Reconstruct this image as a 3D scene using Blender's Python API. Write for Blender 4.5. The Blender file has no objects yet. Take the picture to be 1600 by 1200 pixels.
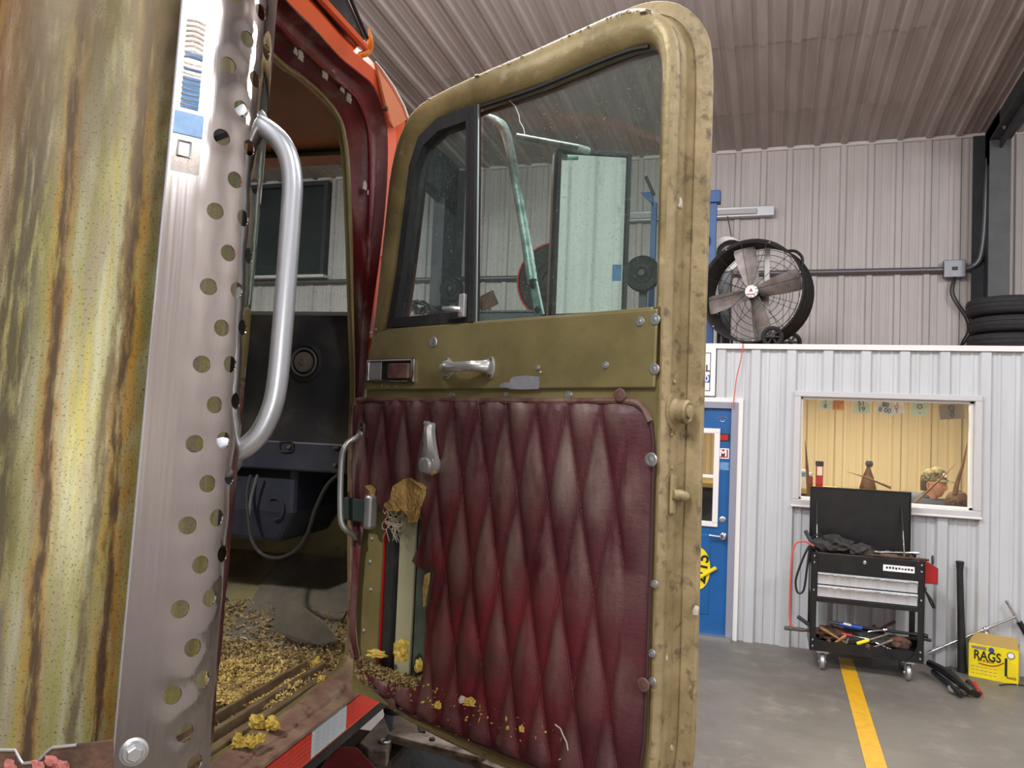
import bpy, bmesh, math, random
from mathutils import Vector, Matrix, noise
from mathutils.geometry import delaunay_2d_cdt
random.seed(7)
V3 = Vector
SC = bpy.context.scene
COL = SC.collection
PI = math.pi

# ---------------------------------------------------------------- camera
# The camera solved from the photograph's vanishing points: f = 1215 px for a 1600 px wide frame.
F = 1215.0
_U = V3((1117, -27000, F)).normalized()
_X = V3((3630, 95, -F)).normalized()
_X = (_X - _U * _X.dot(_U)).normalized()
_Y = _U.cross(_X)
CAM = V3((0, 0, 1.9))
def cam2w(x, y, z):
    v = V3((x, y, z)); return V3((_X.dot(v), _Y.dot(v), _U.dot(v)))
cd = bpy.data.cameras.new('camera'); cam = bpy.data.objects.new('camera', cd); COL.objects.link(cam)
cd.sensor_width = 36.0; cd.lens = F / 1600 * 36; cd.clip_start = 0.02; cd.clip_end = 100
r_, u_, b_ = cam2w(1, 0, 0), cam2w(0, -1, 0), cam2w(0, 0, -1)
cam.matrix_world = Matrix(((r_.x, u_.x, b_.x, CAM.x), (r_.y, u_.y, b_.y, CAM.y), (r_.z, u_.z, b_.z, CAM.z), (0, 0, 0, 1)))
SC.camera = cam
SC.view_settings.view_transform = 'Standard'; SC.view_settings.look = 'None'
SC.view_settings.exposure = 0.0; SC.view_settings.gamma = 1.0; SC.view_settings.use_curve_mapping = False

# ---------------------------------------------------------------- world and lamps
w = bpy.data.worlds.new('world'); SC.world = w; w.use_nodes = True
w.node_tree.nodes['Background'].inputs[0].default_value = (.8, .85, 1, 1)
w.node_tree.nodes['Background'].inputs[1].default_value = 0.3
def area(name, loc, size, power, rot=(0, 0, 0), col=(1, .97, .93), sy=None):
    l = bpy.data.lights.new(name, 'AREA'); l.energy = power; l.color = col; l.shape = 'RECTANGLE'; l.size = size; l.size_y = sy or size
    o = bpy.data.objects.new(name, l); o.location = loc; o.rotation_euler = rot; COL.objects.link(o); return o
LK = (.96, .98, 1)
PW = 170
for i, (x, y) in enumerate([(-1.5, 2.4), (3.6, 2.4), (-1.5, -2.2), (3.6, -2.2), (-6.5, 3.0), (-6.5, -1.6)]):
    area('ceiling_lamp', (x, y, 5.3 + .0796 * (8 - y)), 1.3, PW * (1.25 if x < 0 else .8), sy=.5, col=LK)
    l = bpy.data.lights.new('ceiling_fill', 'POINT'); l.energy = PW * 1.0; l.shadow_soft_size = .3; l.color = LK  # added point lights below the roof, put in to brighten the ceiling
    o = bpy.data.objects.new('ceiling_fill', l); o.location = (x, y + 1.6 if y > 0 else y, 4.9); COL.objects.link(o)
area('office_lamp', (.9, 8.15, 2.42), 1.6, 75, col=(1, .9, .74), sy=.8)
# the flash of the camera the photograph was lit with
fl = bpy.data.lights.new('camera_flash', 'POINT'); fl.energy = 9; fl.shadow_soft_size = .015; fl.color = (1, .97, .9)
flo = bpy.data.objects.new('camera_flash', fl); flo.location = CAM + cam2w(-.05, -.03, -.02); COL.objects.link(flo)

# a spot light added unseen in the cab, to brighten the litter on the floor
wl_ = bpy.data.lights.new('cab_fill_spot', 'SPOT'); wl_.energy = 48; wl_.spot_size = 1.0; wl_.spot_blend = .7; wl_.shadow_soft_size = .03; wl_.color = (1, .95, .84)
wlo = bpy.data.objects.new('cab_fill_spot', wl_); COL.objects.link(wlo)
# ---------------------------------------------------------------- frames: photo pixel -> point on a real plane
def ray(px, py): return cam2w(px - 800, py - 600, F)
def atY(px, py, y): d = ray(px, py); return CAM + d * (y / d.y)
def atZ(px, py, z): d = ray(px, py); return CAM + d * ((z - CAM.z) / d.z)
def atD(px, py, dist): return CAM + ray(px, py) / F * dist
T = ray(1104, 662); T.z = 0; T.normalize()
S = V3((T.y, -T.x, 0))
def tw(lat, fwd, z): return S * lat + T * fwd + V3((0, 0, z))          # truck frame -> world
_a, _b = tw(-1.40, 1.05, 2.35), tw(-1.10, 1.88, 1.2); wlo.location = _a; wlo.rotation_euler = (_b - _a).to_track_quat('-Z', 'Y').to_euler()
def atLat(px, py, lat): d = ray(px, py); return CAM + d * (lat / d.dot(S))
def atFwd(px, py, f): d = ray(px, py); return CAM + d * (f / d.dot(T))
_h = atLat(556, 850, -.82)
HP = S * _h.dot(S) + T * _h.dot(T)
Dd = -ray(-650, 594); Dd.z = 0; Dd.normalize()
Nn = V3((-Dd.y, Dd.x, 0))
def dw(u, n, z): return HP + Dd * u + Nn * n + V3((0, 0, z))            # door frame -> world
def dpx(px, py, n=0.0):                                                 # pixel -> (u, z) in the door plane
    d = ray(px, py); t = (HP + Nn * n - V3((0, 0, 0))).dot(Nn) / d.dot(Nn); q = CAM + d * t
    return ((q - HP).dot(Dd), q.z)

# ---------------------------------------------------------------- materials
def lin(c): return tuple(((x / 255 / 12.92) if x / 255 <= .04045 else ((x / 255 + .055) / 1.055) ** 2.4) for x in c)
def mat(name, rgb, rough=.6, metal=0.0, n2=None, scale=6.0, lo=.4, hi=.65, bump=0.0, bscale=60.0, spec=.5, coat=0.0, emit=None,
        stretch=None, n3=None, s3=30.0, lo3=.55, hi3=.7, coord='Object', rough2=None):
    m = bpy.data.materials.new(name); m.use_nodes = True; nt = m.node_tree; N = nt.nodes; L = nt.links
    b = N['Principled BSDF']; b.inputs['Base Color'].default_value = (*lin(rgb), 1); b.inputs['Roughness'].default_value = rough
    b.inputs['Metallic'].default_value = metal; b.inputs['Specular IOR Level'].default_value = spec
    if coat: b.inputs['Coat Weight'].default_value = coat; b.inputs['Coat Roughness'].default_value = .15
    if emit: b.inputs['Emission Color'].default_value = (*lin(rgb), 1); b.inputs['Emission Strength'].default_value = emit
    tc = N.new('ShaderNodeTexCoord'); mp = N.new('ShaderNodeMapping'); L.new(tc.outputs[coord], mp.inputs[0])
    if stretch: mp.inputs['Scale'].default_value = stretch
    def layer(prev, rgb2, sc, a, c, det=6):
        nz = N.new('ShaderNodeTexNoise'); nz.inputs['Scale'].default_value = sc; nz.inputs['Detail'].default_value = det; nz.inputs['Roughness'].default_value = .62
        L.new(mp.outputs[0], nz.inputs['Vector'])
        mr = N.new('ShaderNodeMapRange'); mr.inputs[1].default_value = a; mr.inputs[2].default_value = c; L.new(nz.outputs[0], mr.inputs[0])
        mx = N.new('ShaderNodeMix'); mx.data_type = 'RGBA'; L.new(mr.outputs[0], mx.inputs[0])
        if prev is None: mx.inputs[6].default_value = (*lin(rgb), 1)
        else: L.new(prev, mx.inputs[6])
        mx.inputs[7].default_value = (*lin(rgb2), 1)
        return mx.outputs[2], mr.outputs[0]
    out = None
    if n2:
        out, f = layer(None, n2, scale, lo, hi)
        if rough2 is not None:
            q = N.new('ShaderNodeMapRange'); q.inputs[3].default_value = rough; q.inputs[4].default_value = rough2; L.new(f, q.inputs[0]); L.new(q.outputs[0], b.inputs['Roughness'])
    if n3: out, f3 = layer(out, n3, s3, lo3, hi3)
    if out: L.new(out, b.inputs['Base Color'])
    if bump:
        nz = N.new('ShaderNodeTexNoise'); nz.inputs['Scale'].default_value = bscale; nz.inputs['Detail'].default_value = 5; L.new(mp.outputs[0], nz.inputs['Vector'])
        bp = N.new('ShaderNodeBump'); bp.inputs['Strength'].default_value = bump; bp.inputs['Distance'].default_value = .01
        L.new(nz.outputs[0], bp.inputs['Height']); L.new(bp.outputs[0], b.inputs['Normal'])
    return m
def glass(name, tint, dust, dlo, dhi, amount, dscale=8, gloss=.02, refl=1.45, dark=1.0):
    m = bpy.data.materials.new(name); m.use_nodes = True; nt = m.node_tree; N = nt.nodes; L = nt.links
    N.remove(N['Principled BSDF']); out = N['Material Output']
    tr = N.new('ShaderNodeBsdfTransparent'); tr.inputs[0].default_value = (*[c * dark for c in lin(tint)], 1)
    gl = N.new('ShaderNodeBsdfGlossy'); gl.inputs['Roughness'].default_value = gloss
    lw = N.new('ShaderNodeLayerWeight'); lw.inputs[0].default_value = .5
    pw = N.new('ShaderNodeMath'); pw.operation = 'POWER'; L.new(lw.outputs['Facing'], pw.inputs[0]); pw.inputs[1].default_value = 5
    fr = N.new('ShaderNodeMath'); fr.operation = 'MULTIPLY_ADD'; L.new(pw.outputs[0], fr.inputs[0]); fr.inputs[1].default_value = .6; fr.inputs[2].default_value = .03
    m1 = N.new('ShaderNodeMixShader'); L.new(fr.outputs[0], m1.inputs[0]); L.new(tr.outputs[0], m1.inputs[1]); L.new(gl.outputs[0], m1.inputs[2])
    df = N.new('ShaderNodeBsdfDiffuse'); df.inputs[0].default_value = (*lin(dust), 1)
    tc = N.new('ShaderNodeTexCoord')
    def nz(sc, a, b, c, d):
        z = N.new('ShaderNodeTexNoise'); z.inputs['Scale'].default_value = sc; z.inputs['Detail'].default_value = 7; z.inputs['Roughness'].default_value = .7
        L.new(tc.outputs['Object'], z.inputs['Vector'])
        mr = N.new('ShaderNodeMapRange'); mr.inputs[1].default_value = a; mr.inputs[2].default_value = b; mr.inputs[3].default_value = c; mr.inputs[4].default_value = d
        L.new(z.outputs[0], mr.inputs[0]); return mr.outputs[0]
    a = nz(dscale, dlo, dhi, amount * .25, amount); b2 = nz(190, .585, .66, 0, .6 if amount > .03 else .02)
    ad = N.new('ShaderNodeMath'); ad.operation = 'MAXIMUM'; L.new(a, ad.inputs[0]); L.new(b2, ad.inputs[1])
    m2 = N.new('ShaderNodeMixShader'); L.new(ad.outputs[0], m2.inputs[0]); L.new(m1.outputs[0], m2.inputs[1]); L.new(df.outputs[0], m2.inputs[2])
    L.new(m2.outputs[0], out.inputs[0]); return m

M = {}
M['wall'] = mat('wall_sheet', (206, 199, 196), .5, n2=(188, 181, 178), scale=1.2, lo=.35, hi=.75, stretch=(3, 3, .4))
M['ceil'] = mat('ceiling_sheet', (190, 180, 176), .55, n2=(164, 154, 150), scale=1.5, lo=.35, hi=.75, stretch=(4, .5, 1))
M['office'] = mat('office_sheet', (196, 197, 199), .45, n2=(180, 182, 184), scale=1.5, lo=.35, hi=.75, stretch=(3, 3, .4), n3=(182, 177, 166), s3=2.5, lo3=.62, hi3=.8)
M['cream'] = mat('cream_sheet', (232, 215, 178), .6)
M['white'] = mat('white_trim', (226, 222, 218), .45)
M['trimgrey'] = mat('grey_trim', (192, 190, 190), .45)
M['jambgrey'] = mat('grey_door_frame', (138, 138, 152), .5)
M['steel'] = mat('dark_primer_steel', (62, 65, 70), .55, n2=(50, 52, 56), scale=4)
M['steel_lt'] = mat('grey_primer_steel', (84, 87, 90), .55, n2=(74, 76, 79), scale=4)
M['blue_door'] = mat('blue_door_paint', (22, 92, 158), .38, n2=(26, 84, 140), scale=3)
M['blue_steel'] = mat('blue_steel', (32, 82, 142), .45)
M['black'] = mat('black_paint', (22, 22, 24), .3, n2=(32, 31, 30), scale=9)
M['blackm'] = mat('black_matte', (24, 23, 23), .7, n2=(40, 38, 36), scale=14, bump=.3)
M['rubber'] = mat('black_rubber', (28, 28, 29), .75, n2=(52, 50, 46), scale=30, lo=.55, hi=.75)
M['tyre'] = mat('tyre_rubber', (30, 30, 32), .8, n2=(38, 38, 40), scale=20, bump=.3)
M['chrome'] = mat('chrome', (225, 225, 228), .12, 1, n2=(176, 170, 162), scale=25, lo=.5, hi=.75, rough2=.4)
M['chromel'] = mat('worn_bright_chrome', (214, 214, 216), .22, .7, n2=(190, 188, 186), scale=30, lo=.5, hi=.75, rough2=.4)
M['alu'] = mat('brushed_aluminium', (214, 215, 218), .38, .35, n2=(196, 198, 202), scale=20, stretch=(1, 1, .2))
M['handle'] = mat('satin_aluminium_tube', (168, 172, 178), .38, .9, bump=.02, bscale=300)
M['galv'] = mat('galvanised_steel', (176, 178, 180), .4, .8)
M['conduit'] = mat('conduit_metal', (120, 120, 124), .4, .6)
M['rust'] = mat('rusty_steel', (96, 66, 48), .8, n2=(48, 36, 30), scale=18, bump=.4)
M['dirtysteel'] = mat('dirty_step_metal', (138, 130, 118), .6, .4, n2=(84, 72, 62), scale=9, n3=(46, 40, 38), s3=20)
M['wood'] = mat('worn_wood', (176, 128, 78), .6, n2=(120, 84, 52), scale=12, stretch=(1, 1, 6))
M['red'] = mat('red_plastic', (170, 28, 30), .4)
M['yellow'] = mat('yellow_print', (240, 216, 20), .5, n2=(226, 200, 20), scale=8)
M['card'] = mat('cardboard', (176, 146, 84), .8)
M['ink'] = mat('black_ink', (22, 22, 26), .6)
M['inkw'] = mat('white_print', (238, 238, 236), .55)
M['inkb'] = mat('blue_print', (40, 76, 160), .5)
M['paper'] = mat('white_sign', (226, 224, 220), .5)
M['stripe'] = mat('yellow_floor_paint', (218, 166, 30), .45, n2=(186, 138, 30), scale=14, lo=.45, hi=.8)
# truck
M['orange'] = mat('orange_paint', (216, 92, 48), .38, n2=(190, 78, 44), scale=10, lo=.5, hi=.8)
M['gold'] = mat('gold_door_paint', (142, 126, 86), .42, .25, n2=(112, 98, 62), scale=7, n3=(166, 152, 124), s3=24, lo3=.6, hi3=.74, bump=.12)
M['goldjamb'] = mat('worn_gold_jamb', (160, 142, 106), .5, .1, n2=(132, 116, 82), scale=9, n3=(98, 84, 64), s3=34, lo3=.54, hi3=.68, bump=.25, bscale=40)
M['olive'] = mat('olive_gold_metal', (136, 124, 84), .42, .25, n2=(114, 104, 68), scale=6, n3=(150, 142, 112), s3=60, lo3=.66, hi3=.76, bump=.05)
M['maroon'] = mat('maroon_paint', (96, 24, 32), .32, n2=(70, 20, 26), scale=6, n3=(118, 104, 94), s3=9, lo3=.54, hi3=.74, bump=.1)
M['maroonlip'] = mat('dusty_maroon_sill', (122, 92, 82), .5, n2=(150, 130, 110), scale=12, n3=(92, 50, 48), s3=22, lo3=.55, hi3=.7)
M['edgev'] = mat('maroon_vinyl_edge', (66, 34, 38), .6)
M['paleor'] = mat('pale_orange_paint', (206, 126, 92), .45)
M['jdust'] = mat('jamb_dust', (118, 104, 94), .95)
M['piping'] = mat('maroon_piping', (86, 50, 50), .6, n2=(120, 96, 82), scale=22)
M['navy'] = mat('black_navy_vinyl', (40, 40, 44), .5, n2=(72, 68, 62), scale=6, n3=(96, 92, 84), s3=70, lo3=.68, hi3=.76, bump=.1, bscale=150)
M['navyd'] = mat('dark_navy_box', (26, 29, 44), .45, n2=(40, 42, 54), scale=8)
M['headl'] = mat('olive_headliner', (92, 88, 52), .6, n2=(74, 70, 42), scale=5)
M['kick'] = mat('olive_kick_panel', (138, 128, 94), .6, n2=(112, 104, 76), scale=5, n3=(92, 88, 74), s3=12)
M['mud'] = mat('dirty_cab_floor', (132, 114, 92), .8, n2=(92, 78, 62), scale=9, n3=(138, 120, 86), s3=40, bump=.4)
M['matgrey'] = mat('grey_rubber_mat', (84, 80, 74), .75, n2=(110, 100, 88), scale=9)
M['ridge'] = mat('ridged_floor_rubber', (124, 104, 80), .6, n2=(92, 76, 58), scale=12)
M['debris'] = mat('dry_litter', (168, 144, 96), .9, n2=(112, 92, 62), scale=60)
M['foam'] = mat('yellow_foam', (204, 178, 84), .9, n2=(176, 146, 62), scale=30, bump=.5, bscale=150)
M['foamd'] = mat('old_tan_foam', (178, 144, 84), .9, n2=(140, 106, 58), scale=20, bump=.8, bscale=120)
M['fluff'] = mat('white_fluff', (188, 180, 164), .9)
M['tapered'] = mat('red_reflective_tape', (214, 52, 30), .35, n2=(190, 44, 28), scale=60)
M['tapewhite'] = mat('white_reflective_tape', (206, 216, 222), .35, n2=(180, 192, 200), scale=60)
M['amber'] = mat('amber_lens', (208, 112, 14), .25, spec=.8)
M['sunvisor'] = mat('weathered_visor_metal', (92, 90, 92), .35, .6, n2=(58, 56, 58), scale=6, n3=(150, 146, 140), s3=14)
M['cloth'] = mat('dark_shop_cloth', (42, 40, 40), .9, n2=(64, 60, 56), scale=12)
M['vinylblk'] = mat('cable_black', (20, 20, 20), .5)
M['silver'] = mat('bare_metal_patch', (160, 160, 166), .5, .3, n2=(140, 140, 150), scale=20)
M['fanblade'] = mat('dusty_fan_blade', (134, 124, 118), .45, .4, n2=(92, 84, 80), scale=6)
M['cordred'] = mat('red_cord', (204, 88, 78), .5)
M['greengrey'] = mat('green_grey_metal', (118, 122, 98), .5, .2, n2=(92, 98, 80), scale=8)
M['railpale'] = mat('pale_rail', (164, 164, 136), .5)
M['deepsheet'] = mat('deep_green_sheet', (84, 96, 88), .3, n2=(60, 70, 66), scale=12, n3=(150, 150, 146), s3=16, lo3=.62, hi3=.7)
M['pinkrag'] = mat('faded_red_rag', (160, 96, 88), .9, n2=(130, 70, 66), scale=30)
M['checkstrap'] = mat('dark_green_strap', (34, 48, 46), .6)
M['skin'] = mat('skin', (196, 140, 116), .5)
M['shirt'] = mat('grey_shirt', (74, 78, 90), .85)
M['capm'] = mat('camouflage_cap', (132, 118, 84), .85, n2=(70, 66, 44), scale=22, lo=.48, hi=.54, n3=(168, 158, 132), s3=30, lo3=.58, hi3=.62)
M['hair'] = mat('short_brown_hair', (70, 52, 40), .8)
M['brass'] = mat('brown_patinated_metal', (122, 84, 54), .5, .4, n2=(90, 62, 42), scale=14)
M['mirror'] = mat('mirror_silver', (226, 240, 234), .03, 1, n2=(176, 190, 182), scale=26, lo=.6, hi=.8, rough2=.35)
M['mirrorframe'] = mat('mirror_frame_rubber', (36, 42, 46), .5, n2=(96, 104, 104), scale=60, lo=.6, hi=.72)
M['bracket'] = mat('weathered_chrome_bracket', (196, 214, 210), .4, .4, n2=(130, 152, 148), scale=30)
M['glass_door'] = glass('dusty_door_glass', (224, 233, 229), (140, 148, 144), .38, .7, .11, dscale=5)
M['glass_vent'] = glass('dusty_vent_glass', (216, 226, 224), (132, 140, 138), .35, .7, .15, dscale=7)
M['glass_wind'] = glass('grimy_windshield', (228, 235, 232), (126, 132, 128), .35, .7, .12, dscale=5)
M['glass_off'] = glass('office_glass', (245, 245, 240), (200, 200, 195), .5, .8, .02, dscale=3)
M['darkglass'] = mat('dark_window', (52, 62, 64), .25, n2=(40, 48, 50), scale=1.4)
M['clear'] = glass('clear_plastic', (236, 232, 228), (206, 200, 196), .35, .6, .5, dscale=12, gloss=.1)
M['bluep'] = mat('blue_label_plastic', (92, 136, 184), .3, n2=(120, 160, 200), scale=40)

# concrete floor, slightly glossy with worn patches
m = mat('concrete', (118, 112, 104), .38, n2=(98, 92, 85), scale=1.1, lo=.35, hi=.7, n3=(134, 127, 117), s3=5, lo3=.55, hi3=.75, bump=.06, bscale=20, rough2=.6); M['floor'] = m

# stained muffler skin: streaks by angle round the can (UV.x) and height (UV.y)
def muffler_mat():
    m = bpy.data.materials.new('stained_muffler'); m.use_nodes = True; nt = m.node_tree; N = nt.nodes; L = nt.links; b = N['Principled BSDF']
    uv = N.new('ShaderNodeUVMap'); 
    def noi(sx, sy, det=6, ro=.6):
        mp = N.new('ShaderNodeMapping'); mp.inputs['Scale'].default_value = (sx, sy, 1); L.new(uv.outputs[0], mp.inputs[0])
        z = N.new('ShaderNodeTexNoise'); z.inputs['Scale'].default_value = 1; z.inputs['Detail'].default_value = det; z.inputs['Roughness'].default_value = ro
        L.new(mp.outputs[0], z.inputs['Vector']); return z.outputs[0]
    sep = N.new('ShaderNodeSeparateXYZ'); L.new(uv.outputs[0], sep.inputs[0])
    def math_(op, a, b_=None, c=None):
        n = N.new('ShaderNodeMath'); n.operation = op
        for i, v in enumerate((a, b_, c)):
            if v is None: continue
            if isinstance(v, (int, float)): n.inputs[i].default_value = v
            else: L.new(v, n.inputs[i])
        return n.outputs[0]
    def mr(x, a, b_, c=0, d=1):
        n = N.new('ShaderNodeMapRange'); n.interpolation_type = 'SMOOTHSTEP'
        for i, v in enumerate((x, a, b_, c, d)):
            if isinstance(v, (int, float)): n.inputs[i].default_value = v
            else: L.new(v, n.inputs[i])
        return n.outputs[0]
    def mix(f, a, b_):
        n = N.new('ShaderNodeMix'); n.data_type = 'RGBA'
        if isinstance(f, float): n.inputs[0].default_value = f
        else: L.new(f, n.inputs[0])
        for i, v in ((6, a), (7, b_)):
            if isinstance(v, tuple): n.inputs[i].default_value = (*lin(v), 1)
            else: L.new(v, n.inputs[i])
        return n.outputs[2]
    u, v = sep.outputs[0], sep.outputs[1]
    base = mix(mr(noi(60, 5), .38, .66), (138, 135, 84), (160, 158, 130))
    base = mix(mr(noi(110, 4), .5, .72), base, (160, 144, 64))
    base = mix(mr(noi(34, 3), .48, .66), base, (136, 126, 106))
    wob = math_('MULTIPLY_ADD', noi(8, 7, 4), .022, -.011)
    wob2 = math_('MULTIPLY_ADD', noi(160, 34, 5), .010, -.005)
    uu = math_('ADD', math_('ADD', u, wob), wob2)
    def streak(c, wd, col, prev, k=.9, slope=0.0, nz=None):
        cc = math_('MULTIPLY_ADD', v, slope, c)
        d = math_('ABSOLUTE', math_('SUBTRACT', uu, cc))
        f = mr(d, wd, wd * .25)
        f = math_('MULTIPLY', f, mr(noi(120, 14), .3, .55))
        return mix(math_('MULTIPLY', f, k), prev, col)
    c = streak(STK[0][0], .016, (150, 106, 40), base, .7, STK[0][1])
    c = streak(STK[1][0] - .003, .019, (164, 120, 36), c, .8, STK[1][1])
    c = streak(STK[0][0], .008, (74, 60, 46), c, .95, STK[0][1])
    c = streak(STK[1][0], .0075, (70, 56, 44), c, .95, STK[1][1])
    c = streak(STK[2][0], .008, (92, 78, 60), c, .8, STK[2][1])
    c = streak(STK[3][0], .036, (66, 60, 48), c, .85, STK[3][1])  # wide darker band down the left side of the can
    rust = mr(noi(420, 90, 7, .7), .56, .64)
    band = mr(math_('ABSOLUTE', math_('SUBTRACT', uu, STK[1][0] - .004)), .022, .004)
    c = mix(math_('MULTIPLY', rust, band), c, (146, 70, 24))
    c = mix(math_('MULTIPLY', mr(noi(420, 330, 4, .7), .57, .64), .85), c, (70, 58, 38))
    top = mr(v, .48, .80)
    c = mix(math_('MULTIPLY', math_('MULTIPLY', top, mr(noi(50, 7), .25, .55)), .85), c, (96, 82, 62))
    L.new(c, b.inputs['Base Color']); b.inputs['Metallic'].default_value = .55; b.inputs['Roughness'].default_value = .42
    bp = N.new('ShaderNodeBump'); bp.inputs['Strength'].default_value = .12; bp.inputs['Distance'].default_value = .002
    L.new(noi(90, 60), bp.inputs['Height']); L.new(bp.outputs[0], b.inputs['Normal'])
    return m
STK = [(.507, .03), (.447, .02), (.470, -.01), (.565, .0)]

# quilted vinyl: maroon with a dusty bloom on the puffed parts, worn crimson low in the middle
def quilt_mat():
    m = bpy.data.materials.new('quilted_maroon_vinyl'); m.use_nodes = True; nt = m.node_tree; N = nt.nodes; L = nt.links; b = N['Principled BSDF']
    uv = N.new('ShaderNodeUVMap'); at = N.new('ShaderNodeAttribute'); at.attribute_name = 'puff'
    def noi(s, det=6, sx=1, sy=1, ro=.6):
        mp = N.new('ShaderNodeMapping'); mp.inputs['Scale'].default_value = (s * sx, s * sy, 1); L.new(uv.outputs[0], mp.inputs[0])
        z = N.new('ShaderNodeTexNoise'); z.inputs['Scale'].default_value = 1; z.inputs['Detail'].default_value = det; z.inputs['Roughness'].default_value = ro; L.new(mp.outputs[0], z.inputs['Vector']); return z.outputs[0]
    def mr(x, a, b_, c=0, d=1):
        n = N.new('ShaderNodeMapRange'); n.inputs[1].default_value = a; n.inputs[2].default_value = b_; n.inputs[3].default_value = c; n.inputs[4].default_value = d; L.new(x, n.inputs[0]); return n.outputs[0]
    def mul(a, c):
        n = N.new('ShaderNodeMath'); n.operation = 'MULTIPLY'; L.new(a, n.inputs[0])
        if isinstance(c, float): n.inputs[1].default_value = c
        else: L.new(c, n.inputs[1])
        return n.outputs[0]
    def mix(f, a, c):
        n = N.new('ShaderNodeMix'); n.data_type = 'RGBA'; L.new(f, n.inputs[0])
        for i, v in ((6, a), (7, c)):
            if isinstance(v, tuple): n.inputs[i].default_value = (*lin(v), 1)
            else: L.new(v, n.inputs[i])
        return n.outputs[2]
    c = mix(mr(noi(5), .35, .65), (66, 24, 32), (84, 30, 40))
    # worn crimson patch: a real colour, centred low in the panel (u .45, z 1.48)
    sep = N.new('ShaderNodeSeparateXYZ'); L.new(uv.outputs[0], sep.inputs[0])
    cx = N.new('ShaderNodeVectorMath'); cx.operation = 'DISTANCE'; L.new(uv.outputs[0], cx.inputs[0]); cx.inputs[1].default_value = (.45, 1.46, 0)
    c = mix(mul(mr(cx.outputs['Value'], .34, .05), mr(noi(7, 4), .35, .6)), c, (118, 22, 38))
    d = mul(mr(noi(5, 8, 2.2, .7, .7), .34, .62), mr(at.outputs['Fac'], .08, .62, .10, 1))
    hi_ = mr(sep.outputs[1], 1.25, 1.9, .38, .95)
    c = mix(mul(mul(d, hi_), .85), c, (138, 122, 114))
    L.new(c, b.inputs['Base Color']); b.inputs['Roughness'].default_value = .42; b.inputs['Specular IOR Level'].default_value = .45
    bp = N.new('ShaderNodeBump'); bp.inputs['Strength'].default_value = .35; bp.inputs['Distance'].default_value = .004
    L.new(noi(60, 8, 1, 1.6, .7), bp.inputs['Height']); L.new(bp.outputs[0], b.inputs['Normal'])
    return m

# brushed / mirror polished stack guard
def shield_mat():
    m = bpy.data.materials.new('polished_stainless'); m.use_nodes = True; nt = m.node_tree; N = nt.nodes; L = nt.links; b = N['Principled BSDF']
    b.inputs['Base Color'].default_value = (*lin((164, 157, 153)), 1); b.inputs['Metallic'].default_value = 1
    uv = N.new('ShaderNodeUVMap'); mp = N.new('ShaderNodeMapping'); mp.inputs['Scale'].default_value = (240, 3, 1); L.new(uv.outputs[0], mp.inputs[0])
    z = N.new('ShaderNodeTexNoise'); z.inputs['Scale'].default_value = 1; z.inputs['Detail'].default_value = 5; L.new(mp.outputs[0], z.inputs['Vector'])
    mr = N.new('ShaderNodeMapRange'); mr.inputs[3].default_value = .07; mr.inputs[4].default_value = .26; L.new(z.outputs[0], mr.inputs[0])
    sep = N.new('ShaderNodeSeparateXYZ'); L.new(uv.outputs[0], sep.inputs[0])
    g = N.new('ShaderNodeMapRange'); g.inputs[1].default_value = .03; g.inputs[2].default_value = .07; g.inputs[3].default_value = 1; g.inputs[4].default_value = .35; L.new(sep.outputs[0], g.inputs[0])
    mu = N.new('ShaderNodeMath'); mu.operation = 'MULTIPLY'; L.new(mr.outputs[0], mu.inputs[0]); L.new(g.outputs[0], mu.inputs[1]); L.new(mu.outputs[0], b.inputs['Roughness'])
    bp = N.new('ShaderNodeBump'); bp.inputs['Strength'].default_value = .05; bp.inputs['Distance'].default_value = .002; L.new(z.outputs[0], bp.inputs['Height']); L.new(bp.outputs[0], b.inputs['Normal'])
    return m

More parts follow.
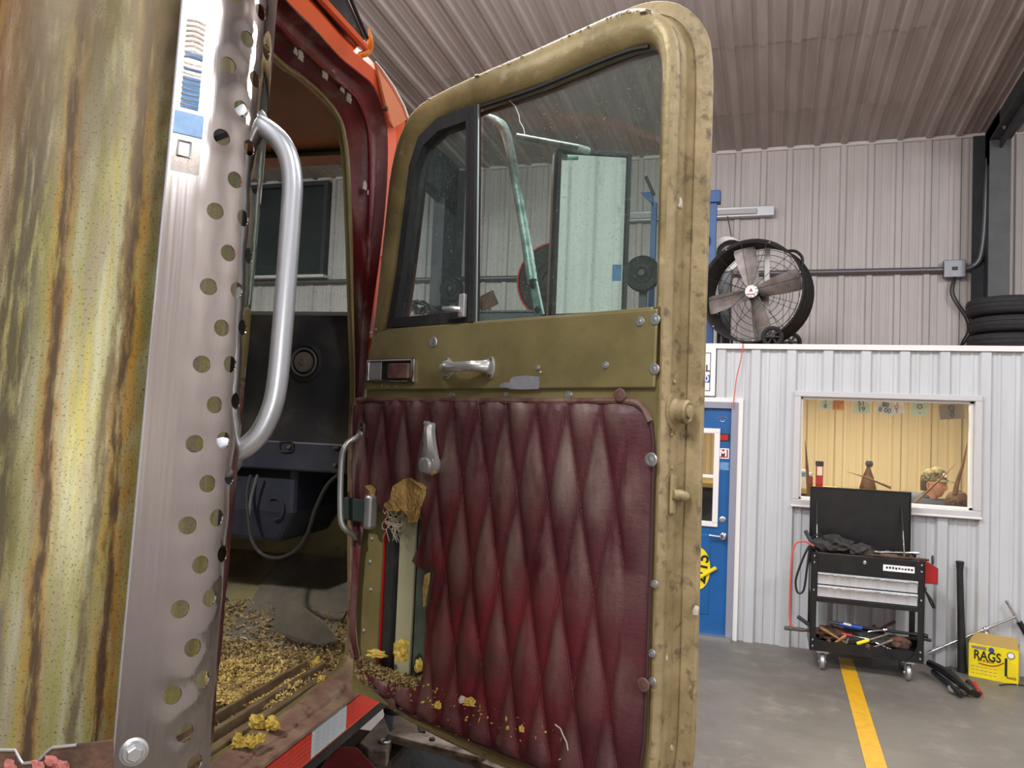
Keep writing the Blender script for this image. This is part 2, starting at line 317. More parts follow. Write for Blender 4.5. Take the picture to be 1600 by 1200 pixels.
# ---------------------------------------------------------------- mesh helpers
MW = {}
class MB:
    def __init__(self, xf=None): self.v = []; self.f = []; self.xf = xf; self.uv = {}; self.mi = []; self.cur = 0
    def add(self, pts, faces):
        k = len(self.v)
        for p in pts: self.v.append(V3(self.xf(*p)) if self.xf else V3(p))
        for f in faces: self.f.append([i + k for i in f]); self.mi.append(self.cur)
        return k
    def box(self, x0, x1, y0, y1, z0, z1):
        p = [(x0, y0, z0), (x1, y0, z0), (x1, y1, z0), (x0, y1, z0), (x0, y0, z1), (x1, y0, z1), (x1, y1, z1), (x0, y1, z1)]
        self.add(p, [(0, 3, 2, 1), (4, 5, 6, 7), (0, 1, 5, 4), (1, 2, 6, 5), (2, 3, 7, 6), (3, 0, 4, 7)]); return self
    def loft(self, rings, close=True, cap=True):           # rings of points (world or local through xf)
        n = len(rings[0]); k = len(self.v)
        pts = [p for r in rings for p in r]; fs = []
        for i in range(len(rings) - 1):
            for j in range(n if close else n - 1):
                a = i * n + j; b = i * n + (j + 1) % n; fs.append((a, b, b + n, a + n))
        if cap and close: fs.append(tuple(reversed(range(n)))); fs.append(tuple(range((len(rings) - 1) * n, len(rings) * n)))
        self.add(pts, fs); return self
    def prism(self, poly, off):                             # poly: 3d points, off: vector
        off = V3(off); self.loft([[tuple(V3(p)) for p in poly], [tuple(V3(p) + off) for p in poly]]); return self
    def tube(self, pts, r, seg=10, closed=False, flat=1.0, up=None):  # points in xf space -> converted first
        P = [V3(self.xf(*p)) if self.xf else V3(p) for p in pts]; x = self.xf; self.xf = None
        n = len(P); R = r if isinstance(r, (list, tuple)) else [r] * n; rings = []
        t0 = (P[1] - P[0]).normalized(); a = V3(up) if up else (V3((0, 0, 1)) if abs(t0.z) < .9 else V3((1, 0, 0)))
        nr = (a - t0 * a.dot(t0)).normalized()
        for i in range(n):
            if closed: t = (P[(i + 1) % n] - P[i - 1]).normalized()
            else: t = (P[min(i + 1, n - 1)] - P[max(i - 1, 0)]).normalized()
            nr = (nr - t * nr.dot(t)).normalized(); bn = t.cross(nr)
            rings.append([P[i] + nr * (R[i] * math.cos(2 * PI * j / seg)) + bn * (R[i] * flat * math.sin(2 * PI * j / seg)) for j in range(seg)])
        if closed: rings.append(rings[0]); self.loft(rings, cap=False)
        else: self.loft(rings)
        self.xf = x; return self
    def lathe(self, c, axis, prof, seg=20, ph=0.0, hint=None, arc=1.0): # prof: (radius, height along axis)
        c = V3(self.xf(*c)) if self.xf else V3(c); x = self.xf; self.xf = None
        ax = V3(axis).normalized(); a = V3(hint) if hint else (V3((0, 0, 1)) if abs(ax.z) < .9 else V3((1, 0, 0))); e = (a - ax * a.dot(ax)).normalized(); g = ax.cross(e)
        rings = [[c + ax * h + (e * math.cos(ph + 2 * PI * j / seg) + g * math.sin(ph + 2 * PI * j / seg)) * max(r, 1e-5) for j in range(seg)] for r, h in prof]
        self.loft(rings); self.xf = x; return self
def smooth_curve(pts, k=4, closed=False):
    P = [V3(p) if len(p) == 3 else V3((*p, 0)) for p in pts]; n = len(P); out = []
    for i in range(n if closed else n - 1):
        g = (lambda j: P[j % n]) if closed else (lambda j: P[max(0, min(n - 1, j))])
        a, b, c, d = g(i - 1), g(i), g(i + 1), g(i + 2)
        for j in range(k):
            t = j / k; out.append(.5 * ((2 * b) + (c - a) * t + (2 * a - 5 * b + 4 * c - d) * t * t + (3 * b - a - 3 * c + d) * t ** 3))
    if not closed: out.append(P[-1])
    return out
def obj(name, mb, m, parent=None, smooth=False, bevel=0, label=None, cat=None, group=None, kind=None, solid=0, uvs=None, attr=None, angle=40, segs=2):
    if isinstance(m, str): m = M[m]
    xs = [v.x for v in mb.v]; ys = [v.y for v in mb.v]; zs = [v.z for v in mb.v]
    base = V3(((min(xs) + max(xs)) / 2, (min(ys) + max(ys)) / 2, min(zs)))
    PM = MW[parent] if parent else Matrix.Identity(4)
    R3 = PM.to_3x3().inverted()
    me = bpy.data.meshes.new(name)
    me.from_pydata([tuple(R3 @ (v - base)) for v in mb.v], [], mb.f)
    ms = m if isinstance(m, list) else [m]
    for q in ms: me.materials.append(M[q] if isinstance(q, str) else q)
    if len(ms) > 1: me.polygons.foreach_set('material_index', mb.mi)
    if uvs:
        ul = me.uv_layers.new(name='UVMap')
        for lp in me.loops: ul.data[lp.index].uv = uvs[lp.vertex_index]
    if attr:
        a = me.attributes.new('puff', 'FLOAT', 'POINT'); a.data.foreach_set('value', attr)
    bm = bmesh.new(); bm.from_mesh(me); bmesh.ops.recalc_face_normals(bm, faces=bm.faces); bm.to_mesh(me); bm.free()
    me.update()
    o = bpy.data.objects.new(name, me); COL.objects.link(o)
    o.location = PM.inverted() @ base
    if parent: o.parent = parent
    MW[o] = PM @ Matrix.Translation(o.location)
    if smooth: me.shade_smooth(); me.set_sharp_from_angle(angle=math.radians(angle))
    if solid: md = o.modifiers.new('s', 'SOLIDIFY'); md.thickness = solid; md.offset = 0; es = o.modifiers.new('e', 'EDGE_SPLIT'); es.split_angle = .8
    if bevel: md = o.modifiers.new('b', 'BEVEL'); md.width = bevel; md.segments = segs; md.limit_method = 'ANGLE'
    tag(o, label, cat, group, kind); return o
def tag(o, label=None, cat=None, group=None, kind=None):
    for k, v in (('label', label), ('category', cat), ('group', group), ('kind', kind)):
        if v: o[k] = v
    return o
def empty(name, loc, label=None, cat=None, group=None, kind=None, rotz=0):
    o = bpy.data.objects.new(name, None); o.empty_display_size = .1; COL.objects.link(o); o.location = loc; o.rotation_euler = (0, 0, rotz)
    MW[o] = Matrix.Translation(loc) @ Matrix.Rotation(rotz, 4, 'Z'); tag(o, label, cat, group, kind); return o
def clone(o, delta, label=None, parent=None, rz=None):
    c = o.copy(); COL.objects.link(c)
    if parent is not None: c.parent = parent
    else:
        c.location = V3(o.location) + V3(delta)
        if rz is not None: c.rotation_euler = (0, 0, rz)
    if label: c['label'] = label
    for ch in o.children: clone(ch, (0, 0, 0), parent=c)
    return c
def text(name, s, c, xd, zd, size, m, parent, ext=.001, align='CENTER', bold=0.0, sx=1.0):
    cu = bpy.data.curves.new(name, 'FONT'); cu.body = s; cu.size = size; cu.extrude = ext; cu.align_x = align; cu.align_y = 'CENTER'; cu.offset = bold * size
    t = bpy.data.objects.new('tmp', cu); COL.objects.link(t); bpy.context.view_layer.update()
    me = bpy.data.meshes.new_from_object(t); bpy.data.objects.remove(t)
    xd = V3(xd).normalized(); zd = V3(zd).normalized(); yd = xd.cross(zd)
    mb = MB(); mb.add([tuple(V3(c) + xd * v.co.x * sx + zd * v.co.y - yd * v.co.z) for v in me.vertices], [tuple(p.vertices) for p in me.polygons])
    return obj(name, mb, m, parent)

# ================================================================ THE BUILDING
YO, YB = 7.39, 10.0
def zc(y): return 5.385 + .0796 * (YB - y)
floor = obj('floor', MB().box(-12, 6, -5, YB + .1, -.1, 0), 'floor', kind='structure')
p = [atZ(1310, 1047, 0), atZ(1343, 1047, 0), atZ(1389, 1200, 0), atZ(1352, 1200, 0)]
d1 = (p[3] - p[0]).normalized()
wd = .115; a0 = atZ(1326, 1047, .002)
dirv = (atZ(1370, 1200, .002) - a0).normalized(); sd = V3((-dirv.y, dirv.x, 0)) * wd / 2
A, B = a0 - dirv * .35, a0 + dirv * 9
obj('floor_stripe', MB().add([tuple(A - sd), tuple(B - sd), tuple(B + sd), tuple(A + sd)], [(0, 1, 2, 3)]) or MB(), 'stripe') if False else None
mb = MB(); mb.prism([tuple(A - sd), tuple(B - sd), tuple(B + sd), tuple(A + sd)], (0, 0, .002))
obj('floor_stripe', mb, 'stripe', floor, label='yellow painted line on the concrete floor')

PIT = .3048
def profile(x0, x1, ph, deep=.030, rb=.045, rt=.028, minor=.006):
    pts = set([x0, x1]); k0 = int(math.floor((x0 - ph) / PIT)) - 1
    for k in range(k0, k0 + int((x1 - x0) / PIT) + 4):
        c = ph + k * PIT
        for q in (-rb, -rt, rt, rb, PIT / 3 - .02, PIT / 3 - .01, PIT / 3 + .01, PIT / 3 + .02, PIT * 2 / 3 - .02, PIT * 2 / 3 - .01, PIT * 2 / 3 + .01, PIT * 2 / 3 + .02):
            if x0 < c + q < x1: pts.add(c + q)
    def h(x):
        t = (x - ph + PIT / 2) % PIT - PIT / 2
        if abs(t) <= rt: return deep
        if abs(t) < rb: return deep * (rb - abs(t)) / (rb - rt)
        t = abs(t) - PIT / 3
        return minor if abs(t) <= .0101 else max(0, minor * (.02 - abs(t)) / .01)
    return [(x, h(x)) for x in sorted(pts)]
def sheet(parent, prof, f, name='wall_panel', m='wall', solid=.004):   # f(x, h, end) -> point; end 0/1
    mb = MB(); n = len(prof)
    mb.add([tuple(f(x, h, 0)) for x, h in prof] + [tuple(f(x, h, 1)) for x, h in prof], [(i, i + 1, n + i + 1, n + i) for i in range(n - 1)])
    return obj(name, mb, m, parent)
PH_B = atY(1100 + 565 / 3.2, 225, YB).x
PH_O = atY(1080 + 660 / 3.077, 545, YO).x
# back wall
wall_back = empty('wall_back', (0, YB, 0), kind='structure')
obj('backing', MB().box(-12, 6, YB + .02, YB + .06, 0, 5.5), 'wall', wall_back)
W3 = PIT * 3
first = None; x = PH_B + .06 - W3 * 13
src = sheet(wall_back, profile(x, x + W3, PH_B), lambda a, h, e: (a, YB - h, 0 if e == 0 else 5.38))
k = 1
while x + W3 * k < 5.9:
    c = src.copy(); COL.objects.link(c); c.location.x += W3 * k; k += 1
# eave trim
obj('trim_1', MB().box(-12, 6, YB - .05, YB, 5.345, 5.385), 'white', kind='structure')
# other walls of the hall (behind and beside the camera, seen only in reflections)
for nm, ax, v, lo_, hi_, top in (('wall_rear', 'y', -5.0, -12, 6, 6.6), ('wall_left', 'x', -12.0, -5, 10, 5.4), ('wall_right', 'x', 6.0, -5, 10, 5.4)):
    wr = empty(nm, ((lo_ + hi_) / 2, v, 0) if ax == 'y' else (v, (lo_ + hi_) / 2, 0), kind='structure')
    n = int((hi_ - lo_) / W3) + 1; s0 = None
    for k in range(n):
        if s0 is None:
            if ax == 'y': s0 = sheet(wr, profile(lo_, lo_ + W3, lo_ + .06), lambda a, h, e: (a, v + h, 0 if e == 0 else top))
            else:
                sg = 1 if v < 0 else -1
                s0 = sheet(wr, profile(lo_, lo_ + W3, lo_ + .06), lambda a, h, e: (v + sg * h, a, 0 if e == 0 else top + .6))
        else:
            c = s0.copy(); COL.objects.link(c)
            if ax == 'y': c.location.x += W3 * k
            else: c.location.y += W3 * k
# ceiling sheets, in rows that lap over one another
ceiling = empty('ceiling', (-3, 2, zc(2)), kind='structure')
rows = []
for py_ in (165, 55):
    dd = ray(1300, py_); t = (zc(0) - CAM.z) / (dd.z + .0796 * dd.y); rows.append(dd.y * t)
ys_ = [YB, rows[0], rows[1], 3.2, -.9, -5.05]
for ri in range(len(ys_) - 1):
    x = PH_B + .06 - W3 * 13
    s0 = sheet(ceiling, profile(x, x + W3, PH_B), lambda a, h, e, ri=ri: (a, ys_[ri] if e == 0 else ys_[ri + 1] - .0, zc(ys_[ri] if e == 0 else ys_[ri + 1]) - h - (.008 if e == 0 and ri else 0)), 'ceiling_panel', 'ceil')
    k = 1
    while x + W3 * k < 5.9:
        c = s0.copy(); COL.objects.link(c); c.location.x += W3 * k; k += 1
mb = MB(); mb.add([(-12, YB, zc(YB) + .06), (6, YB, zc(YB) + .06), (6, -5, zc(-5) + .06), (-12, -5, zc(-5) + .06)], [(0, 1, 2, 3)]); obj('roof_deck', mb, 'ceil', ceiling)

# steel frames: column against the back wall and rafter under the roof
def frame(name, xc, fw, label, h0=.34):
    r = empty(name, (xc, 9.6, 0), label, 'column', kind='structure')
    yi = 9.35
    obj('column_flange', MB().box(xc - fw / 2, xc + fw / 2, yi - .012, yi, 0, zc(yi) - h0), 'steel_lt', r)
    obj('column_web', MB().box(xc - .01, xc + .01, yi, YB - .06, 0, zc(yi) - .02), 'steel', r)
    obj('outer_flange', MB().box(xc - fw / 2 - .03, xc + fw / 2 + .03, YB - .075, YB - .05, 0, zc(YB) - .04), 'steel', r)
    mb = MB(); y1 = -4.9
    sec = lambda y, a, b, zt, zb: [(a, y, zt), (b, y, zt), (b, y, zb), (a, y, zb)]
    mb.loft([sec(YB - .06, xc - .01, xc + .01, zc(YB) - .03, zc(YB) - h0 - .1), sec(y1, xc - .01, xc + .01, zc(y1) - .03, zc(y1) - h0 - .1)]); obj('rafter_web', mb, 'steel', r)
    mb = MB(); mb.loft([sec(yi, xc - fw / 2, xc + fw / 2, zc(yi) - h0, zc(yi) - h0 - .014), sec(y1, xc - fw / 2, xc + fw / 2, zc(y1) - h0, zc(y1) - h0 - .014)]); obj('rafter_flange', mb, 'steel', r)
    for q in range(3):
        mb = MB(); mb.lathe((xc - .05, yi - .35 - q * .9, zc(yi) - h0 + .01), (0, 0, -1), [(.014, 0), (.014, .03), (0, .03)], 6); obj('bolt', mb, 'galv', r)
frame('steel_frame', atY(1562, 300, 9.35).x, .2, 'dark grey steel column and rafter at the right end of the back wall')
frame('steel_frame', atY(683, 400, 9.35).x, .16, 'dark grey steel column and rafter seen through the small vent window', .62)

# conduit and electrical box on the back wall
zcd = atY(1400, 423, 9.93).z
xb = atY(1490, 419, 9.93).x
t = empty('electrical_box', (xb, 9.93, zcd - .1), 'grey square junction box on the upper back wall', 'box')
obj('cover', MB().box(xb - .11, xb + .11, 9.86, 9.95, zcd - .10, zcd + .10), 'conduit', t, bevel=.006)
obj('knockout', MB().box(xb - .03, xb + .03, 9.855, 9.86, zcd - .02, zcd + .02), 'steel', t)
cpts = [(-9.5, 9.93, zcd), (xb - .1, 9.93, zcd)]
mb = MB(); mb.tube(cpts, .034, 10); obj('wall_conduit', mb, 'conduit', smooth=True, label='long horizontal grey conduit pipe along the upper back wall', cat='pipe')
x1c = atY(1540, 380, 9.8).x
mb = MB(); mb.tube([tuple(q) for q in smooth_curve([(xb + .1, 9.93, zcd), (xb + .19, 9.92, zcd + .03), (xb + .26, 9.90, zcd + .12), (xb + .295, 9.89, zcd + .4), (xb + .31, 9.88, zcd + .9), (xb + .325, 9.87, zcd + 1.25)], 6)], .034, 10)
obj('bent_conduit', mb, 'conduit', smooth=True, label='grey conduit pipe bending up from the box to the column', cat='pipe')
pc_ = empty('power_cable', (xb, 9.9, 2.7), 'pair of black cables dropping from the junction box to the deck', 'cable')
for q, dx in enumerate((0, .03)):
    a = atY(1488, 440, 9.9); mb = MB()
    mb.tube([tuple(v) for v in smooth_curve([(xb + .02 * q, 9.9, zcd - .1), (xb - .03 + dx, 9.88, zcd - .3), (xb + .13 + dx, 9.88, zcd - .6), (xb + .1 + dx, 9.85, zcd - .8), (xb - .15, 9.7, zcd - 1.0), (xb - 1.2, 9.65, 2.76), (xb - 3, 9.65, 2.72)], 6)], .010, 6)
    obj('strand', mb, 'vinylblk', pc_, smooth=True)
# a light fixture channel on the back wall
a, b = atY(975, 333, 9.9), atY(1210, 330, 9.9)
t = empty('strip_light', (a.x, 9.9, a.z - .1), 'long unlit metal strip light on the back wall above the drum fan', 'light')
obj('housing', MB().box(a.x, b.x, 9.86, 9.95, b.z - .06, b.z + .065), 'galv', t, bevel=.006)
obj('tube_cover', MB().box(a.x + .03, b.x - .2, 9.83, 9.86, b.z - .035, b.z + .03), 'trimgrey', t, bevel=.01)
mb = MB(); mb.tube([(b.x - .55, 9.85, b.z - .05), (b.x - .5, 9.87, b.z - .3), (b.x - .5, 9.9, b.z - .8), (b.x - .52, 9.9, b.z - 1.4)], .006, 5); obj('power_lead', mb, 'vinylblk', t)
# dark window high on the back wall, seen through the windshield
wl, wr_, wt, wb = -7.75, -6.36, 5.25, 3.9
t = empty('window_2', ((wl + wr_) / 2, 9.9, wb), kind='structure')
obj('window_frame', MB().box(wl - .06, wl, 9.86, 9.97, wb, wt).box(wr_, wr_ + .06, 9.86, 9.97, wb, wt).box(wl - .06, wr_ + .06, 9.86, 9.97, wt, wt + .06), 'steel', t)
obj('window_sill', MB().box(wl - .1, wr_ + .1, 9.80, 9.97, wb - .04, wb), 'white', t)
obj('pane', MB().box(wl, wr_, 9.93, 9.95, wb, wt), 'darkglass', t)

# ---- the office: front wall, mezzanine floor, window and door
ZM = 2.67
wo = empty('wall_office', (0, YO, 0), kind='structure')
def strip(x0, x1, z0, z1, parent=wo, y=YO, m='office', ph=PH_O, sg=-1):
    x = x0
    while x < x1 - .02:
        xe = min(x + W3 - ((x - ph - .06) % W3 if (x - ph - .06) % W3 < W3 - .02 else 0), x1)
        if xe - x < .03: xe = min(x + W3, x1)
        sheet(parent, profile(x, xe, ph, .032, .055, .036, .007), lambda a, h, e: (a, y + sg * h, z0 if e == 0 else z1), 'wall_panel', m); x = xe
wx0, wx1, wz0, wz1 = .245, 1.60, 1.30, 2.205
dx0, dx1, dz1 = -1.27, -.345, 2.075
strip(-9, dx0 - .06, 0, ZM - .03); strip(dx0 - .06, dx1 + .06, dz1 + .05, ZM - .03); strip(dx1 + .06, wx0 - .03, 0, ZM - .03)
strip(wx0 - .03, wx1 + .03, 0, wz0 - .03); strip(wx0 - .03, wx1 + .03, wz1 + .03, ZM - .03); strip(wx1 + .03, 3.4, 0, ZM - .03)
obj('wall_lining', MB().box(-9, dx0 - .05, YO + .08, YO + .1, 0, 2.5).box(dx1 + .05, wx0 - .02, YO + .08, YO + .1, 0, 2.5).box(wx1 + .02, 3.4, YO + .08, YO + .1, 0, 2.5)
    .box(wx0 - .02, wx1 + .02, YO + .08, YO + .1, 0, wz0 - .02).box(wx0 - .02, wx1 + .02, YO + .08, YO + .1, wz1 + .02, 2.5).box(dx0 - .05, dx1 + .05, YO + .08, YO + .1, dz1 + .05, 2.5), 'cream', wo)
obj('trim_2', MB().box(-9, 3.45, YO - .05, YO + .03, ZM - .045, ZM), 'white', kind='structure')
obj('mezzanine_floor', MB().box(-9, 3.4, YO + .03, YB - .05, ZM - .17, ZM - .01), 'wood', label='plywood deck on top of the office', kind='structure')
wi = empty('wall_inner', (0, 9.85, 0), kind='structure')
strip(-1.6, 3.3, 0, 2.5, wi, 9.82, 'cream', PH_B)
obj('side_lining', MB().box(-1.64, -1.6, YO + .1, 9.82, 0, 2.5).box(3.3, 3.34, YO + .1, 9.82, 0, 2.5), 'cream', wi)
# window
t = empty('window_1', ((wx0 + wx1) / 2, YO, wz0), kind='structure')
obj('window_frame', MB().box(wx0 - .055, wx1 + .055, YO - .065, YO + .08, wz1, wz1 + .05).box(wx0 - .055, wx1 + .055, YO - .065, YO + .08, wz0 - .05, wz0)
    .box(wx0 - .055, wx0, YO - .065, YO + .08, wz0, wz1).box(wx1, wx1 + .055, YO - .065, YO + .08, wz0, wz1), 'trimgrey', t, bevel=.006)
obj('sash', MB().box(wx0, wx1, YO - .02, YO + .03, wz1 - .022, wz1).box(wx0, wx1, YO - .02, YO + .03, wz0, wz0 + .022)
    .box(wx0, wx0 + .02, YO - .02, YO + .03, wz0, wz1).box(wx1 - .03, wx1, YO - .02, YO + .03, wz0, wz1), 'white', t, bevel=.003)
obj('window_sill', MB().box(wx0 - .062, wx1 + .06, YO - .075, YO - .02, wz0 - .066, wz0 - .048), 'white', t, bevel=.004)
obj('pane', MB().box(wx0 + .01, wx1 - .01, YO, YO + .005, wz0 + .01, wz1 - .01), 'glass_off', t)
# door
t = empty('door_1', ((dx0 + dx1) / 2, YO, 0), kind='structure')
obj('door_frame', MB().box(dx1, dx1 + .06, YO - .05, YO + .07, 0, dz1 + .06).box(dx0 - .06, dx0, YO - .05, YO + .07, 0, dz1 + .06).box(dx0, dx1, YO - .05, YO + .07, dz1, dz1 + .06), 'jambgrey', t, bevel=.004)
obj('casing', MB().box(dx1 + .06, dx1 + .10, YO - .04, YO, 0, dz1 + .10).box(dx0 - .1, dx0 - .06, YO - .04, YO, 0, dz1 + .1).box(dx0 - .06, dx1 + .06, YO - .04, YO, dz1 + .06, dz1 + .10), 'white', t)
YD = YO - .015
gx0, gx1, gz0, gz1 = -1.13, -.485, 1.03, 1.855
obj('door_leaf', MB().box(dx0, gx0, YD, YD + .045, .03, dz1).box(gx1, dx1, YD, YD + .045, .03, dz1).box(gx0, gx1, YD, YD + .045, .03, gz0).box(gx0, gx1, YD, YD + .045, gz1, dz1), 'blue_door', t)
zm_ = atY(1100, 735, YD).z
obj('glazing_frame', MB().box(gx0 - .02, gx1 + .045, YD - .02, YD + .04, gz1 - .01, gz1 + .035).box(gx0 - .02, gx1 + .045, YD - .02, YD + .04, gz0 - .035, gz0 + .01)
    .box(gx1 - .005, gx1 + .045, YD - .02, YD + .04, gz0, gz1).box(gx0 - .02, gx0 + .02, YD - .02, YD + .04, gz0, gz1).box(gx0, gx1 + .01, YD - .015, YD + .03, 1.435, 1.465), 'white', t, bevel=.004)
obj('pane', MB().box(gx0, gx1, YD + .012, YD + .018, gz0, gz1), 'glass_off', t)
for z0_, z1_ in ((.68, .92), (.2, .56)):
    obj('door_panel', MB().box(-1.12, -.80, YD - .006, YD, z0_, z1_).box(-.78, -.50, YD - .006, YD, z0_, z1_), 'blue_door', t, bevel=.005)
obj('threshold', MB().box(dx0, dx1 + .05, YO - .1, YO + .05, 0, .03), 'galv', t)
q = atY(1129, 812, YD); mb = MB(); mb.lathe((q.x, YD, q.z), (0, -1, 0), [(.03, 0), (.03, .006), (.018, .012), (.016, .022), (0, .022)], 16); obj('deadbolt', mb, 'galv', t, smooth=True)
q = atY(1130, 838, YD); mb = MB(); mb.lathe((q.x, YD, q.z), (0, -1, 0), [(.034, 0), (.032, .01), (.014, .02), (.014, .045), (.022, .05), (.022, .06), (0, .062)], 16); mb.tube([(q.x, YD - .05, q.z), (q.x - .05, YD - .052, q.z + .002), (q.x - .12, YD - .048, q.z + .006)], [.011, .009, .008], 8); obj('door_handle', mb, 'chrome', t, smooth=True)
q = atY(1095, 642, YD); obj('closer_bracket', MB().box(q.x - .3, q.x + .03, YD - .04, YD, q.z - .01, q.z + .02), 'blackm', t)
# stickers on the door (flat prints at their places)
def sticker(px0, py0, px1, py1, m, nm='sticker', lab=None, inner=None, im=None, y=YD, par=None):
    a, b = atY(px0, py0, y), atY(px1, py1, y)
    o = obj(nm, MB().box(a.x, b.x, y - .0025, y, b.z, a.z), m, par or t, label=lab)
    if inner:
        dx, dz = (b.x - a.x) * inner, (a.z - b.z) * inner
        obj('sticker_print', MB().box(a.x + dx, b.x - dx, y - .004, y - .0025, b.z + dz, a.z - dz), im, o)
    return o
sticker(1122, 677, 1140, 690, 'ink', lab='small dark and red sticker, topmost square one on the blue door', inner=.14, im='red')
s_ = sticker(1121, 700, 1139, 717, 'inkw', lab='red sticker with a white letter M', inner=.1, im='red')
q = atY(1130, 708.5, YD); text('letter', 'M', (q.x, YD - .006, q.z), (1, 0, 0), (0, 0, 1), .085, M['inkw'], s_, bold=.03)
sticker(1124, 722, 1139, 735, 'bluep', lab='pale blue square sticker on the blue door')
q = atY(1129, 655, YD); mb = MB(); mb.tube([(q.x + .05 * math.cos(a), YD - .003, q.z + .02 * math.sin(a)) for a in [PI * i / 12 for i in range(13)]], .004, 5); mb.tube([(q.x + .02 * math.cos(a), YD - .003, q.z - .01 + .012 * math.sin(a)) for a in [2 * PI * i / 12 for i in range(12)]], .003, 5, closed=True); obj('sticker', mb, 'galv', t, label='small grey emblem sticker at the top of the blue door')
# yellow oval sign with a tilted yellow strip
q = atY(1095, 888, YD); cx = q.x - .02; cz_ = q.z; mb = MB()
ov = [(cx + .105 * math.cos(2 * PI * i / 28), YD - .014, cz_ + .19 * math.sin(2 * PI * i / 28)) for i in range(28)]
mb.prism(ov, (0, .003, 0)); so = obj('oval_sign', mb, 'yellow', t, label='yellow oval sticker with black figures low on the blue door')
text('figures', '2/15', (cx + .03, YD - .016, cz_), (0.12, 0, 1), (-1, 0, .12), .15, M['ink'], so, bold=.02)
mb = MB(); a, b = atY(1088, 905, YD - .03), atY(1119, 887, YD - .03); mb.tube([tuple(a), tuple(b)], .016, 8, flat=.4); obj('yellow_strip', mb, 'yellow', t)
# sign above the door
a, b = atY(1060, 543, YO - .045), atY(1117, 619, YO - .045); sx0 = -1.0
t = empty('wall_sign', ((a.x + b.x) / 2, YO - .045, b.z), 'white framed sign reading ALL and 30 above the blue door', 'sign')
so = obj('board', MB().box(sx0, b.x, YO - .052, YO - .04, b.z, a.z), 'paper', t, bevel=.004)
e = .045
obj('border', MB().box(sx0 + e, b.x - e, YO - .054, YO - .052, a.z - e - .006, a.z - e).box(sx0 + e, b.x - e, YO - .054, YO - .052, b.z + e, b.z + e + .006).box(b.x - e - .006, b.x - e, YO - .054, YO - .052, b.z + e, a.z - e), 'ink', t)
q = atY(1110, 576, YO - .05); text('lettering', 'ALL', (q.x, YO - .054, q.z), (1, 0, 0), (0, 0, 1), .088, M['ink'], t, align='RIGHT', bold=.02)
q = atY(1109, 592, YO - .05); obj('blue_panel', MB().box(sx0 + .2, q.x, YO - .055, YO - .052, q.z - .034, q.z + .036), 'inkb', t)
text('numerals', '30', (q.x - .008, YO - .057, q.z), (1, 0, 0), (0, 0, 1), .082, M['inkw'], t, align='RIGHT', bold=.02)
# red cord hanging from the mezzanine over the door
mb = MB(); mb.tube([tuple(v) for v in smooth_curve([atY(1161, 537, YO - .07), atY(1158, 560, YO - .07), atY(1151, 590, YO - .07), atY(1148, 615, YO - .08), atY(1145, 637, YO - .08)], 5)], .005, 6)
obj('hanging_cord', mb, 'cordred', smooth=True, label='thin red cord hanging from the deck edge to the door frame', cat='cord')

# ================================================================ THINGS IN THE OFFICE WINDOW
def plate(px, py, w_, h_, rot, m, txt, lab, y, m2='ink'):
    c = atY(px, py, y); R_ = Matrix.Rotation(rot, 3, 'Y'); xf = lambda a, b, c_: c + R_ @ V3((a, b, c_))
    t = empty('licence_plate', c - V3((0, 0, h_ / 2)), lab, 'plate', 'licence plates hanging in the office window')
    obj('plate', MB(xf).box(-w_ / 2, w_ / 2, 0, .003, -h_ / 2, h_ / 2), m, t)
    obj('rim', MB(xf).box(-w_ / 2, w_ / 2, -.003, 0, -h_ / 2, -h_ / 2 + .008), m, t); obj('rim', MB(xf).box(-w_ / 2, w_ / 2, -.003, 0, h_ / 2 - .008, h_ / 2), m, t)
    for q, s in enumerate(txt):
        text('characters', s, xf(0, -.005, (.5 - q) * h_ * .42 if len(txt) > 1 else 0), R_ @ V3((1, 0, 0)), R_ @ V3((0, 0, 1)), h_ * (.5 if len(txt) > 1 else .6), M[m2], t)
M['plateo'] = mat('orange_plate', (226, 150, 70), .5); M['plateg'] = mat('pale_green_plate', (206, 216, 196), .5); M['platered'] = mat('red_characters', (190, 70, 40), .5); M['plated'] = mat('dull_plate', (128, 118, 108), .6)
YP = 7.52
plate(1290, 631, .12, .105, .05, 'plateg', ['1', '8'], 'white and green licence plate, leftmost in the office window', YP, 'inkb')
plate(1307, 631, .13, .11, -.02, 'plateo', ['CRG', '15'], 'orange licence plate hanging in the office window', YP + .01, 'platered')
plate(1346, 635, .135, .12, -.03, 'plateg', ['51', '19'], 'pale green licence plate, second cluster from the left', YP, 'ink')
plate(1383, 637, .14, .115, .12, 'paper', ['88', '8 00'], 'white licence plate reading 88 and 8 00', YP, 'ink')
plate(1400, 638, .13, .11, -.28, 'paper', ['A1', '7'], 'tilted white licence plate with reddish figures behind the 88 plate', YP + .015, 'platered')
plate(1437, 640, .135, .115, 0, 'plateg', ['O', '-'], 'pale licence plate with a round emblem, second from the right', YP, 'ink')
plate(1487, 643, .19, .13, -.1, 'plated', ['Q', '0'], 'dim grey licence plate at the right end of the row', YP + .03, 'ink')
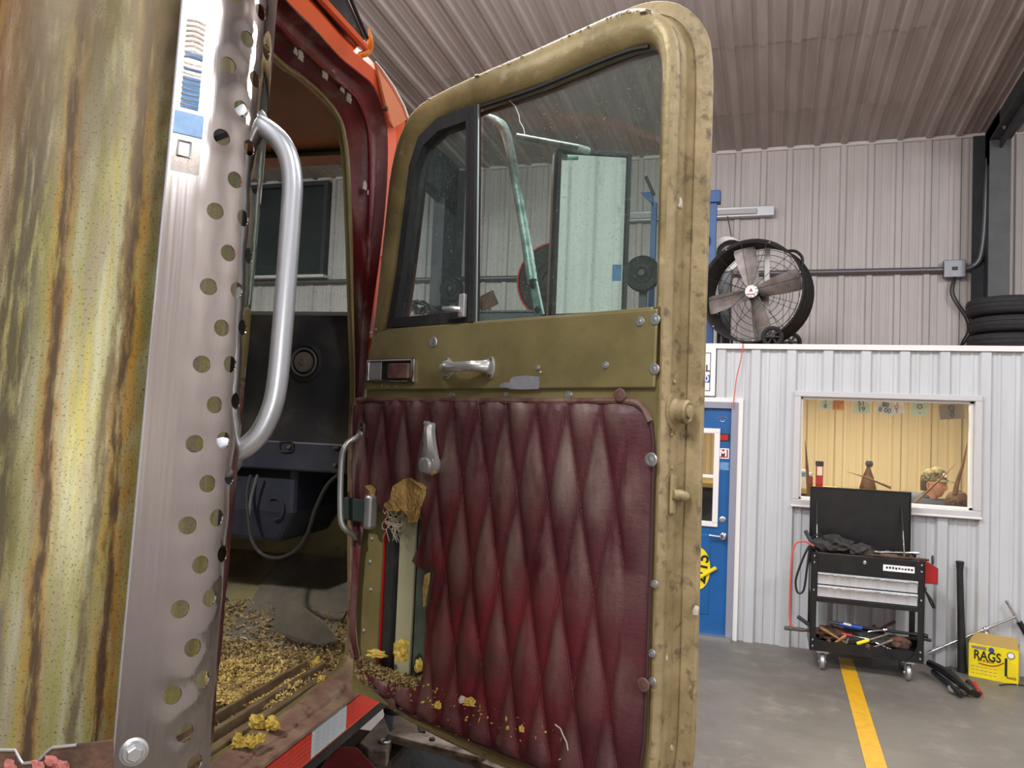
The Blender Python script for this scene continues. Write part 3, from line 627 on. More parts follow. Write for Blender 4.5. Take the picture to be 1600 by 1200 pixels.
# counter in the office
mb = MB().box(-.9, .62, 7.62, 8.25, 1.33, 1.37); t = empty('counter', (-.1, 7.95, 0), 'dark office counter with a pale top behind the window', 'counter')
obj('countertop', mb, 'card', t); obj('cabinet', MB().box(-.88, .60, 7.66, 8.25, 0, 1.33), 'blackm', t)
q = atY(1251, 741, 7.75)
t = empty('paper_box', (q.x, 7.75, 1.37), 'small white and blue box on the counter at the window edge', 'box')
obj('carton', MB().box(q.x - .06, q.x + .045, 7.70, 7.8, 1.37, 1.37 + .17), 'paper', t, bevel=.003); obj('print', MB().box(q.x - .055, q.x + .04, 7.696, 7.70, 1.48, 1.52), 'bluep', t)
q = atY(1281, 735, 7.72)
t = empty('tool_case', (q.x, 7.75, 1.37), 'tall dark red case with a white label in the office window', 'case')
obj('case_body', MB().box(q.x - .033, q.x + .028, 7.70, 7.78, 1.37, 1.62), 'red', t, bevel=.004); obj('lid', MB().box(q.x - .036, q.x + .031, 7.695, 7.785, 1.585, 1.63), 'ink', t, bevel=.004)
obj('case_label', MB().box(q.x - .024, q.x + .02, 7.695, 7.70, 1.50, 1.58), 'inkw', t)
t = empty('jar', (q.x - .085, 7.75, 1.37), 'small red jar beside the tall red case', 'jar')
mb = MB(); mb.lathe((q.x - .085, 7.75, 1.37), (0, 0, 1), [(.026, 0), (.028, .01), (.028, .1), (.02, .12)], 14); obj('jar_body', mb, 'red', t, smooth=True)
mb = MB(); mb.lathe((q.x - .085, 7.75, 1.49), (0, 0, 1), [(.024, 0), (.024, .025), (0, .026)], 14); obj('lid', mb, 'inkw', t, smooth=True)
# horn-like ornaments on the sill, and the metal figure
def horn(pxs, rad, lab, name='horn_ornament', y=7.49, m='brass'):
    P = [atY(a, b, y) for a, b in pxs]; P = smooth_curve(P, 5); n = len(P); mb = MB()
    mb.tube([tuple(v) for v in P], [max(.0012, rad * (1 - i / (n - 1)) ** .8) for i in range(n)], 8)
    return obj(name, mb, m, smooth=True, label=lab, cat='ornament')
horn([(1264, 776), (1262, 745), (1260, 712), (1258, 688)], .019, 'upright brown horn tapering to a point at the window left')
horn([(1392, 762), (1375, 755), (1350, 745), (1323, 737)], .014, 'thin brown spike lying across the metal figure')
horn([(1430, 785), (1452, 765), (1475, 743), (1494, 724)], .012, 'thin tan horn crossing in front of the seated man')
horn([(1492, 772), (1497, 750), (1506, 720), (1511, 692)], .024, 'brown curved horn at the right end of the window')
q = atY(1356, 762, 7.6)
t = empty('metal_figure', (q.x, 7.6, wz0), 'brown cone shaped metal figure with a round head behind the toolbox lid', 'ornament')
mb = MB(); mb.lathe((q.x, 7.6, wz0), (0, 0, 1), [(.075, 0), (.07, .12), (.045, .22), (.014, .30), (.010, .32)], 14); obj('robe', mb, 'brass', t, smooth=True)
mb = MB(); mb.lathe((q.x + .008, 7.6, wz0 + .30), (0, 0, 1), [(0, 0), (.024, .008), (.034, .034), (.024, .06), (0, .068)], 14); obj('head', mb, 'steel', t, smooth=True)
q = atY(1496, 780, 7.55)
t = empty('pine_cone', (q.x, 7.55, wz0 - .02), 'dark scaly pine cone ornament in the lower right window corner', 'ornament')
mb = MB(); mb.lathe((q.x, 7.55, wz0 - .02), (0, 0, 1), [(.04, 0), (.085, .04), (.09, .10), (.06, .15), (0, .17)], 16); obj('core', mb, 'brass', t, smooth=True)
mb = MB()
for i in range(110):
    a = i * 2.4; h = i / 110 * .16; r = .088 * math.sin(PI * (.22 + .72 * h / .16)); c = V3((q.x + r * math.cos(a), 7.55 + r * math.sin(a), wz0 - .02 + h)); n_ = V3((math.cos(a), math.sin(a), .5)).normalized()
    mb.lathe(tuple(c), tuple(n_), [(.019, -.006), (.017, .006), (0, .016)], 5)
ob = obj('scales', mb, 'rust', t, kind='stuff')
q = atY(1470, 775, 7.7)

# ---- the seated man
def skin_body(name, joints, edges, m, parent, lvl=2):
    me = bpy.data.meshes.new(name); me.from_pydata([tuple(j[0]) for j in joints], edges, [])
    o = bpy.data.objects.new(name, me); COL.objects.link(o)
    sm = o.modifiers.new('skin', 'SKIN'); sm.use_smooth_shade = True
    for i, j in enumerate(joints):
        sv = me.skin_vertices[0].data[i]; sv.radius = j[1] if isinstance(j[1], tuple) else (j[1], j[1]); sv.use_root = (i == 0)
    ss = o.modifiers.new('sub', 'SUBSURF'); ss.levels = ss.render_levels = lvl
    me.materials.append(M[m]); o.parent = parent; o.matrix_parent_inverse = MW[parent].inverted(); MW[o] = Matrix.Identity(4); return o
hc = atY(1459, 757, 7.85)          # head centre
hx, hy, hz = hc.x, hc.y, hc.z
man = empty('person', (hx - .1, hy + .1, 0), 'seated man in a camouflage cap and grey shirt inside the office', 'person')
J = [((hx - .16, hy + .1, hz - .76), (.15, .11)), ((hx - .12, hy + .08, hz - .55), (.15, .10)), ((hx - .06, hy + .05, hz - .28), (.17, .11)), ((hx - .035, hy + .04, hz - .18), (.10, .08)), ((hx - .02, hy + .02, hz - .125), (.06, .06)),
     ((hx - .20, hy + .17, hz - .19), .075), ((hx - .20, hy + .22, hz - .5), .05), ((hx + .02, hy + .1, hz - .62), .038),
     ((hx + .12, hy - .09, hz - .20), .075), ((hx + .16, hy - .12, hz - .5), .05), ((hx + .32, hy - .02, hz - .58), .038),
     ((hx - .06, hy + .18, hz - .8), .09), ((hx + .32, hy + .2, hz - .78), .075), ((hx + .34, hy + .2, .1), .05),
     ((hx - .10, hy - .02, hz - .8), .09), ((hx + .34, hy - .05, hz - .78), .075), ((hx + .36, hy - .05, .1), .05)]
J = [((p[0][0], p[0][1], p[0][2] + (.05 if p[0][2] > hz - .6 else 0)), p[1]) for p in J]
E_ = [(0, 1), (1, 2), (2, 3), (3, 4), (2, 5), (5, 6), (6, 7), (2, 8), (8, 9), (9, 10), (0, 11), (11, 12), (12, 13), (0, 14), (14, 15), (15, 16)]
skin_body('clothed_body', J, E_, 'shirt', man)
mb = MB(); mb.tube([(hx - .035, hy + .02, hz - .16), (hx - .015, hy + .01, hz - .10), (hx - .01, hy, hz - .04)], [.062, .056, .058], 14); obj('neck', mb, 'skin', man, smooth=True)
# head: sculpted from a sphere, face turned to the right and a little towards us
def head(c, yaw, parent, s=1.0):
    me = bmesh.new(); bmesh.ops.create_uvsphere(me, u_segments=40, v_segments=28, radius=1)
    out = MB(); Rz = Matrix.Rotation(yaw, 3, 'Z'); ids = {}
    def g(x, y, z, cx, cy, cz, sx, sy, sz): return math.exp(-((x - cx) / sx) ** 2 - ((y - cy) / sy) ** 2 - ((z - cz) / sz) ** 2)
    for v in me.verts:
        x, y, z = v.co
        X, Y_, Z = x * .098, y * .074, z * .118
        if z < -.1: Y_ *= 1 - .28 * min(1, (-z - .1)); X *= 1 - .12 * (-z - .1)
        if x > 0 and z < -.2: X += .012 * (-z)
        fx = x
        X += .026 * g(fx, y, z, 1, 0, -.18, .5, .14, .16)      # nose
        X += .012 * g(fx, y, z, .95, 0, .12, .4, .5, .12)      # brow
        X -= .012 * g(fx, y, z, .95, .28, -.02, .4, .16, .1) + .012 * g(fx, y, z, .95, -.28, -.02, .4, .16, .1)   # eye sockets
        X += .008 * g(fx, y, z, .9, 0, -.5, .4, .3, .05) + .008 * g(fx, y, z, .9, 0, -.6, .4, .26, .05) - .004 * g(fx, y, z, .9, 0, -.55, .4, .3, .03)  # lips
        X += .012 * g(fx, y, z, .7, 0, -.86, .4, .3, .14)      # chin
        out.v.append(V3(c) + Rz @ (V3((X, Y_, Z)) * s))
    out.f = [[v.index for v in f.verts] for f in me.faces]; out.mi = [0] * len(out.f); me.free()
    hd = obj('head', out, 'skin', parent, smooth=True, angle=80)
    for sg in (-1, 1):
        mb = MB(); e_ = V3(c) + Rz @ V3((.083, sg * .026, .0))
        mb.lathe(tuple(e_), tuple(Rz @ V3((1, 0, 0))), [(.011, -.008), (.011, -.002), (.006, .003), (0, .004)], 10); obj('eye', mb, 'inkw', hd, smooth=True)
        mb = MB(); ea = V3(c) + Rz @ V3((-.008, sg * .073, -.01)); mb.tube([tuple(ea + Rz @ V3((.016 * math.cos(a), sg * .008, .03 * math.sin(a)))) for a in [2 * PI * i / 12 for i in range(12)]], .007, 6, closed=True); mb.lathe(tuple(ea), tuple(Rz @ V3((0, sg, 0))), [(.018, -.004), (.015, .002), (0, .003)], 10); obj('ear', mb, 'skin', hd, smooth=True)
    return hd, Rz
yaw = -.55
hd, Rz = head((hx, hy, hz), yaw, man)
mb = MB(); rings = []
for i in range(5):
    z = -.06 + i * .035; rr = [1.02, 1.05, 1.06, 1.03, .97][i]
    rings.append([tuple(V3((hx, hy, hz)) + Rz @ V3((-.012 + .095 * rr * math.cos(a), .076 * rr * math.sin(a), z))) for a in [PI * .55 + PI * .9 * j / 12 for j in range(13)]])
mb.loft(rings, close=False, cap=False); obj('hair', mb, 'hair', man, smooth=True)
mb = MB(); rings = []
for r, z in ((1.06, .035), (1.08, .06), (1.05, .09), (.9, .122), (.6, .142), (.15, .15), (0.01, .151)):
    rings.append([tuple(V3((hx, hy, hz)) + Rz @ V3((-.004 + .1 * r * math.cos(a), .08 * r * math.sin(a), z + .012 * math.cos(a)))) for a in [2 * PI * j / 24 for j in range(24)]])
mb.loft(rings); cp = obj('cap', mb, 'capm', man, smooth=True)
mb = MB(); out_, in_ = [], []
for j in range(13):
    a = -1.15 + 2.3 * j / 12
    in_.append(V3((hx, hy, hz)) + Rz @ V3((-.004 + .1 * 1.05 * math.cos(a), .08 * 1.05 * math.sin(a), .046 + .01 * math.cos(a))))
    out_.append(V3((hx, hy, hz)) + Rz @ V3((.01 + .165 * math.cos(a), .078 * math.sin(a), .05 - .022 * math.cos(a) ** 2 - .02 * math.sin(a) ** 2)))
mb.loft([[tuple(v) for v in in_], [tuple(v) for v in out_]], close=False, cap=False); obj('cap_brim', mb, 'capm', cp, smooth=True, solid=.004)
mb = MB(); e_ = V3((hx, hy, hz)) + Rz @ V3((.1, -.02, .09)); mb.lathe(tuple(e_), tuple(Rz @ V3((1, -.2, .4))), [(.022, -.004), (.02, .004), (0, .005)], 12); obj('cap_emblem', mb, 'inkw', cp)
# hands, folded over a desk edge
for sg, (bx, by, bz) in ((1, (hx + .05, hy + .09, hz - .63)), (-1, (hx + .35, hy - .01, hz - .585))):
    jj = [((bx, by, bz), (.028, .018)), ((bx + .045, by, bz - .004), (.036, .014)), ((bx + .085, by, bz - .006), (.036, .012))]; ee = [(0, 1), (1, 2)]
    for f_, (oy, ln) in enumerate(((-.03, .07), (-.01, .08), (.01, .075), (.03, .06))):
        k0 = len(jj); jj += [((bx + .1, by + oy, bz - .006), .009), ((bx + .1 + ln * .5, by + oy * 1.1, bz - .012), .008), ((bx + .1 + ln, by + oy * 1.1, bz - .03), .007)]; ee += [(2, k0), (k0, k0 + 1), (k0 + 1, k0 + 2)]
    k0 = len(jj); jj += [((bx + .05, by - sg * .045, bz - .005), .010), ((bx + .085, by - sg * .062, bz - .012), .008)]; ee += [(1, k0), (k0, k0 + 1)]
    skin_body('hand', jj, ee, 'skin', man, 1)
t = empty('stool', (hx - .14, hy + .1, 0), 'stool under the seated man in the office', 'stool')
mb = MB(); mb.lathe((hx - .14, hy + .1, hz - .99), (0, 0, 1), [(.17, 0), (.19, .02), (.19, .05), (.17, .07), (0, .07)], 20); obj('seat', mb, 'blackm', t, smooth=True)
for a in range(4):
    an = PI / 4 + a * PI / 2; mb = MB(); mb.tube([(hx - .14 + .12 * math.cos(an), hy + .1 + .12 * math.sin(an), hz - .97), (hx - .14 + .2 * math.cos(an), hy + .1 + .2 * math.sin(an), 0)], .012, 8); obj('leg', mb, 'galv', t)

# ================================================================ ON THE MEZZANINE
# drum fan
YF = 7.75
fc = atY(1172, 457, YF); fr_ = .49
fcx, fcz = fc.x, ZM + .035 + fr_ + .03
yawf = math.radians(-16); ax = V3((math.sin(yawf), -math.cos(yawf), 0)); fx = V3((math.cos(yawf), math.sin(yawf), 0)); F0 = V3((fcx, YF, fcz))
t = empty('drum_fan', (fcx, YF + .2, ZM), 'large black drum fan with four dusty blades standing on the deck', 'fan')
mb = MB(); n = 48; rings = []
for r, h in ((fr_, 0), (fr_ + .012, .006), (fr_ + .012, -.015), (fr_, -.03), (fr_, -.13), (fr_ + .008, -.14), (fr_, -.15), (fr_, -.27), (fr_ + .008, -.28), (fr_, -.29), (fr_, -.37), (fr_ + .012, -.385), (fr_ - .006, -.385), (fr_ - .006, 0)):
    rings.append([tuple(F0 + ax * h + (fx * math.cos(2 * PI * i / n) + V3((0, 0, 1)) * math.sin(2 * PI * i / n)) * r) for i in range(n)])
rings.append(rings[0]); mb.loft(rings, cap=False); obj('drum', mb, 'blackm', t, smooth=True)
def ring(c, r, w_, seg=40): 
    mb = MB(); mb.tube([tuple(c + (fx * math.cos(2 * PI * i / seg) + V3((0, 0, 1)) * math.sin(2 * PI * i / seg)) * r) for i in range(seg)], w_, 5, closed=True); return mb
for hh, nm in ((.012, 'front_grille'), (-.375, 'rear_grille')):
    mb = MB()
    for r in ((.47,) if hh > 0 else (.12, .18, .24, .30, .36, .42, .47)):
        q = ring(F0 + ax * hh, r, .0028 if hh > 0 else .003); k = len(mb.v); mb.v += q.v; mb.f += [[i + k for i in f] for f in q.f]; mb.mi += q.mi
    for i in range(12 if hh > 0 else 10):
        a = 2 * PI * i / (12 if hh > 0 else 10) + .2; d = fx * math.cos(a) + V3((0, 0, 1)) * math.sin(a); mb.tube([tuple(F0 + ax * hh + d * .05), tuple(F0 + ax * hh + d * .48)], .0026, 5)
    obj(nm, mb, 'vinylblk', t, kind='stuff')
mb = MB(); mb.lathe(tuple(F0 - ax * .30), tuple(ax), [(.07, 0), (.085, .03), (.085, .12), (.06, .18), (.03, .2), (.03, .26)], 20); obj('motor', mb, 'black', t, smooth=True)
mb = MB(); mb.lathe(tuple(F0 - ax * .07), tuple(ax), [(.05, 0), (.062, .012), (.062, .035), (.055, .04), (0, .041)], 24); cap_ = obj('hub_cap', mb, 'inkw', t, smooth=True)
hcn = F0 - ax * .028
tri = [hcn + fx * (.022 * math.cos(a)) + V3((0, 0, .008 + .022 * math.sin(a))) for a in (PI / 2, PI * 7 / 6, PI * 11 / 6)]
mb = MB(); mb.prism([tuple(v) for v in tri], ax * .002); obj('hub_emblem', mb, 'red', cap_)
mb = MB(xf=lambda a, b, c: hcn + fx * a + ax * c + V3((0, 0, b))); mb.box(-.04, .04, -.032, -.024, 0, .002); obj('hub_lettering_bar', mb, 'red', cap_)
for i in range(4):
    a = math.radians(104 + 90 * i); d = fx * math.cos(a) + V3((0, 0, 1)) * math.sin(a); e = fx * -math.sin(a) + V3((0, 0, 1)) * math.cos(a)
    mb = MB(); rings = []
    for q, (r, w_, tw_) in enumerate(((.05, .05, .55), (.12, .065, .5), (.26, .085, .42), (.42, .095, .34), (.455, .085, .32))):
        c = F0 - ax * .12 + d * r; e2 = e * math.cos(tw_) + ax * math.sin(tw_); nn = ax * math.cos(tw_) - e * math.sin(tw_)
        rings.append([tuple(c + e2 * (w_ * 1.12 * s1) + nn * (.012 * (1 - s1 * s1) + s2)) for s1, s2 in ((-1, 0), (-.4, 0), (.4, 0), (1, 0), (1, .003), (.4, .003), (-.4, .003), (-1, .003))])
    mb.loft(rings); obj('blade', mb, 'fanblade', t, smooth=True, angle=50)
for s_ in (.02, .02):
    pass
mb = MB(xf=lambda a, b, c: F0 + fx * a + ax * b + V3((0, 0, c))); mb.box(.035, .085, -.33, -.325, -.48, .48); obj('motor_bracket', mb, 'white', t)
mb = MB(); P0_ = F0 - ax * .06 + fx * .12 + V3((0, 0, -fr_ + .045)); 
for px_, nm, yy in ((1207, 'wheel', YF - .06), (1236, 'wheel', YF + .42)):
    c = atY(px_, 522 if px_ == 1207 else 524, yy); c.z = ZM + .105
    wv = (fx * .25 + ax * .97).normalized(); mb = MB(); mb.tube([tuple(c + (V3((wv.y, -wv.x, 0)) * math.cos(a) + V3((0, 0, 1)) * math.sin(a)) * .082) for a in [2 * PI * i / 24 for i in range(24)]], .021, 8, closed=True)
    wo_ = obj('wheel', mb, 'rubber', t, smooth=True)
    mb = MB(); mb.lathe(tuple(c - wv * .02), tuple(wv), [(.02, 0), (.025, .01), (.025, .045), (.01, .05), (0, .05)], 12)
    for i in range(6):
        a = 2 * PI * i / 6; d = V3((wv.y, -wv.x, 0)) * math.cos(a) + V3((0, 0, 1)) * math.sin(a); mb.tube([tuple(c), tuple(c + d * .07)], .011, 6)
    obj('spokes', mb, 'black', wo_)
    mb = MB(); mb.tube([tuple(c), tuple(F0 + fx * .12 - ax * (.06 if px_ == 1207 else .34) + V3((0, 0, -fr_ + .02)))], .012, 8); obj('axle_strut', mb, 'steel', t)
mb = MB(); bb = F0 - fx * .28 + V3((0, 0, -fr_ + .06)); mb.tube([tuple(bb - ax * .03), tuple(V3((bb.x, bb.y, ZM + .012)) - ax * .03), tuple(V3((bb.x, bb.y, ZM + .012)) - ax * .34), tuple(bb - ax * .34)], .012, 8); obj('foot', mb, 'steel', t)
hb = F0 + (fx * math.cos(.72) + V3((0, 0, 1)) * math.sin(.72)) * (fr_ + .01) - ax * .15
mb = MB(); mb.tube([tuple(v) for v in smooth_curve([hb - fx * .07 + V3((0, 0, .06)), hb + fx * .0 + V3((0, 0, .05)), hb + fx * .06 + V3((0, 0, -.01)), hb + fx * .065 + V3((0, 0, -.09))], 4)], .014, 8); obj('carry_handle', mb, 'vinylblk', t, smooth=True)
for i in range(7):
    a = .3 + i * .9; mb = MB(); mb.lathe(tuple(F0 + (fx * math.cos(a) + V3((0, 0, 1)) * math.sin(a)) * (fr_ - .004) + ax * .006), tuple(ax), [(.009, 0), (.009, .006), (0, .009)], 8); obj('bolt', mb, 'chrome', t)

# blue lift frame
t = empty('lift_frame', (atY(1112, 400, 8.4).x - .3, 8.4, ZM), 'blue painted steel lifting frame between the truck door and the fan', 'frame')
x2 = atY(1113, 400, 8.4).x; x1_ = atY(1017, 400, 8.4).x; zt = atY(1110, 300, 8.4).z
mb = MB().box(x2 - .035, x2 + .035, 8.36, 8.43, ZM, zt); obj('post', mb, 'blue_steel', t, bevel=.004)
mb = MB().box(x1_ - .03, x1_ + .03, 8.5, 8.57, ZM, zt - .05); obj('post', mb, 'blue_steel', t, bevel=.004)
mb = MB().box(x2 - .45, x2 + .07, 8.33, 8.46, zt - .13, zt); obj('top_beam', mb, 'blue_steel', t, bevel=.006)
mb = MB(); a = atY(1009, 276, 8.5); b = atY(1022, 305, 8.5); mb.tube([tuple(a), tuple(b)], .018, 6); mb2 = mb; obj('brace', mb2, 'steel', t)
mb = MB(); c = atY(1013, 300, 8.5); mb.prism([tuple(c + V3(v)) for v in ((-.09, 0, .0), (.06, 0, 0), (.06, 0, -.16))], (0, .02, 0)); obj('gusset', mb, 'blue_steel', t)
q = atY(1104, 375, 8.35); obj('control_box', MB().box(q.x - .06, q.x + .03, 8.28, 8.36, q.z - .04, q.z + .04), 'black', t, bevel=.005); obj('control_face', MB().box(q.x - .02, q.x + .025, 8.275, 8.28, q.z - .025, q.z + .025), 'inkw', t)
for xx in (x1_, x2): obj('foot_beam', MB().box(xx - .04, xx + .04, 8.0, 8.9, ZM, ZM + .05), 'blue_steel', t, bevel=.005)
# pale spool behind the fan
q = atY(1134, 398, 8.7)
t = empty('cable_spool', (q.x, 8.75, ZM), 'pale round spool with black straps behind the drum fan', 'spool')
mb = MB(); mb.lathe((q.x, 8.65, q.z), (0, 1, 0), [(0, 0), (.19, .0), (.20, .02), (.19, .04), (.09, .05), (.09, .16), (.19, .17), (.2, .19), (.19, .2), (0, .2)], 28); obj('reel', mb, 'paper', t, smooth=True)
obj('stand', MB().box(q.x - .07, q.x + .07, 8.68, 8.84, ZM, q.z - .08), 'black', t, bevel=.01)
mb = MB(); mb.tube([tuple(V3((q.x + .06 + .13 * math.cos(a), 8.62, q.z + .0 + .12 * math.sin(a)))) for a in [PI * 1.1 * i / 10 for i in range(11)]], .026, 8); obj('strap', mb, 'vinylblk', t, smooth=True)
# dark roller with pulley, seen through the door glass
def wheel_thing(name, px, py, y, r, lab, cat, w_=.12, rim=None, m='rubber'):
    c = atY(px, py, y); t = empty(name, (c.x, y, ZM), lab, cat)
    mb = MB(); mb.lathe((c.x, y - w_ / 2, c.z), (0, 1, 0), [(0, .02), (r * .3, .02), (r * .34, .0), (r * .52, .01), (r * .58, .03), (r * .8, .02), (r * .95, 0), (r, w_ * .2), (r, w_ * .8), (r * .9, w_), (0, w_)], 32); obj('disc', mb, m, t, smooth=True)
    if rim: mb = MB(); mb.tube([(c.x + r * math.cos(a), y - w_ / 2, c.z + r * math.sin(a)) for a in [2 * PI * i / 40 for i in range(40)]], .012, 6, closed=True); obj('rim_edge', mb, rim, t, smooth=True)
    mb = MB(); mb.lathe((c.x, y - w_ / 2 - .02, c.z), (0, 1, 0), [(0, 0), (r * .18, 0), (r * .2, .03)], 16); obj('hub', mb, 'steel', t, smooth=True)
    obj('stand', MB().box(c.x - .04, c.x + .04, y + w_ / 2, y + w_ / 2 + .06, ZM, c.z), 'steel', t)
    obj('base', MB().box(c.x - .12, c.x + .12, y - .1, y + w_ / 2 + .1, ZM, ZM + .03), 'steel', t); return t
wheel_thing('pulley_wheel', 1004, 428, 7.95, .185, 'dark rubber wheel on a stand seen at the right edge of the door glass', 'wheel')
wheel_thing('round_cover', 868, 440, 8.35, .43, 'large dark disc with a red rim standing behind the mirror', 'disc', .1, 'red', 'blackm')
wheel_thing('small_wheel', 706, 452, 8.75, .15, 'small dark wheel on the deck seen through the vent window', 'wheel', .1)
# clutter along the deck seen through the glass
q0, q1 = atY(585, 497, 7.6), atY(739, 497, 7.6); ZC = atY(690, 499, 7.6).z
t = empty('storage_crate', ((q0.x + q1.x) / 2, 7.95, ZM), 'long low wooden crate on the deck behind the vent window', 'crate')
for k in range(3):
    z_ = ZM + .005 + k * (ZC - ZM - .02) / 3; obj('crate_board', MB().box(q0.x, q1.x, 7.50, 7.52, z_, z_ + (ZC - ZM - .02) / 3 - .012), 'wood', t, bevel=.002)
for xx in (q0.x + .02, (q0.x + q1.x) / 2, q1.x - .06): obj('corner_post', MB().box(xx, xx + .05, 7.521, 7.56, ZM, ZC - .015), 'wood', t)
obj('crate_top', MB().box(q0.x, q1.x, 7.50, 8.6, ZC - .015, ZC), 'steel', t); obj('crate_side', MB().box(q0.x, q0.x + .02, 7.53, 8.6, ZM, ZC - .016), 'wood', t); obj('crate_side', MB().box(q1.x - .02, q1.x, 7.53, 8.6, ZM, ZC - .016), 'wood', t)
q = atY(690, 492, 7.8)
mbs = [('plank', (600, 700), 489, .04, 'wood', 'long pale plank lying on the deck behind the vent window'), ('plank', (612, 708), 503, .05, 'galv', 'pale grey board lying at the deck edge behind the vent window')]
for q, (nm, (a, b), py, th, mm, lb) in enumerate(mbs):
    A_, B_ = atY(a, py, 7.6 + .2 * q), atY(b, py, 7.6 + .2 * q)
    obj(nm, MB().box(A_.x, B_.x, 7.53 + .16 * q, 7.66 + .16 * q, ZC + .001, ZC + th), mm, bevel=.004, label=lb, cat='board')
q0 = atY(745, 500, 7.7); q1 = atY(845, 495, 7.7)
t = empty('metal_tray', ((q0.x + q1.x) / 2, 7.85, ZM), 'long low dark metal tray on the deck seen through the main door glass', 'tray')
zt_ = atY(800, 485, 7.7).z
obj('tray_body', MB().box(q0.x, q1.x, 7.7, 8.05, ZM, zt_ - .02), 'steel', t, bevel=.01); obj('tray_rim', MB().box(q0.x - .02, q1.x + .02, 7.68, 8.07, zt_ - .02, zt_), 'steel_lt', t, bevel=.004)
c = atY(762, 470, 7.85); R_ = Matrix.Rotation(-.45, 3, 'Y'); mb = MB(lambda a, b, c_: c + R_ @ V3((a, b, c_)))
mb.box(-.10, .10, 0, .01, -.085, .085).box(-.10, -.09, -.06, 0, -.085, .085).box(-.03, .0, -.02, .0, -.13, -.085); obj('rusty_bracket', mb, 'rust', bevel=.003, label='tilted brown rusty bracket plate standing in the metal tray', cat='bracket')
for i, (px, py, r, lab) in enumerate(((635, 470, .13, 'leftmost coil of black cable on the deck'), (655, 466, .14, 'second coil of black cable from the left'), (672, 472, .12, 'third coil of black cable beside the grey column'), (690, 468, .13, 'rightmost coil of black cable near the small wheel'))):
    c = atY(px, py, 7.98 + .14 * i); c.z = ZC + r * .9 + .02; P = []
    for k in range(70):
        a = k / 70 * 2 * PI * 4; rr = r + .02 * math.sin(k * 1.7 + i); P.append((c.x + rr * math.cos(a), c.y + .05 * math.sin(k * .5) + .02 * (k / 70), c.z + rr * .9 * math.sin(a)))
    mb = MB(); mb.tube(P, .016, 6); obj('cable_coil', mb, 'vinylblk', smooth=True, label=lab, cat='cable', group='cable coils on the deck')
c = atY(716, 484, 7.9); t = empty('toolbox', (c.x, 7.9, ZC), 'small blue grey plastic box at the right end of the cable coils', 'box')
obj('box_body', MB().box(c.x - .12, c.x + .12, 7.85, 7.97, ZC, ZC + .10), 'shirt', t, bevel=.01); obj('lid', MB().box(c.x - .125, c.x + .125, 7.845, 7.975, ZC + .10, ZC + .12), 'steel', t, bevel=.008)
# the tyre stack
q = atY(1513, 500, 7.95); R_t = .345; cxT = q.x + R_t + .005
zz = [ZM, ZM + .165, ZM + .32]; hh = [.165, .155, .17]
labs = ('bottom tyre of the stack at the right end of the deck', 'middle tyre of the stack at the right end of the deck', 'top tyre of the stack at the right end of the deck')
for i in range(3):
    dxx = (-.0, .008, -.012)[i]; H_ = hh[i]; t = empty('tyre', (cxT + dxx, 8.0, zz[i]), labs[i], 'tyre', 'tyres stacked on the deck')
    mb = MB(); pr = [(.20, .02), (.235, .0), (.30, .006), (.335, .022), (R_t, .045), (R_t, H_ - .045), (.335, H_ - .022), (.30, H_ - .006), (.235, H_), (.20, H_ - .02), (.215, H_ / 2)]
    n = 48; rings = [[(cxT + dxx + r * math.cos(2 * PI * j / n), 8.0 + r * math.sin(2 * PI * j / n), zz[i] + h) for j in range(n)] for r, h in pr]; rings.append(rings[0]); mb.loft(rings, cap=False)
    ty = obj('casing', mb, 'tyre', t, smooth=True, angle=60)
    for k in (-.02, 0.02):
        mb = MB(); mb.tube([(cxT + dxx + (R_t + .001) * math.cos(2 * PI * j / n), 8.0 + (R_t + .001) * math.sin(2 * PI * j / n), zz[i] + H_ / 2 + k) for j in range(n)], .003, 4, closed=True); obj('tread_rib', mb, 'blackm', ty)

# ================================================================ TOOL CART
YC = 6.78; cx0, cx1, yb0, yb1 = .335, 1.155, YC, YC + .42
t = empty('tool_cart', ((cx0 + cx1) / 2, YC + .2, 0), 'black rolling tool cart with an open lid and two silver drawers', 'cart')
cart = t
for (x, y) in ((cx0, yb0), (cx1 - .045, yb0), (cx0, yb1 - .03), (cx1 - .045, yb1 - .03)):
    mb = MB().box(x, x + .045, y, y + .004, .15, .93).box(x if x < .7 else x + .041, x + .004 if x < .7 else x + .045, y, y + .03, .15, .93); lg = obj('leg', mb, 'black', t)
    if y == yb0:
        for z in (.90, .85, .63, .235, .185): 
            mb = MB(); mb.lathe((x + .022, y, z), (0, -1, 0), [(.0085, 0), (.007, .004), (0, .006)], 10); obj('rivet', mb, 'chrome', lg, smooth=True)
obj('top_box', MB().box(cx0 + .045, cx1 - .045, YC + .005, yb1, .79, .93).box(cx0 + .004, cx1 - .004, YC + .012, yb1, .575, .79).box(cx0 + .045, cx1 - .045, YC - .004, YC + .02, .54, .578), 'black', t, bevel=.004)
for z0_, z1_ in ((.685, .775), (.585, .675)):
    xa, xb2 = cx0 + .05, cx1 - .05; pr = [(0, z0_), (-.004, z0_), (-.006, z1_ - .045), (-.022, z1_ - .022), (-.024, z1_ - .006), (-.014, z1_), (0, z1_)]
    mb = MB(); mb.loft([[(xa, YC + dy, z) for dy, z in pr], [(xb2, YC + dy, z) for dy, z in pr]]); dr = obj('drawer', mb, 'alu', t, smooth=True, angle=50)
    rr = random.Random(3); mb = MB(); pts_ = [(xa + (xb2 - xa) * i / 40, YC - .0255, z1_ - .012 - rr.random() * .008) for i in range(41)]
    mb.tube(pts_, .004, 5); obj('pull_lip', mb, 'chrome', dr)
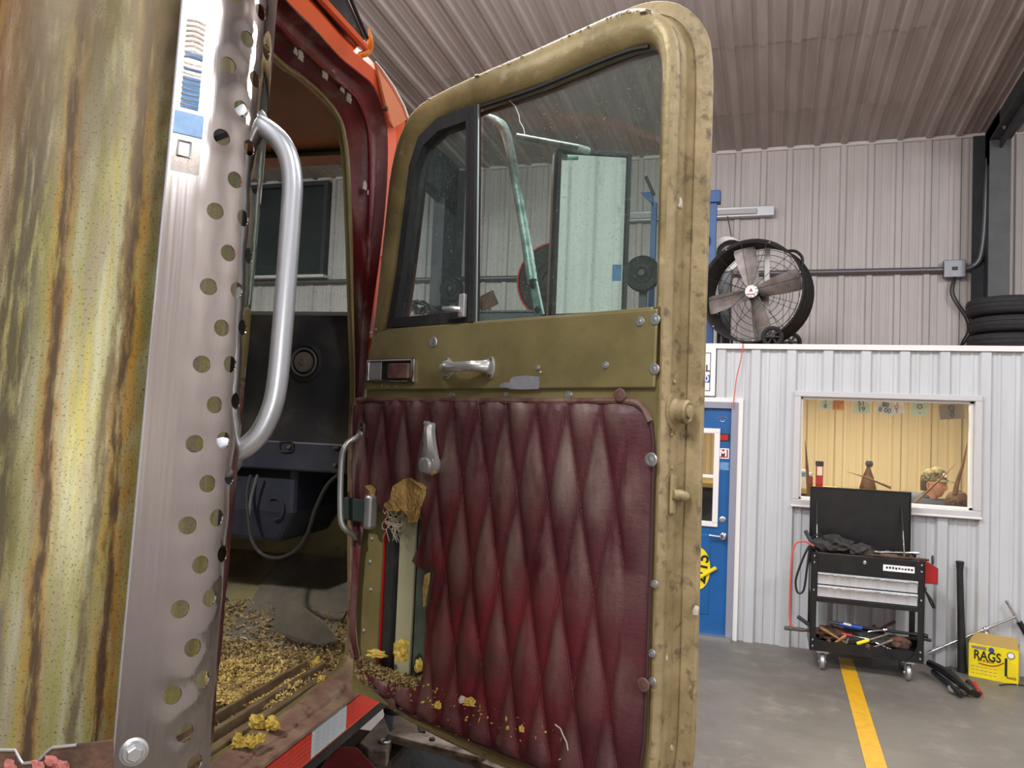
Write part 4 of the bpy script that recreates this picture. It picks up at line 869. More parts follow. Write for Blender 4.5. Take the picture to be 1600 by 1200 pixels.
mb = MB(); q = atY(1351, 879, YC); mb.lathe((q.x, YC + .005, q.z), (0, -1, 0), [(.014, 0), (.014, .006), (.008, .008), (0, .008)], 14); obj('lock', mb, 'chrome', t, smooth=True)
q0, q1 = atY(1380, 884, YC), atY(1429, 894, YC); pl_ = obj('name_strip', MB().box(q0.x, q1.x, YC + .0005, YC + .005, (q0.z + q1.z) / 2 - .024, (q0.z + q1.z) / 2 + .024), 'inkw', t, label='white name strip with small dark and red print')
zc_ = (q0.z + q1.z) / 2; mb = MB(); rr = random.Random(5)
for i in range(9):
    xx = q0.x + .02 + i * .022; mb.box(xx, xx + .014, YC - .0005, YC + .001, zc_ - .008 + rr.random() * .004, zc_ + .006 + rr.random() * .006)
obj('strip_print', mb, 'ink', pl_, kind='stuff')
obj('lower_shelf', MB().box(cx0 + .004, cx1 - .004, YC + .004, yb1, .17, .185).box(cx0 + .045, cx1 - .045, YC + .002, YC + .01, .150, .235).box(cx0 + .01, cx1 - .01, yb1 - .01, yb1, .155, .24).box(cx0, cx0 + .006, YC + .03, yb1, .155, .285).box(cx1 - .006, cx1, YC + .03, yb1, .155, .285), 'black', t)
for (x, y) in ((cx0 + .10, yb0 + .05), (cx1 - .10, yb0 + .05), (cx0 + .10, yb1 - .06), (cx1 - .10, yb1 - .06)):
    o_ = empty('caster', (x, y, 0)); o_.parent = t; o_.location = V3((x, y, 0)) - V3(t.location); MW[o_] = Matrix.Translation((x, y, 0))
    mb = MB(); mb.lathe((x - .018, y - .01, .062), (1, 0, 0), [(.0, 0), (.045, 0), (.06, .006), (.062, .018), (.06, .03), (.045, .036), (0, .036)], 24); obj('caster_wheel', mb, 'rubber' if False else 'galv', o_, smooth=True)
    mb = MB().box(x - .026, x - .021, y - .03, y + .03, .045, .135).box(x + .021, x + .026, y - .03, y + .03, .045, .135).box(x - .045, x + .045, y - .045, y + .045, .135, .155); mb.tube([(x - .03, y - .01, .062), (x + .03, y - .01, .062)], .009, 8); obj('fork', mb, 'chrome', o_, bevel=.002)
# lid
a0_, a1_, b0_, b1_ = atY(1266, 758, yb1), atY(1423, 770, yb1), None, None
xl0, xl1, zl = a0_.x, a1_.x + .0, (a0_.z + a1_.z) / 2
obj('lid', MB().box(xl0, xl1, yb1 - .02, yb1 - .015, .935, zl).box(xl0, xl1, yb1 - .03, yb1 - .0, zl - .008, zl).box(xl0, xl0 + .006, yb1 - .04, yb1, .935, zl).box(xl1 - .006, xl1, yb1 - .04, yb1, .935, zl), 'black', t)
for sx_ in (xl0 + .055, xl1 - .07):
    mb = MB(); mb.tube([(sx_, yb1 - .03, zl - .13), (sx_, yb1 - .12, 1.12)], .008, 8); st = obj('gas_strut', mb, 'blackm', t); mb = MB(); mb.tube([(sx_, yb1 - .12, 1.12), (sx_, yb1 - .2, .93)], .004, 8); obj('strut_rod', mb, 'chrome', st)
# things on the cart
def blob(c, s, seed, amp=.35, sub=3, fr=2.2):
    bm = bmesh.new(); bmesh.ops.create_icosphere(bm, subdivisions=sub, radius=1); mb = MB()
    for v in bm.verts:
        p = v.co.copy(); n_ = noise.noise(p * fr + V3((seed, seed * 2, 0))) * amp; p *= 1 + n_
        z_ = p.z * s[2]; mb.v.append(V3((c[0] + p.x * s[0], c[1] + p.y * s[1], c[2] + max(z_, -s[2] * .55))))
    mb.f = [[v.index for v in f.verts] for f in bm.faces]; mb.mi = [0] * len(mb.f); bm.free(); return mb
def bar(name, a, b, r, m, lab, cat='tool', group=None, parts=()):
    L_ = (V3(b) - V3(a)); t_ = empty(name, tuple((V3(a) + V3(b)) / 2 - V3((0, 0, 0))), lab, cat, group)
    for nm, f0, f1, rr_, mm in parts:
        mb = MB(); p_ = [tuple(V3(a) + L_ * (f0 + (f1 - f0) * k)) for k in (0, .12, .5, .88, 1)]; mb.tube(p_, [rr_ * .8, rr_, rr_ * .95, rr_, rr_ * .8], 8); obj(nm, mb, mm, t_, smooth=True)
    return t_
ZT = .93
obj('shop_cloth', blob((cx0 + .17, YC + .2, ZT + .04), (.17, .14, .08), 1, .5), 'cloth', smooth=True, label='crumpled dark cloth on the left of the cart top', cat='cloth')
obj('shop_cloth', blob((cx0 + .37, YC + .15, ZT + .02), (.10, .1, .055), 5, .5), 'cloth', smooth=True, label='smaller dark cloth in the middle of the cart top', cat='cloth')
a, b = atY(1368, 863, YC + .08), atY(1436, 860, YC + .08); a.z = max(a.z, ZT + .012); b.z = a.z + .02
bar('breaker_bar', a, b, .01, 'chrome', 'shiny chrome bar on the right of the cart top', parts=(('shaft', 0, 1, .0085, 'chrome'), ('drive_head', -.04, .04, .013, 'chrome')))
a, b = V3((cx0 + .42, YC + .03, ZT + .012)), V3((cx1 + .03, YC + .02, ZT + .012)); tb = bar('pry_bar', a, b, .013, 'rust', 'long dark bar with a ring end across the cart top', parts=(('shaft', 0, 1, .011, 'rust'),))
mb = MB(); mb.tube([(cx1 + .055, YC + .02 + .022 * math.cos(q), ZT + .018 + .03 * math.sin(q)) for q in [2 * PI * i / 14 for i in range(14)]], .007, 6, closed=True); obj('ring', mb, 'steel', tb, smooth=True)
for i, (xx, yy, ll, an) in enumerate(((cx0 + .46, YC + .22, .16, .3), (cx0 + .58, YC + .28, .18, -.2), (cx0 + .52, YC + .12, .14, .1))):
    d = V3((math.cos(an), math.sin(an), 0)) * ll; bar('wrench', (xx, yy, ZT + .012), tuple(V3((xx, yy, ZT + .012)) + d), .008, 'steel', ('greasy wrench beside the dark cloth, nearest the lid', 'greasy wrench at the back of the cart top', 'short greasy wrench at the front of the cart top')[i], parts=(('shaft', .1, .9, .007, 'dirtysteel'), ('jaw', -.02, .14, .014, 'dirtysteel')))
# red bin and pliers on the right side
q0, q1 = atY(1439, 884, YC + .1), atY(1457, 912, YC + .1)
t = empty('red_tray', (cx1 + .05, YC + .15, q1.z), 'small red metal bin hooked on the right side of the cart', 'bin')
bx0, bx1 = cx1 + .004, cx1 + .105; mb = MB()
mb.loft([[(bx0, y_, q1.z), (bx1, y_, q1.z), (bx1, y_, q1.z + .12), (bx0, y_, q1.z + .17)] for y_ in (YC + .08, YC + .083)]); mb.loft([[(bx0, y_, q1.z), (bx1, y_, q1.z), (bx1, y_, q1.z + .12), (bx0, y_, q1.z + .17)] for y_ in (YC + .3, YC + .303)])
mb.box(bx1 - .003, bx1, YC + .08, YC + .3, q1.z, q1.z + .12).box(bx0, bx1, YC + .08, YC + .3, q1.z, q1.z + .003); obj('bin_body', mb, 'red', t)
mb = MB(); mb.tube([(bx0, YC + .09, q1.z + .17), (bx1, YC + .09, q1.z + .12)], .004, 6); obj('rim', mb, 'steel', t)
t = empty('pliers', (cx1 + .04, YC + .05, .6), 'dark pliers hanging on the right side of the cart', 'pliers')
for s_, nm in ((0, 'handle'), (1, 'handle')):
    mb = MB(); mb.tube([tuple(v) for v in smooth_curve([(cx1 + .01, YC + .04, .70), (cx1 + .03 + .01 * s_, YC + .04 + .01 * s_, .66), (cx1 + .045 + .02 * s_, YC + .04, .62), (cx1 + .07 + .008 * s_, YC + .04, .575)], 3)], .008, 7); obj(nm, mb, 'vinylblk', t, smooth=True)
mb = MB().box(cx1 + .0, cx1 + .02, YC + .032, YC + .048, .69, .73); obj('jaws', mb, 'steel', t, bevel=.004)
# hose and black loop on the left
mb = MB(); mb.tube([tuple(v) for v in smooth_curve([(cx0 + .02, YC + .1, .965), (cx0 - .06, YC + .08, 1.0), (cx0 - .13, YC + .07, .96), (cx0 - .15, YC + .07, .8), (cx0 - .155, YC + .07, .5), (cx0 - .15, YC + .07, .35), (cx0 - .13, YC + .07, .3)], 5)], .008, 8)
obj('air_hose', mb, 'cordred', smooth=True, label='thin red air hose looping off the left side of the cart', cat='hose')
mb = MB(); mb.tube([tuple(v) for v in smooth_curve([(cx0 - .02, YC - .02, .98), (cx0 - .07, YC - .02, .86), (cx0 - .115, YC - .02, .70), (cx0 - .10, YC - .02, .60), (cx0 - .055, YC - .02, .62), (cx0 - .035, YC - .02, .78), (cx0 - .02, YC - .02, .93)], 5, closed=True)], .0085, 8, closed=True)
obj('rubber_belt', mb, 'vinylblk', smooth=True, label='black rubber belt loop hanging at the left front corner of the cart', cat='belt')
t = empty('grease_gun', (cx0 - .03, YC + .12, .95), 'dark hooked tool standing at the left corner of the cart', 'tool')
mb = MB(); mb.tube([tuple(v) for v in smooth_curve([(cx0 + .03, YC + .14, .95), (cx0 - .02, YC + .14, 1.03), (cx0 - .045, YC + .14, 1.08)], 3)], .016, 8); obj('tool_body', mb, 'steel', t, smooth=True)
mb = MB(); mb.tube([tuple(v) for v in smooth_curve([(cx0 - .01, YC + .14, 1.02), (cx0 + .07, YC + .14, 1.06), (cx0 + .11, YC + .14, 1.0)], 4)], .006, 6); obj('tool_hose', mb, 'vinylblk', t, smooth=True)
# tools heaped on the lower shelf: each one a thing
Z1 = .30
def hammer(a, b, hm, head, lab, hr=.011, wood='wood', hs=(.05, .016)):
    a, b = V3(a), V3(b); d = (b - a).normalized(); t_ = empty('hammer', tuple((a + b) / 2), lab, 'hammer', 'tools heaped on the lower cart shelf')
    mb = MB(); mb.tube([tuple(a), tuple(a + (b - a) * .2), tuple(a + (b - a) * .7), tuple(b)], [hr, hr * 1.2, hr * .8, hr * .9], 8); obj('handle', mb, wood, t_, smooth=True)
    s_ = d.cross(V3((0, 1, 0))).normalized(); s_ = (s_ + V3((0, .3, 0))).normalized(); mb = MB(); mb.lathe(tuple(b - s_ * hs[0]), tuple(s_), [(hs[1], 0), (hs[1] * 1.15, .01), (hs[1] * .8, .02), (hs[1] * .95, hs[0] * .8), (hs[1] * .8, hs[0] * 1.3), (hs[1] * .3, hs[0] * 1.9)], 10); obj('hammer_head', mb, hm, t_, smooth=True)
y1_ = YC + .06
def at1(px, py, dy=0): q = atY(px, py, y1_ + dy); return (q.x, q.y, max(q.z, .205))
hammer(at1(1281, 980, .02), at1(1322, 1005), 'dirtysteel', None, 'hammer with a pale wooden handle at the left front of the lower shelf')
hammer(at1(1322, 993, -.03), at1(1300, 1008, -.03), 'rust', None, 'short hammer with an orange wooden handle leaning over the first')
hammer(at1(1399, 971, .25), at1(1370, 985, .25), 'rust', None, 'brown handled hammer sticking up at the back of the shelf', .012, 'rust')
hammer(at1(1395, 1000, -.03), at1(1358, 1014, -.04), 'rust', None, 'brown headed hammer lying over the front lip of the shelf', .009, 'dirtysteel', (.035, .02))
GT = 'tools heaped on the lower cart shelf'
t = bar('torch_body', at1(1296, 972, .1), at1(1350, 982, .1), .02, 'bluep', 'blue power tool with a white mark on top of the heap', group=GT, parts=(('tool_barrel', .3, .95, .022, 'inkb'), ('tool_grip', 0, .34, .016, 'steel')))
a, b = V3(at1(1318, 974, .075)), V3(at1(1330, 977, .075)); mb = MB(); mb.prism([tuple(a + V3((0, 0, .008))), tuple(b + V3((0, 0, .008))), tuple(b - V3((0, 0, .008))), tuple(a - V3((0, 0, .008)))], (0, .004, 0)); obj('white_mark', mb, 'inkw', t)
bar('pipe_wrench', at1(1345, 980, .14), at1(1450, 994, .14), .017, 'steel', 'long black handled wrench passing behind the right post', group=GT, parts=(('shaft', 0, .8, .013, 'steel'), ('grip', .72, 1.0, .018, 'vinylblk')))
bar('steel_bar', at1(1300, 985, .2), at1(1452, 1000, .2), .012, 'rust', 'long rusty steel bar lying across the shelf', group=GT, parts=(('shaft', 0, 1, .011, 'rust'), ('bar_tip', .97, 1.02, .014, 'steel')))
bar('tube_handle', at1(1225, 981, .18), at1(1290, 988, .18), .018, 'greengrey', 'green grey handle sticking out at the left of the cart', group=GT, parts=(('grip', 0, .5, .018, 'matgrey'), ('shaft', .45, 1, .013, 'rust')))
bar('mallet', at1(1246, 963, .2), at1(1290, 1000, .2), .014, 'rust', 'brown handled mallet leaning out at the left post', group=GT, parts=(('grip', 0, .4, .017, 'steel'), ('shaft', .35, 1, .012, 'rust')))
bar('clamp', at1(1339, 1006, -.02), at1(1358, 1000, -.02), .015, 'yellow', 'yellow handled clamp at the middle front of the shelf', group=GT, parts=(('grip', 0, 1, .015, 'yellow'), ('clamp_jaw', 1, 2.6, .008, 'dirtysteel')))
bar('screwdriver', at1(1315, 990, .03), at1(1345, 996, .03), .011, 'red', 'red handled screwdriver in the middle of the heap', group=GT, parts=(('grip', 0, .55, .012, 'red'), ('shaft', .5, 1.5, .005, 'chrome')))
bar('socket_extension', at1(1368, 1004, -.02), at1(1392, 1015, -.02), .009, 'chrome', 'bright chrome extension bar at the right front of the shelf', group=GT, parts=(('shaft', 0, 1, .007, 'chrome'), ('socket', .85, 1.1, .013, 'chrome')))
bar('chisel', at1(1282, 1002, 0), at1(1305, 1010, 0), .01, 'dirtysteel', 'flat grey chisel at the left front corner of the shelf', group=GT, parts=(('shaft', 0, .7, .011, 'dirtysteel'), ('tip', .7, 1, .007, 'steel')))
bar('ratchet', at1(1356, 987, .05), at1(1385, 984, .05), .009, 'chrome', 'bright ratchet handle in the middle of the heap', group=GT, parts=(('shaft', 0, .8, .007, 'chrome'), ('ratchet_head', .8, 1.05, .016, 'chrome')))
obj('leather_glove', blob((cx1 - .16, YC + .07, .275), (.085, .06, .05), 9, .4), 'rust', smooth=True, label='lumpy brown leather bundle at the right of the shelf', cat='glove')
obj('shop_cloth', blob((cx0 + .45, YC + .24, .235), (.22, .12, .07), 12, .5), 'cloth', smooth=True, label='dark cloth under the tools at the back of the lower shelf', cat='cloth')
obj('shop_cloth', blob((cx0 + .18, YC + .25, .235), (.12, .1, .07), 13, .5), 'rust', smooth=True, label='brown rag under the tools at the left of the lower shelf', cat='cloth')
mb = MB(); mb.tube([tuple(v) for v in smooth_curve([at1(1384, 1010, -.07), at1(1392, 1025, -.08)[:2] + (atY(1392, 1028, y1_ - .08).z,), at1(1408, 1030, -.08)[:2] + (atY(1408, 1036, y1_ - .08).z,), (at1(1425, 1020, -.08)[0], y1_ - .08, atY(1425, 1030, y1_ - .08).z), at1(1433, 1012, -.07)], 5)], .004, 6); obj('wire_loop', mb, 'vinylblk', smooth=True, label='black wire loop drooping over the front lip of the shelf', cat='wire')

# ================================================================ ON THE FLOOR AT THE RIGHT
c = atZ(1503, 1050, 0); tp = atY(1500, 878, c.y + .06)
t = empty('sledge_handle', (c.x, c.y, 0), 'upright black tool handle leaning on the office wall', 'tool')
mb = MB(); P = [(c.x, c.y, .0), (c.x, c.y, .05), (c.x + (tp.x - c.x) * .5, c.y + .03, tp.z * .5), (tp.x, tp.y, tp.z - .08), (tp.x, tp.y, tp.z)]; mb.tube(P, [.036, .034, .027, .024, .03], 12); obj('shaft', mb, 'blackm', t, smooth=True)
mb = MB(); mb.lathe(tuple(P[-1]), (0, 0, 1), [(.032, -.01), (.033, 0), (.028, .006), (0, .006)], 12); obj('end_cap', mb, 'blackm', t, smooth=True)
YS = c.y + .045
a, b = atY(1464, 1014, YS), atY(1588, 963, YS + .02)
t = empty('lug_wrench', tuple((a + b) / 2), 'long chrome T handled wrench leaning over the rag box', 'wrench')
mb = MB(); mb.tube([tuple(a), tuple(b)], .012, 10); obj('shaft', mb, 'chrome', t, smooth=True)
mb = MB(); mb.tube([tuple(a + (b - a) * -.12), tuple(a + (b - a) * .03)], .017, 10); obj('socket', mb, 'chrome', t, smooth=True)
e0, e1 = atY(1572, 938, YS + .02), atY(1606, 994, YS + .02); mb = MB(); mb.tube([tuple(e0), tuple(e0 + (e1 - e0) * .7)], .013, 10); obj('cross_bar', mb, 'chrome', t, smooth=True)
mb = MB(); mb.tube([tuple(e0 + (e1 - e0) * .6), tuple(e1)], .022, 10); obj('grip', mb, 'vinylblk', t, smooth=True)
mb = MB(); q = a + (b - a) * .62; mb.lathe(tuple(q), tuple(b - a), [(.018, -.02), (.022, -.01), (.022, .01), (.018, .02)], 10); obj('collar', mb, 'chrome', t, smooth=True)
mb = MB(); mb.lathe(tuple(q - V3((0, .02, .09))), (0, 0, 1), [(0, -.03), (.025, -.01), (.028, .02), (.02, .05), (.004, .07)], 10); obj('rag_tag', mb, 'inkw', t, smooth=True)
# box of rags
A0 = atZ(1513, 1056, 0); A1 = atZ(1569, 1067, 0); A1 = A0 + (A1 - A0).normalized() * .335
ex = (A1 - A0).normalized(); ey = V3((-ex.y, ex.x, 0)); hB = atY(1511, 1003, A0.y).z
bxf = lambda a, b, c: A0 + ex * a + ey * b + V3((0, 0, c)); Wb = .335
t = empty('rag_box', tuple(bxf(Wb / 2, .1, 0)), 'bright yellow cardboard box printed RAGS on the floor by the wall', 'box')
obj('carton', MB(bxf).box(0, Wb, 0, .2, 0, hB), ['yellow'], t, bevel=.003)
mb = MB(bxf); mb.loft([[(0, .0, hB), (Wb, .0, hB), (Wb, .003, hB), (0, .003, hB)], [(.03, .15, hB + .06), (Wb - .02, .15, hB + .06), (Wb - .02, .153, hB + .058), (.03, .153, hB + .058)]]); obj('top_flap', mb, 'card', t)
obj('box_top', MB(bxf).box(0, Wb, 0, .2, hB, hB + .003), 'card', t)
text('lettering', 'RAGS', tuple(bxf(Wb * .38, -.003, hB * .67)), ex, (0, 0, 1), .1, M['ink'], t, bold=.015, sx=.76)
text('small_lettering', 'IN A BOX', tuple(bxf(Wb * .36, -.003, hB * .53)), ex, (0, 0, 1), .026, M['ink'], t, bold=.01)
mb = MB(bxf); mb.prism([(0.26 + .03 * math.cos(a), -.003, hB * .86 + .03 * math.sin(a)) for a in [2 * PI * i / 20 for i in range(20)]], (0, 0, 0.0005)) if False else None
mb = MB(); mb.lathe(tuple(bxf(.285, -.001, hB * .82)), tuple(-ey), [(.026, 0), (.026, .002), (0, .003)], 20); obj('round_seal', mb, 'inkw', t)
mb = MB(); mb.tube([tuple(bxf(.285 + .024 * math.cos(a), -.004, hB * .82 + .024 * math.sin(a))) for a in [2 * PI * i / 20 for i in range(20)]], .003, 5, closed=True); obj('seal_ring', mb, 'conduit', t)
mb = MB(bxf); mb.box(.245, .262, -.003, 0, hB * .2, hB * .72); obj('picture_strip', mb, 'ink', t, bevel=.001)
mb = MB(); mb.tube([tuple(v) for v in smooth_curve([bxf(.07, -.003, hB * .44), bxf(.15, -.003, hB * .42), bxf(.2, -.003, hB * .47), bxf(.24, -.003, hB * .58)], 5)], .0035, 5); obj('red_swoosh', mb, 'red', t)
mb = MB(bxf)
for i in range(3):
    for k in range(6): mb.box(.02 + .03 * k, .02 + .03 * k + .022, -.001, .0, hB * (.32 - .1 * i), hB * (.32 - .1 * i) + .006)
obj('fine_print', mb, 'card', t, kind='stuff')
mb = MB(bxf); mb.box(.02, .12, -.002, 0, hB * .85, hB * .93); obj('logo_panel', mb, 'galv', t); mb = MB(); mb.lathe(tuple(bxf(.155, -.002, hB * .88)), tuple(-ey), [(.02, 0), (.02, .001), (0, .002)], 16); obj('logo_dot', mb, 'inkb', t)
mb = MB(); mb.box(A1.x - .06, A1.x, A1.y - .002, A1.y, .02, .045); text('count', 'RAGS', tuple(bxf(.29, -.003, .045)), ex, (0, 0, 1), .026, M['ink'], t)
# black folding jack tool on the floor
P0_, P1_ = atZ(1452, 1040, .08), atZ(1520, 1082, .05)
t = empty('floor_tool', tuple((P0_ + P1_) / 2 - V3((0, 0, .05))), 'black jointed tool with a red grip lying beside the rag box', 'tool')
mb = MB(); mb.tube([tuple(P0_ + V3((0, 0, .02))), tuple(P0_ * .6 + P1_ * .4 + V3((0, 0, .03))), tuple(P1_)], [.028, .035, .025], 8); obj('upper_arm', mb, 'black', t, smooth=True)
mb = MB(); mb.tube([tuple(P0_ + V3((.02, -.05, -.03))), tuple(P0_ * .5 + P1_ * .5 + V3((-.02, -.08, -.03))), tuple(P1_ + V3((-.08, -.03, -.02)))], [.02, .024, .02], 8); obj('lower_arm', mb, 'black', t, smooth=True)
mb = MB(); mb.tube([tuple(P0_ + V3((.16, .02, .0))), tuple(P0_ * .3 + P1_ * .7 + V3((.0, .06, .02))), tuple(P1_ + V3((0, .04, .0)))], [.016, .02, .016], 8); obj('side_arm', mb, 'steel', t, smooth=True)
g0, g1 = atZ(1521, 1068, .06), atZ(1531, 1084, .03); mb = MB(); mb.tube([tuple(g0), tuple(g1)], .02, 10); obj('red_grip', mb, 'red', t, smooth=True)
mb = MB(); mb.tube([tuple(g0 - V3((.03, -.02, 0))), tuple(g1 + V3((-.02, -.02, -.005)))], .024, 8); obj('grip_back', mb, 'black', t, smooth=True)
q = atZ(1498, 1078, .03); mb = MB(); mb.tube([(q.x + .062 * math.cos(a), q.y + .05 * math.sin(a), .03 + .012 * math.sin(a)) for a in [2 * PI * i / 18 for i in range(18)]], .014, 8, closed=True); obj('metal_loop', mb, 'dirtysteel', t, smooth=True)
q = atZ(1500, 1058, 0); mb = MB(); mb.tube([tuple(v) for v in smooth_curve([(1.72, 7.0, .006), (1.85, 7.08, .006), (2.05, 7.05, .006), (2.4, 7.15, .006)], 5)], .005, 6); obj('floor_cable', mb, 'vinylblk', smooth=True, label='thin black cable on the floor right of the rag box', cat='cable')

# ================================================================ THE TRUCK (right side of the cab, door open)
LC, LI = -.83, -.91        # lateral of the cab skin and of the inner edge of the door opening
truck = empty('truck', tuple(tw(-1.9, 1.5, 0)), 'orange truck cab with its passenger door swung open', 'truck')
def TL(px, py, lat=LC): return tuple(atLat(px, py, lat))
# loops round the door opening, from the rear of the sill, up the front pillar and back along the roof
def tpt(lat, fwd, z): return tuple(tw(lat, fwd, z))
A_px = [(573, 1072), (566, 1045), (562, 1000), (560, 900), (562, 800), (566, 640), (580, 500), (594, 400), (604, 300), (606, 217), (600, 175), (584, 134), (560, 112), (530, 87), (490, 42), (448, 0)]
B_px = [(535, 1040), (546, 1010), (549, 960), (549, 850), (550, 700), (553, 600), (549, 480), (545, 350), (541, 260), (536, 216), (530, 192), (518, 170), (504, 153), (487, 136), (462, 116), (432, 95)]
la = [V3((LC, 0, 0))] ; 
A_ = [atLat(a, b, LC) for a, b in A_px]; B_ = [atLat(a, b, LI) for a, b in B_px]
def fz(p): return (p.dot(T), p.z)
zA, zB = A_[0].z, 1.215
A_ = [tw(LC, .80, zA), tw(LC, 1.1, zA), tw(LC, 1.4, zA), tw(LC, 1.7, zA)] + A_
B_ = [tw(LI, .84, zB), tw(LI, 1.1, zB), tw(LI, 1.4, zB), tw(LI, 1.65, zB)] + B_
fa, za = fz(A_[-1]); fb, zb_ = fz(B_[-1])
A_ += [tw(LC, 1.15, za + .02), tw(LC, .95, za), tw(LC, .85, za - .06), tw(LC, .80, za - .15), tw(LC, .78, 2.2), tw(LC, .78, 1.8), tw(LC, .79, 1.4)]
B_ += [tw(LI, 1.15, zb_ + .02), tw(LI, .99, zb_ - .01), tw(LI, .90, zb_ - .06), tw(LI, .86, zb_ - .15), tw(LI, .84, 2.2), tw(LI, .84, 1.8), tw(LI, .83, 1.4)]
Ac, Bc = smooth_curve(A_, 4, True), smooth_curve(B_, 4, True)
nL = len(Ac)
def between(a, b, t, lat): p = a * (1 - t) + b * t; return tw(lat, p.dot(T), p.z)
rings = [[tuple(a) for a in Ac]]
for t_, lat in ((.06, LC - .0), (.14, LC - .022), (.20, LC - .028), (.55, LC - .032), (.62, LC - .05), (.85, LC - .058), (1.0, LI)):
    rings.append([tuple(between(a, b, t_, lat)) for a, b in zip(Ac, Bc)])
mb = MB(); mb.loft(rings, cap=False)
# sill faces get the dusty sill paint
for i, f in enumerate(mb.f):
    c = sum((mb.v[k] for k in f), V3()) / 4
    mb.mi[i] = 1 if c.z < zA + .06 else 0
jb = obj('door_jamb', mb, ['maroon', 'maroonlip'], truck, smooth=True, angle=50, label='dusty maroon door opening frame')
mb = MB(); P = [V3(between(a, b, .57, LC - .028)) for a, b in zip(Ac, Bc)]; P = P[4 * 6:4 * 24]; mb.tube([tuple(v) for v in P], .006, 6); obj('jamb_bead', mb, 'maroon', jb, smooth=True)
mb = MB(); P = [tw(LI + .004, b.dot(T), b.z) for b in Bc]; P = P[4 * 6:4 * 24]; mb.tube([tuple(v) for v in P], .0065, 8); obj('inner_trim_bead', mb, 'olive', truck, smooth=True, label='olive gold trim bead round the opening')
rings = [[tuple(tw(LI, b.dot(T), b.z)) for b in Bc]]
for t_, lat in ((.03, LI - .004), (.03, LI - .012)): 
    cz = V3((0, 0, 0)); rings.append([tuple(tw(lat, b.dot(T) - (.0 if lat > LI - .01 else 0), b.z)) for b in Bc])
mb = MB(); mb.loft(rings, cap=False); obj('inner_return', mb, 'olive', truck, smooth=True)
# fluff and cobwebs stuck on the jamb
for i, (px, py, r) in enumerate(((570, 292, .012), (576, 302, .008), (535, 140, .011), (545, 155, .014), (470, 90, .012), (462, 82, .008), (508, 118, .014), (520, 112, .010))):
    c = atLat(px, py, LC - .03); mb = blob(tuple(c), (r * .12, r * .7, r * 1.1), i, .8, 4, 4); obj('cobweb_fluff', mb, 'fluff' if i < 2 else 'jdust', jb, smooth=True)
# outer cab skin: orange band round the opening
def skin_ring(name, off, m, lat0, lat1, i0, i1, **kw):
    cen = tw(LC, 1.3, 2.0); r0, r1, r2 = [], [], []
    for i in range(i0, i1):
        a = Ac[i % nL]; t_ = (Ac[(i + 1) % nL] - Ac[(i - 1) % nL]).normalized(); o_ = t_.cross(S); 
        if o_.dot(a - cen) < 0: o_ = -o_
        r0.append(tuple(a)); r1.append(tuple(V3(a) + o_ * off * .5 + S * lat0)); r2.append(tuple(V3(a) + o_ * off + S * lat1))
    mb = MB(); mb.loft([r0, r1, r2], close=False, cap=False); return obj(name, mb, m, truck, smooth=True, **kw)
iA = 4 * 13; iB = 4 * 26
skin_ring('roof_edge', .055, 'orange', .012, -.002, iA - 8, iB, label='orange painted roof edge and drip rail')
# side sheet below and behind, roof, back wall, far side, firewall, floor
zs0 = zA
obj('rocker_panel', MB(tpt).box(LC - .03, LC - .001, .45, 2.02, zA - .075, zA - .006), 'orange', truck, bevel=.004)
obj('rocker_lip', MB(tpt).box(LC - .03, LC + .004, .45, 1.88, zA - .006, zA + .004), 'maroonlip', truck, bevel=.003, label='bright rolled edge of the sill')
# reflective tape, red and white in turn
edges = [.60, .80, .98, 1.16, 1.34]
f_ = [atLat(487, 1131, LC).dot(T), atLat(550, 1088, LC).dot(T)]
segs_ = [(f_[0] - .42, f_[0] - .22, 'tapewhite'), (f_[0] - .22, f_[0], 'tapered'), (f_[0], f_[1] - .03, 'tapewhite'), (f_[1] - .03, f_[1] + .17, 'tapered')]
for a, b, m_ in segs_:
    tp_ = obj('reflective_tape', MB(tpt).box(LC - .001, LC + .003, a, b - .002, zA - .066, zA - .008), m_, truck, label=('red' if m_ == 'tapered' else 'white') + ' reflective tape block on the rocker')
    if b > 1.5:
        for k in range(6):
            z0_ = zA - .064 + k * .0095; obj('prism_row', MB(tpt).box(LC + .003, LC + .0036, a + .003, b - .005, z0_, z0_ + .008), m_, tp_)
obj('rear_pillar_skin', MB(tpt).box(LC - .04, LC - .0, .45, .80, zA, 2.74), 'orange', truck, bevel=.01)
mb = MB(tpt); mb.loft([[(LC - .01, y, 2.735), (LC - .05, y, 2.775), (-1.3, y, 2.80), (-2.5, y, 2.80), (-2.95, y, 2.775), (-2.97, y, 2.735), (-2.5, y, 2.76), (-1.3, y, 2.76)] for y in (.45, 1.2, 1.7)] + [[(LC - .02, y, z), (LC - .06, y, z + .03), (-1.3, y, z + .06), (-2.5, y, z + .06), (-2.95, y, z + .03), (-2.97, y, z), (-2.5, y, z + .025), (-1.3, y, z + .025)] for y, z in ((2.0, 2.715), (2.18, 2.70))]); obj('roof', mb, 'orange', truck, smooth=True)
mb = MB(tpt); mb.loft([[(LI - .02, y, z), (-2.9, y, z), (-2.9, y, z + .01), (LI - .02, y, z + .01)] for y, z in ((.5, 2.71), (1.5, 2.71), (2.1, 2.70), (2.24, 2.69))]); obj('headliner', mb, 'headl', truck)
obj('back_wall', MB(tpt).box(-2.95, LC - .04, .45, .49, 1.0, 2.74), 'orange', truck); obj('back_lining', MB(tpt).box(-2.93, LC - .05, .49, .50, 1.2, 2.7), 'kick', truck)
obj('left_side', MB(tpt).box(-2.97, -2.93, .45, 2.3, 1.0, 2.2).box(-2.97, -2.93, .45, .9, 2.2, 2.75).box(-2.97, -2.93, 1.75, 2.3, 2.2, 2.4), 'headl', truck)
FW = 2.34
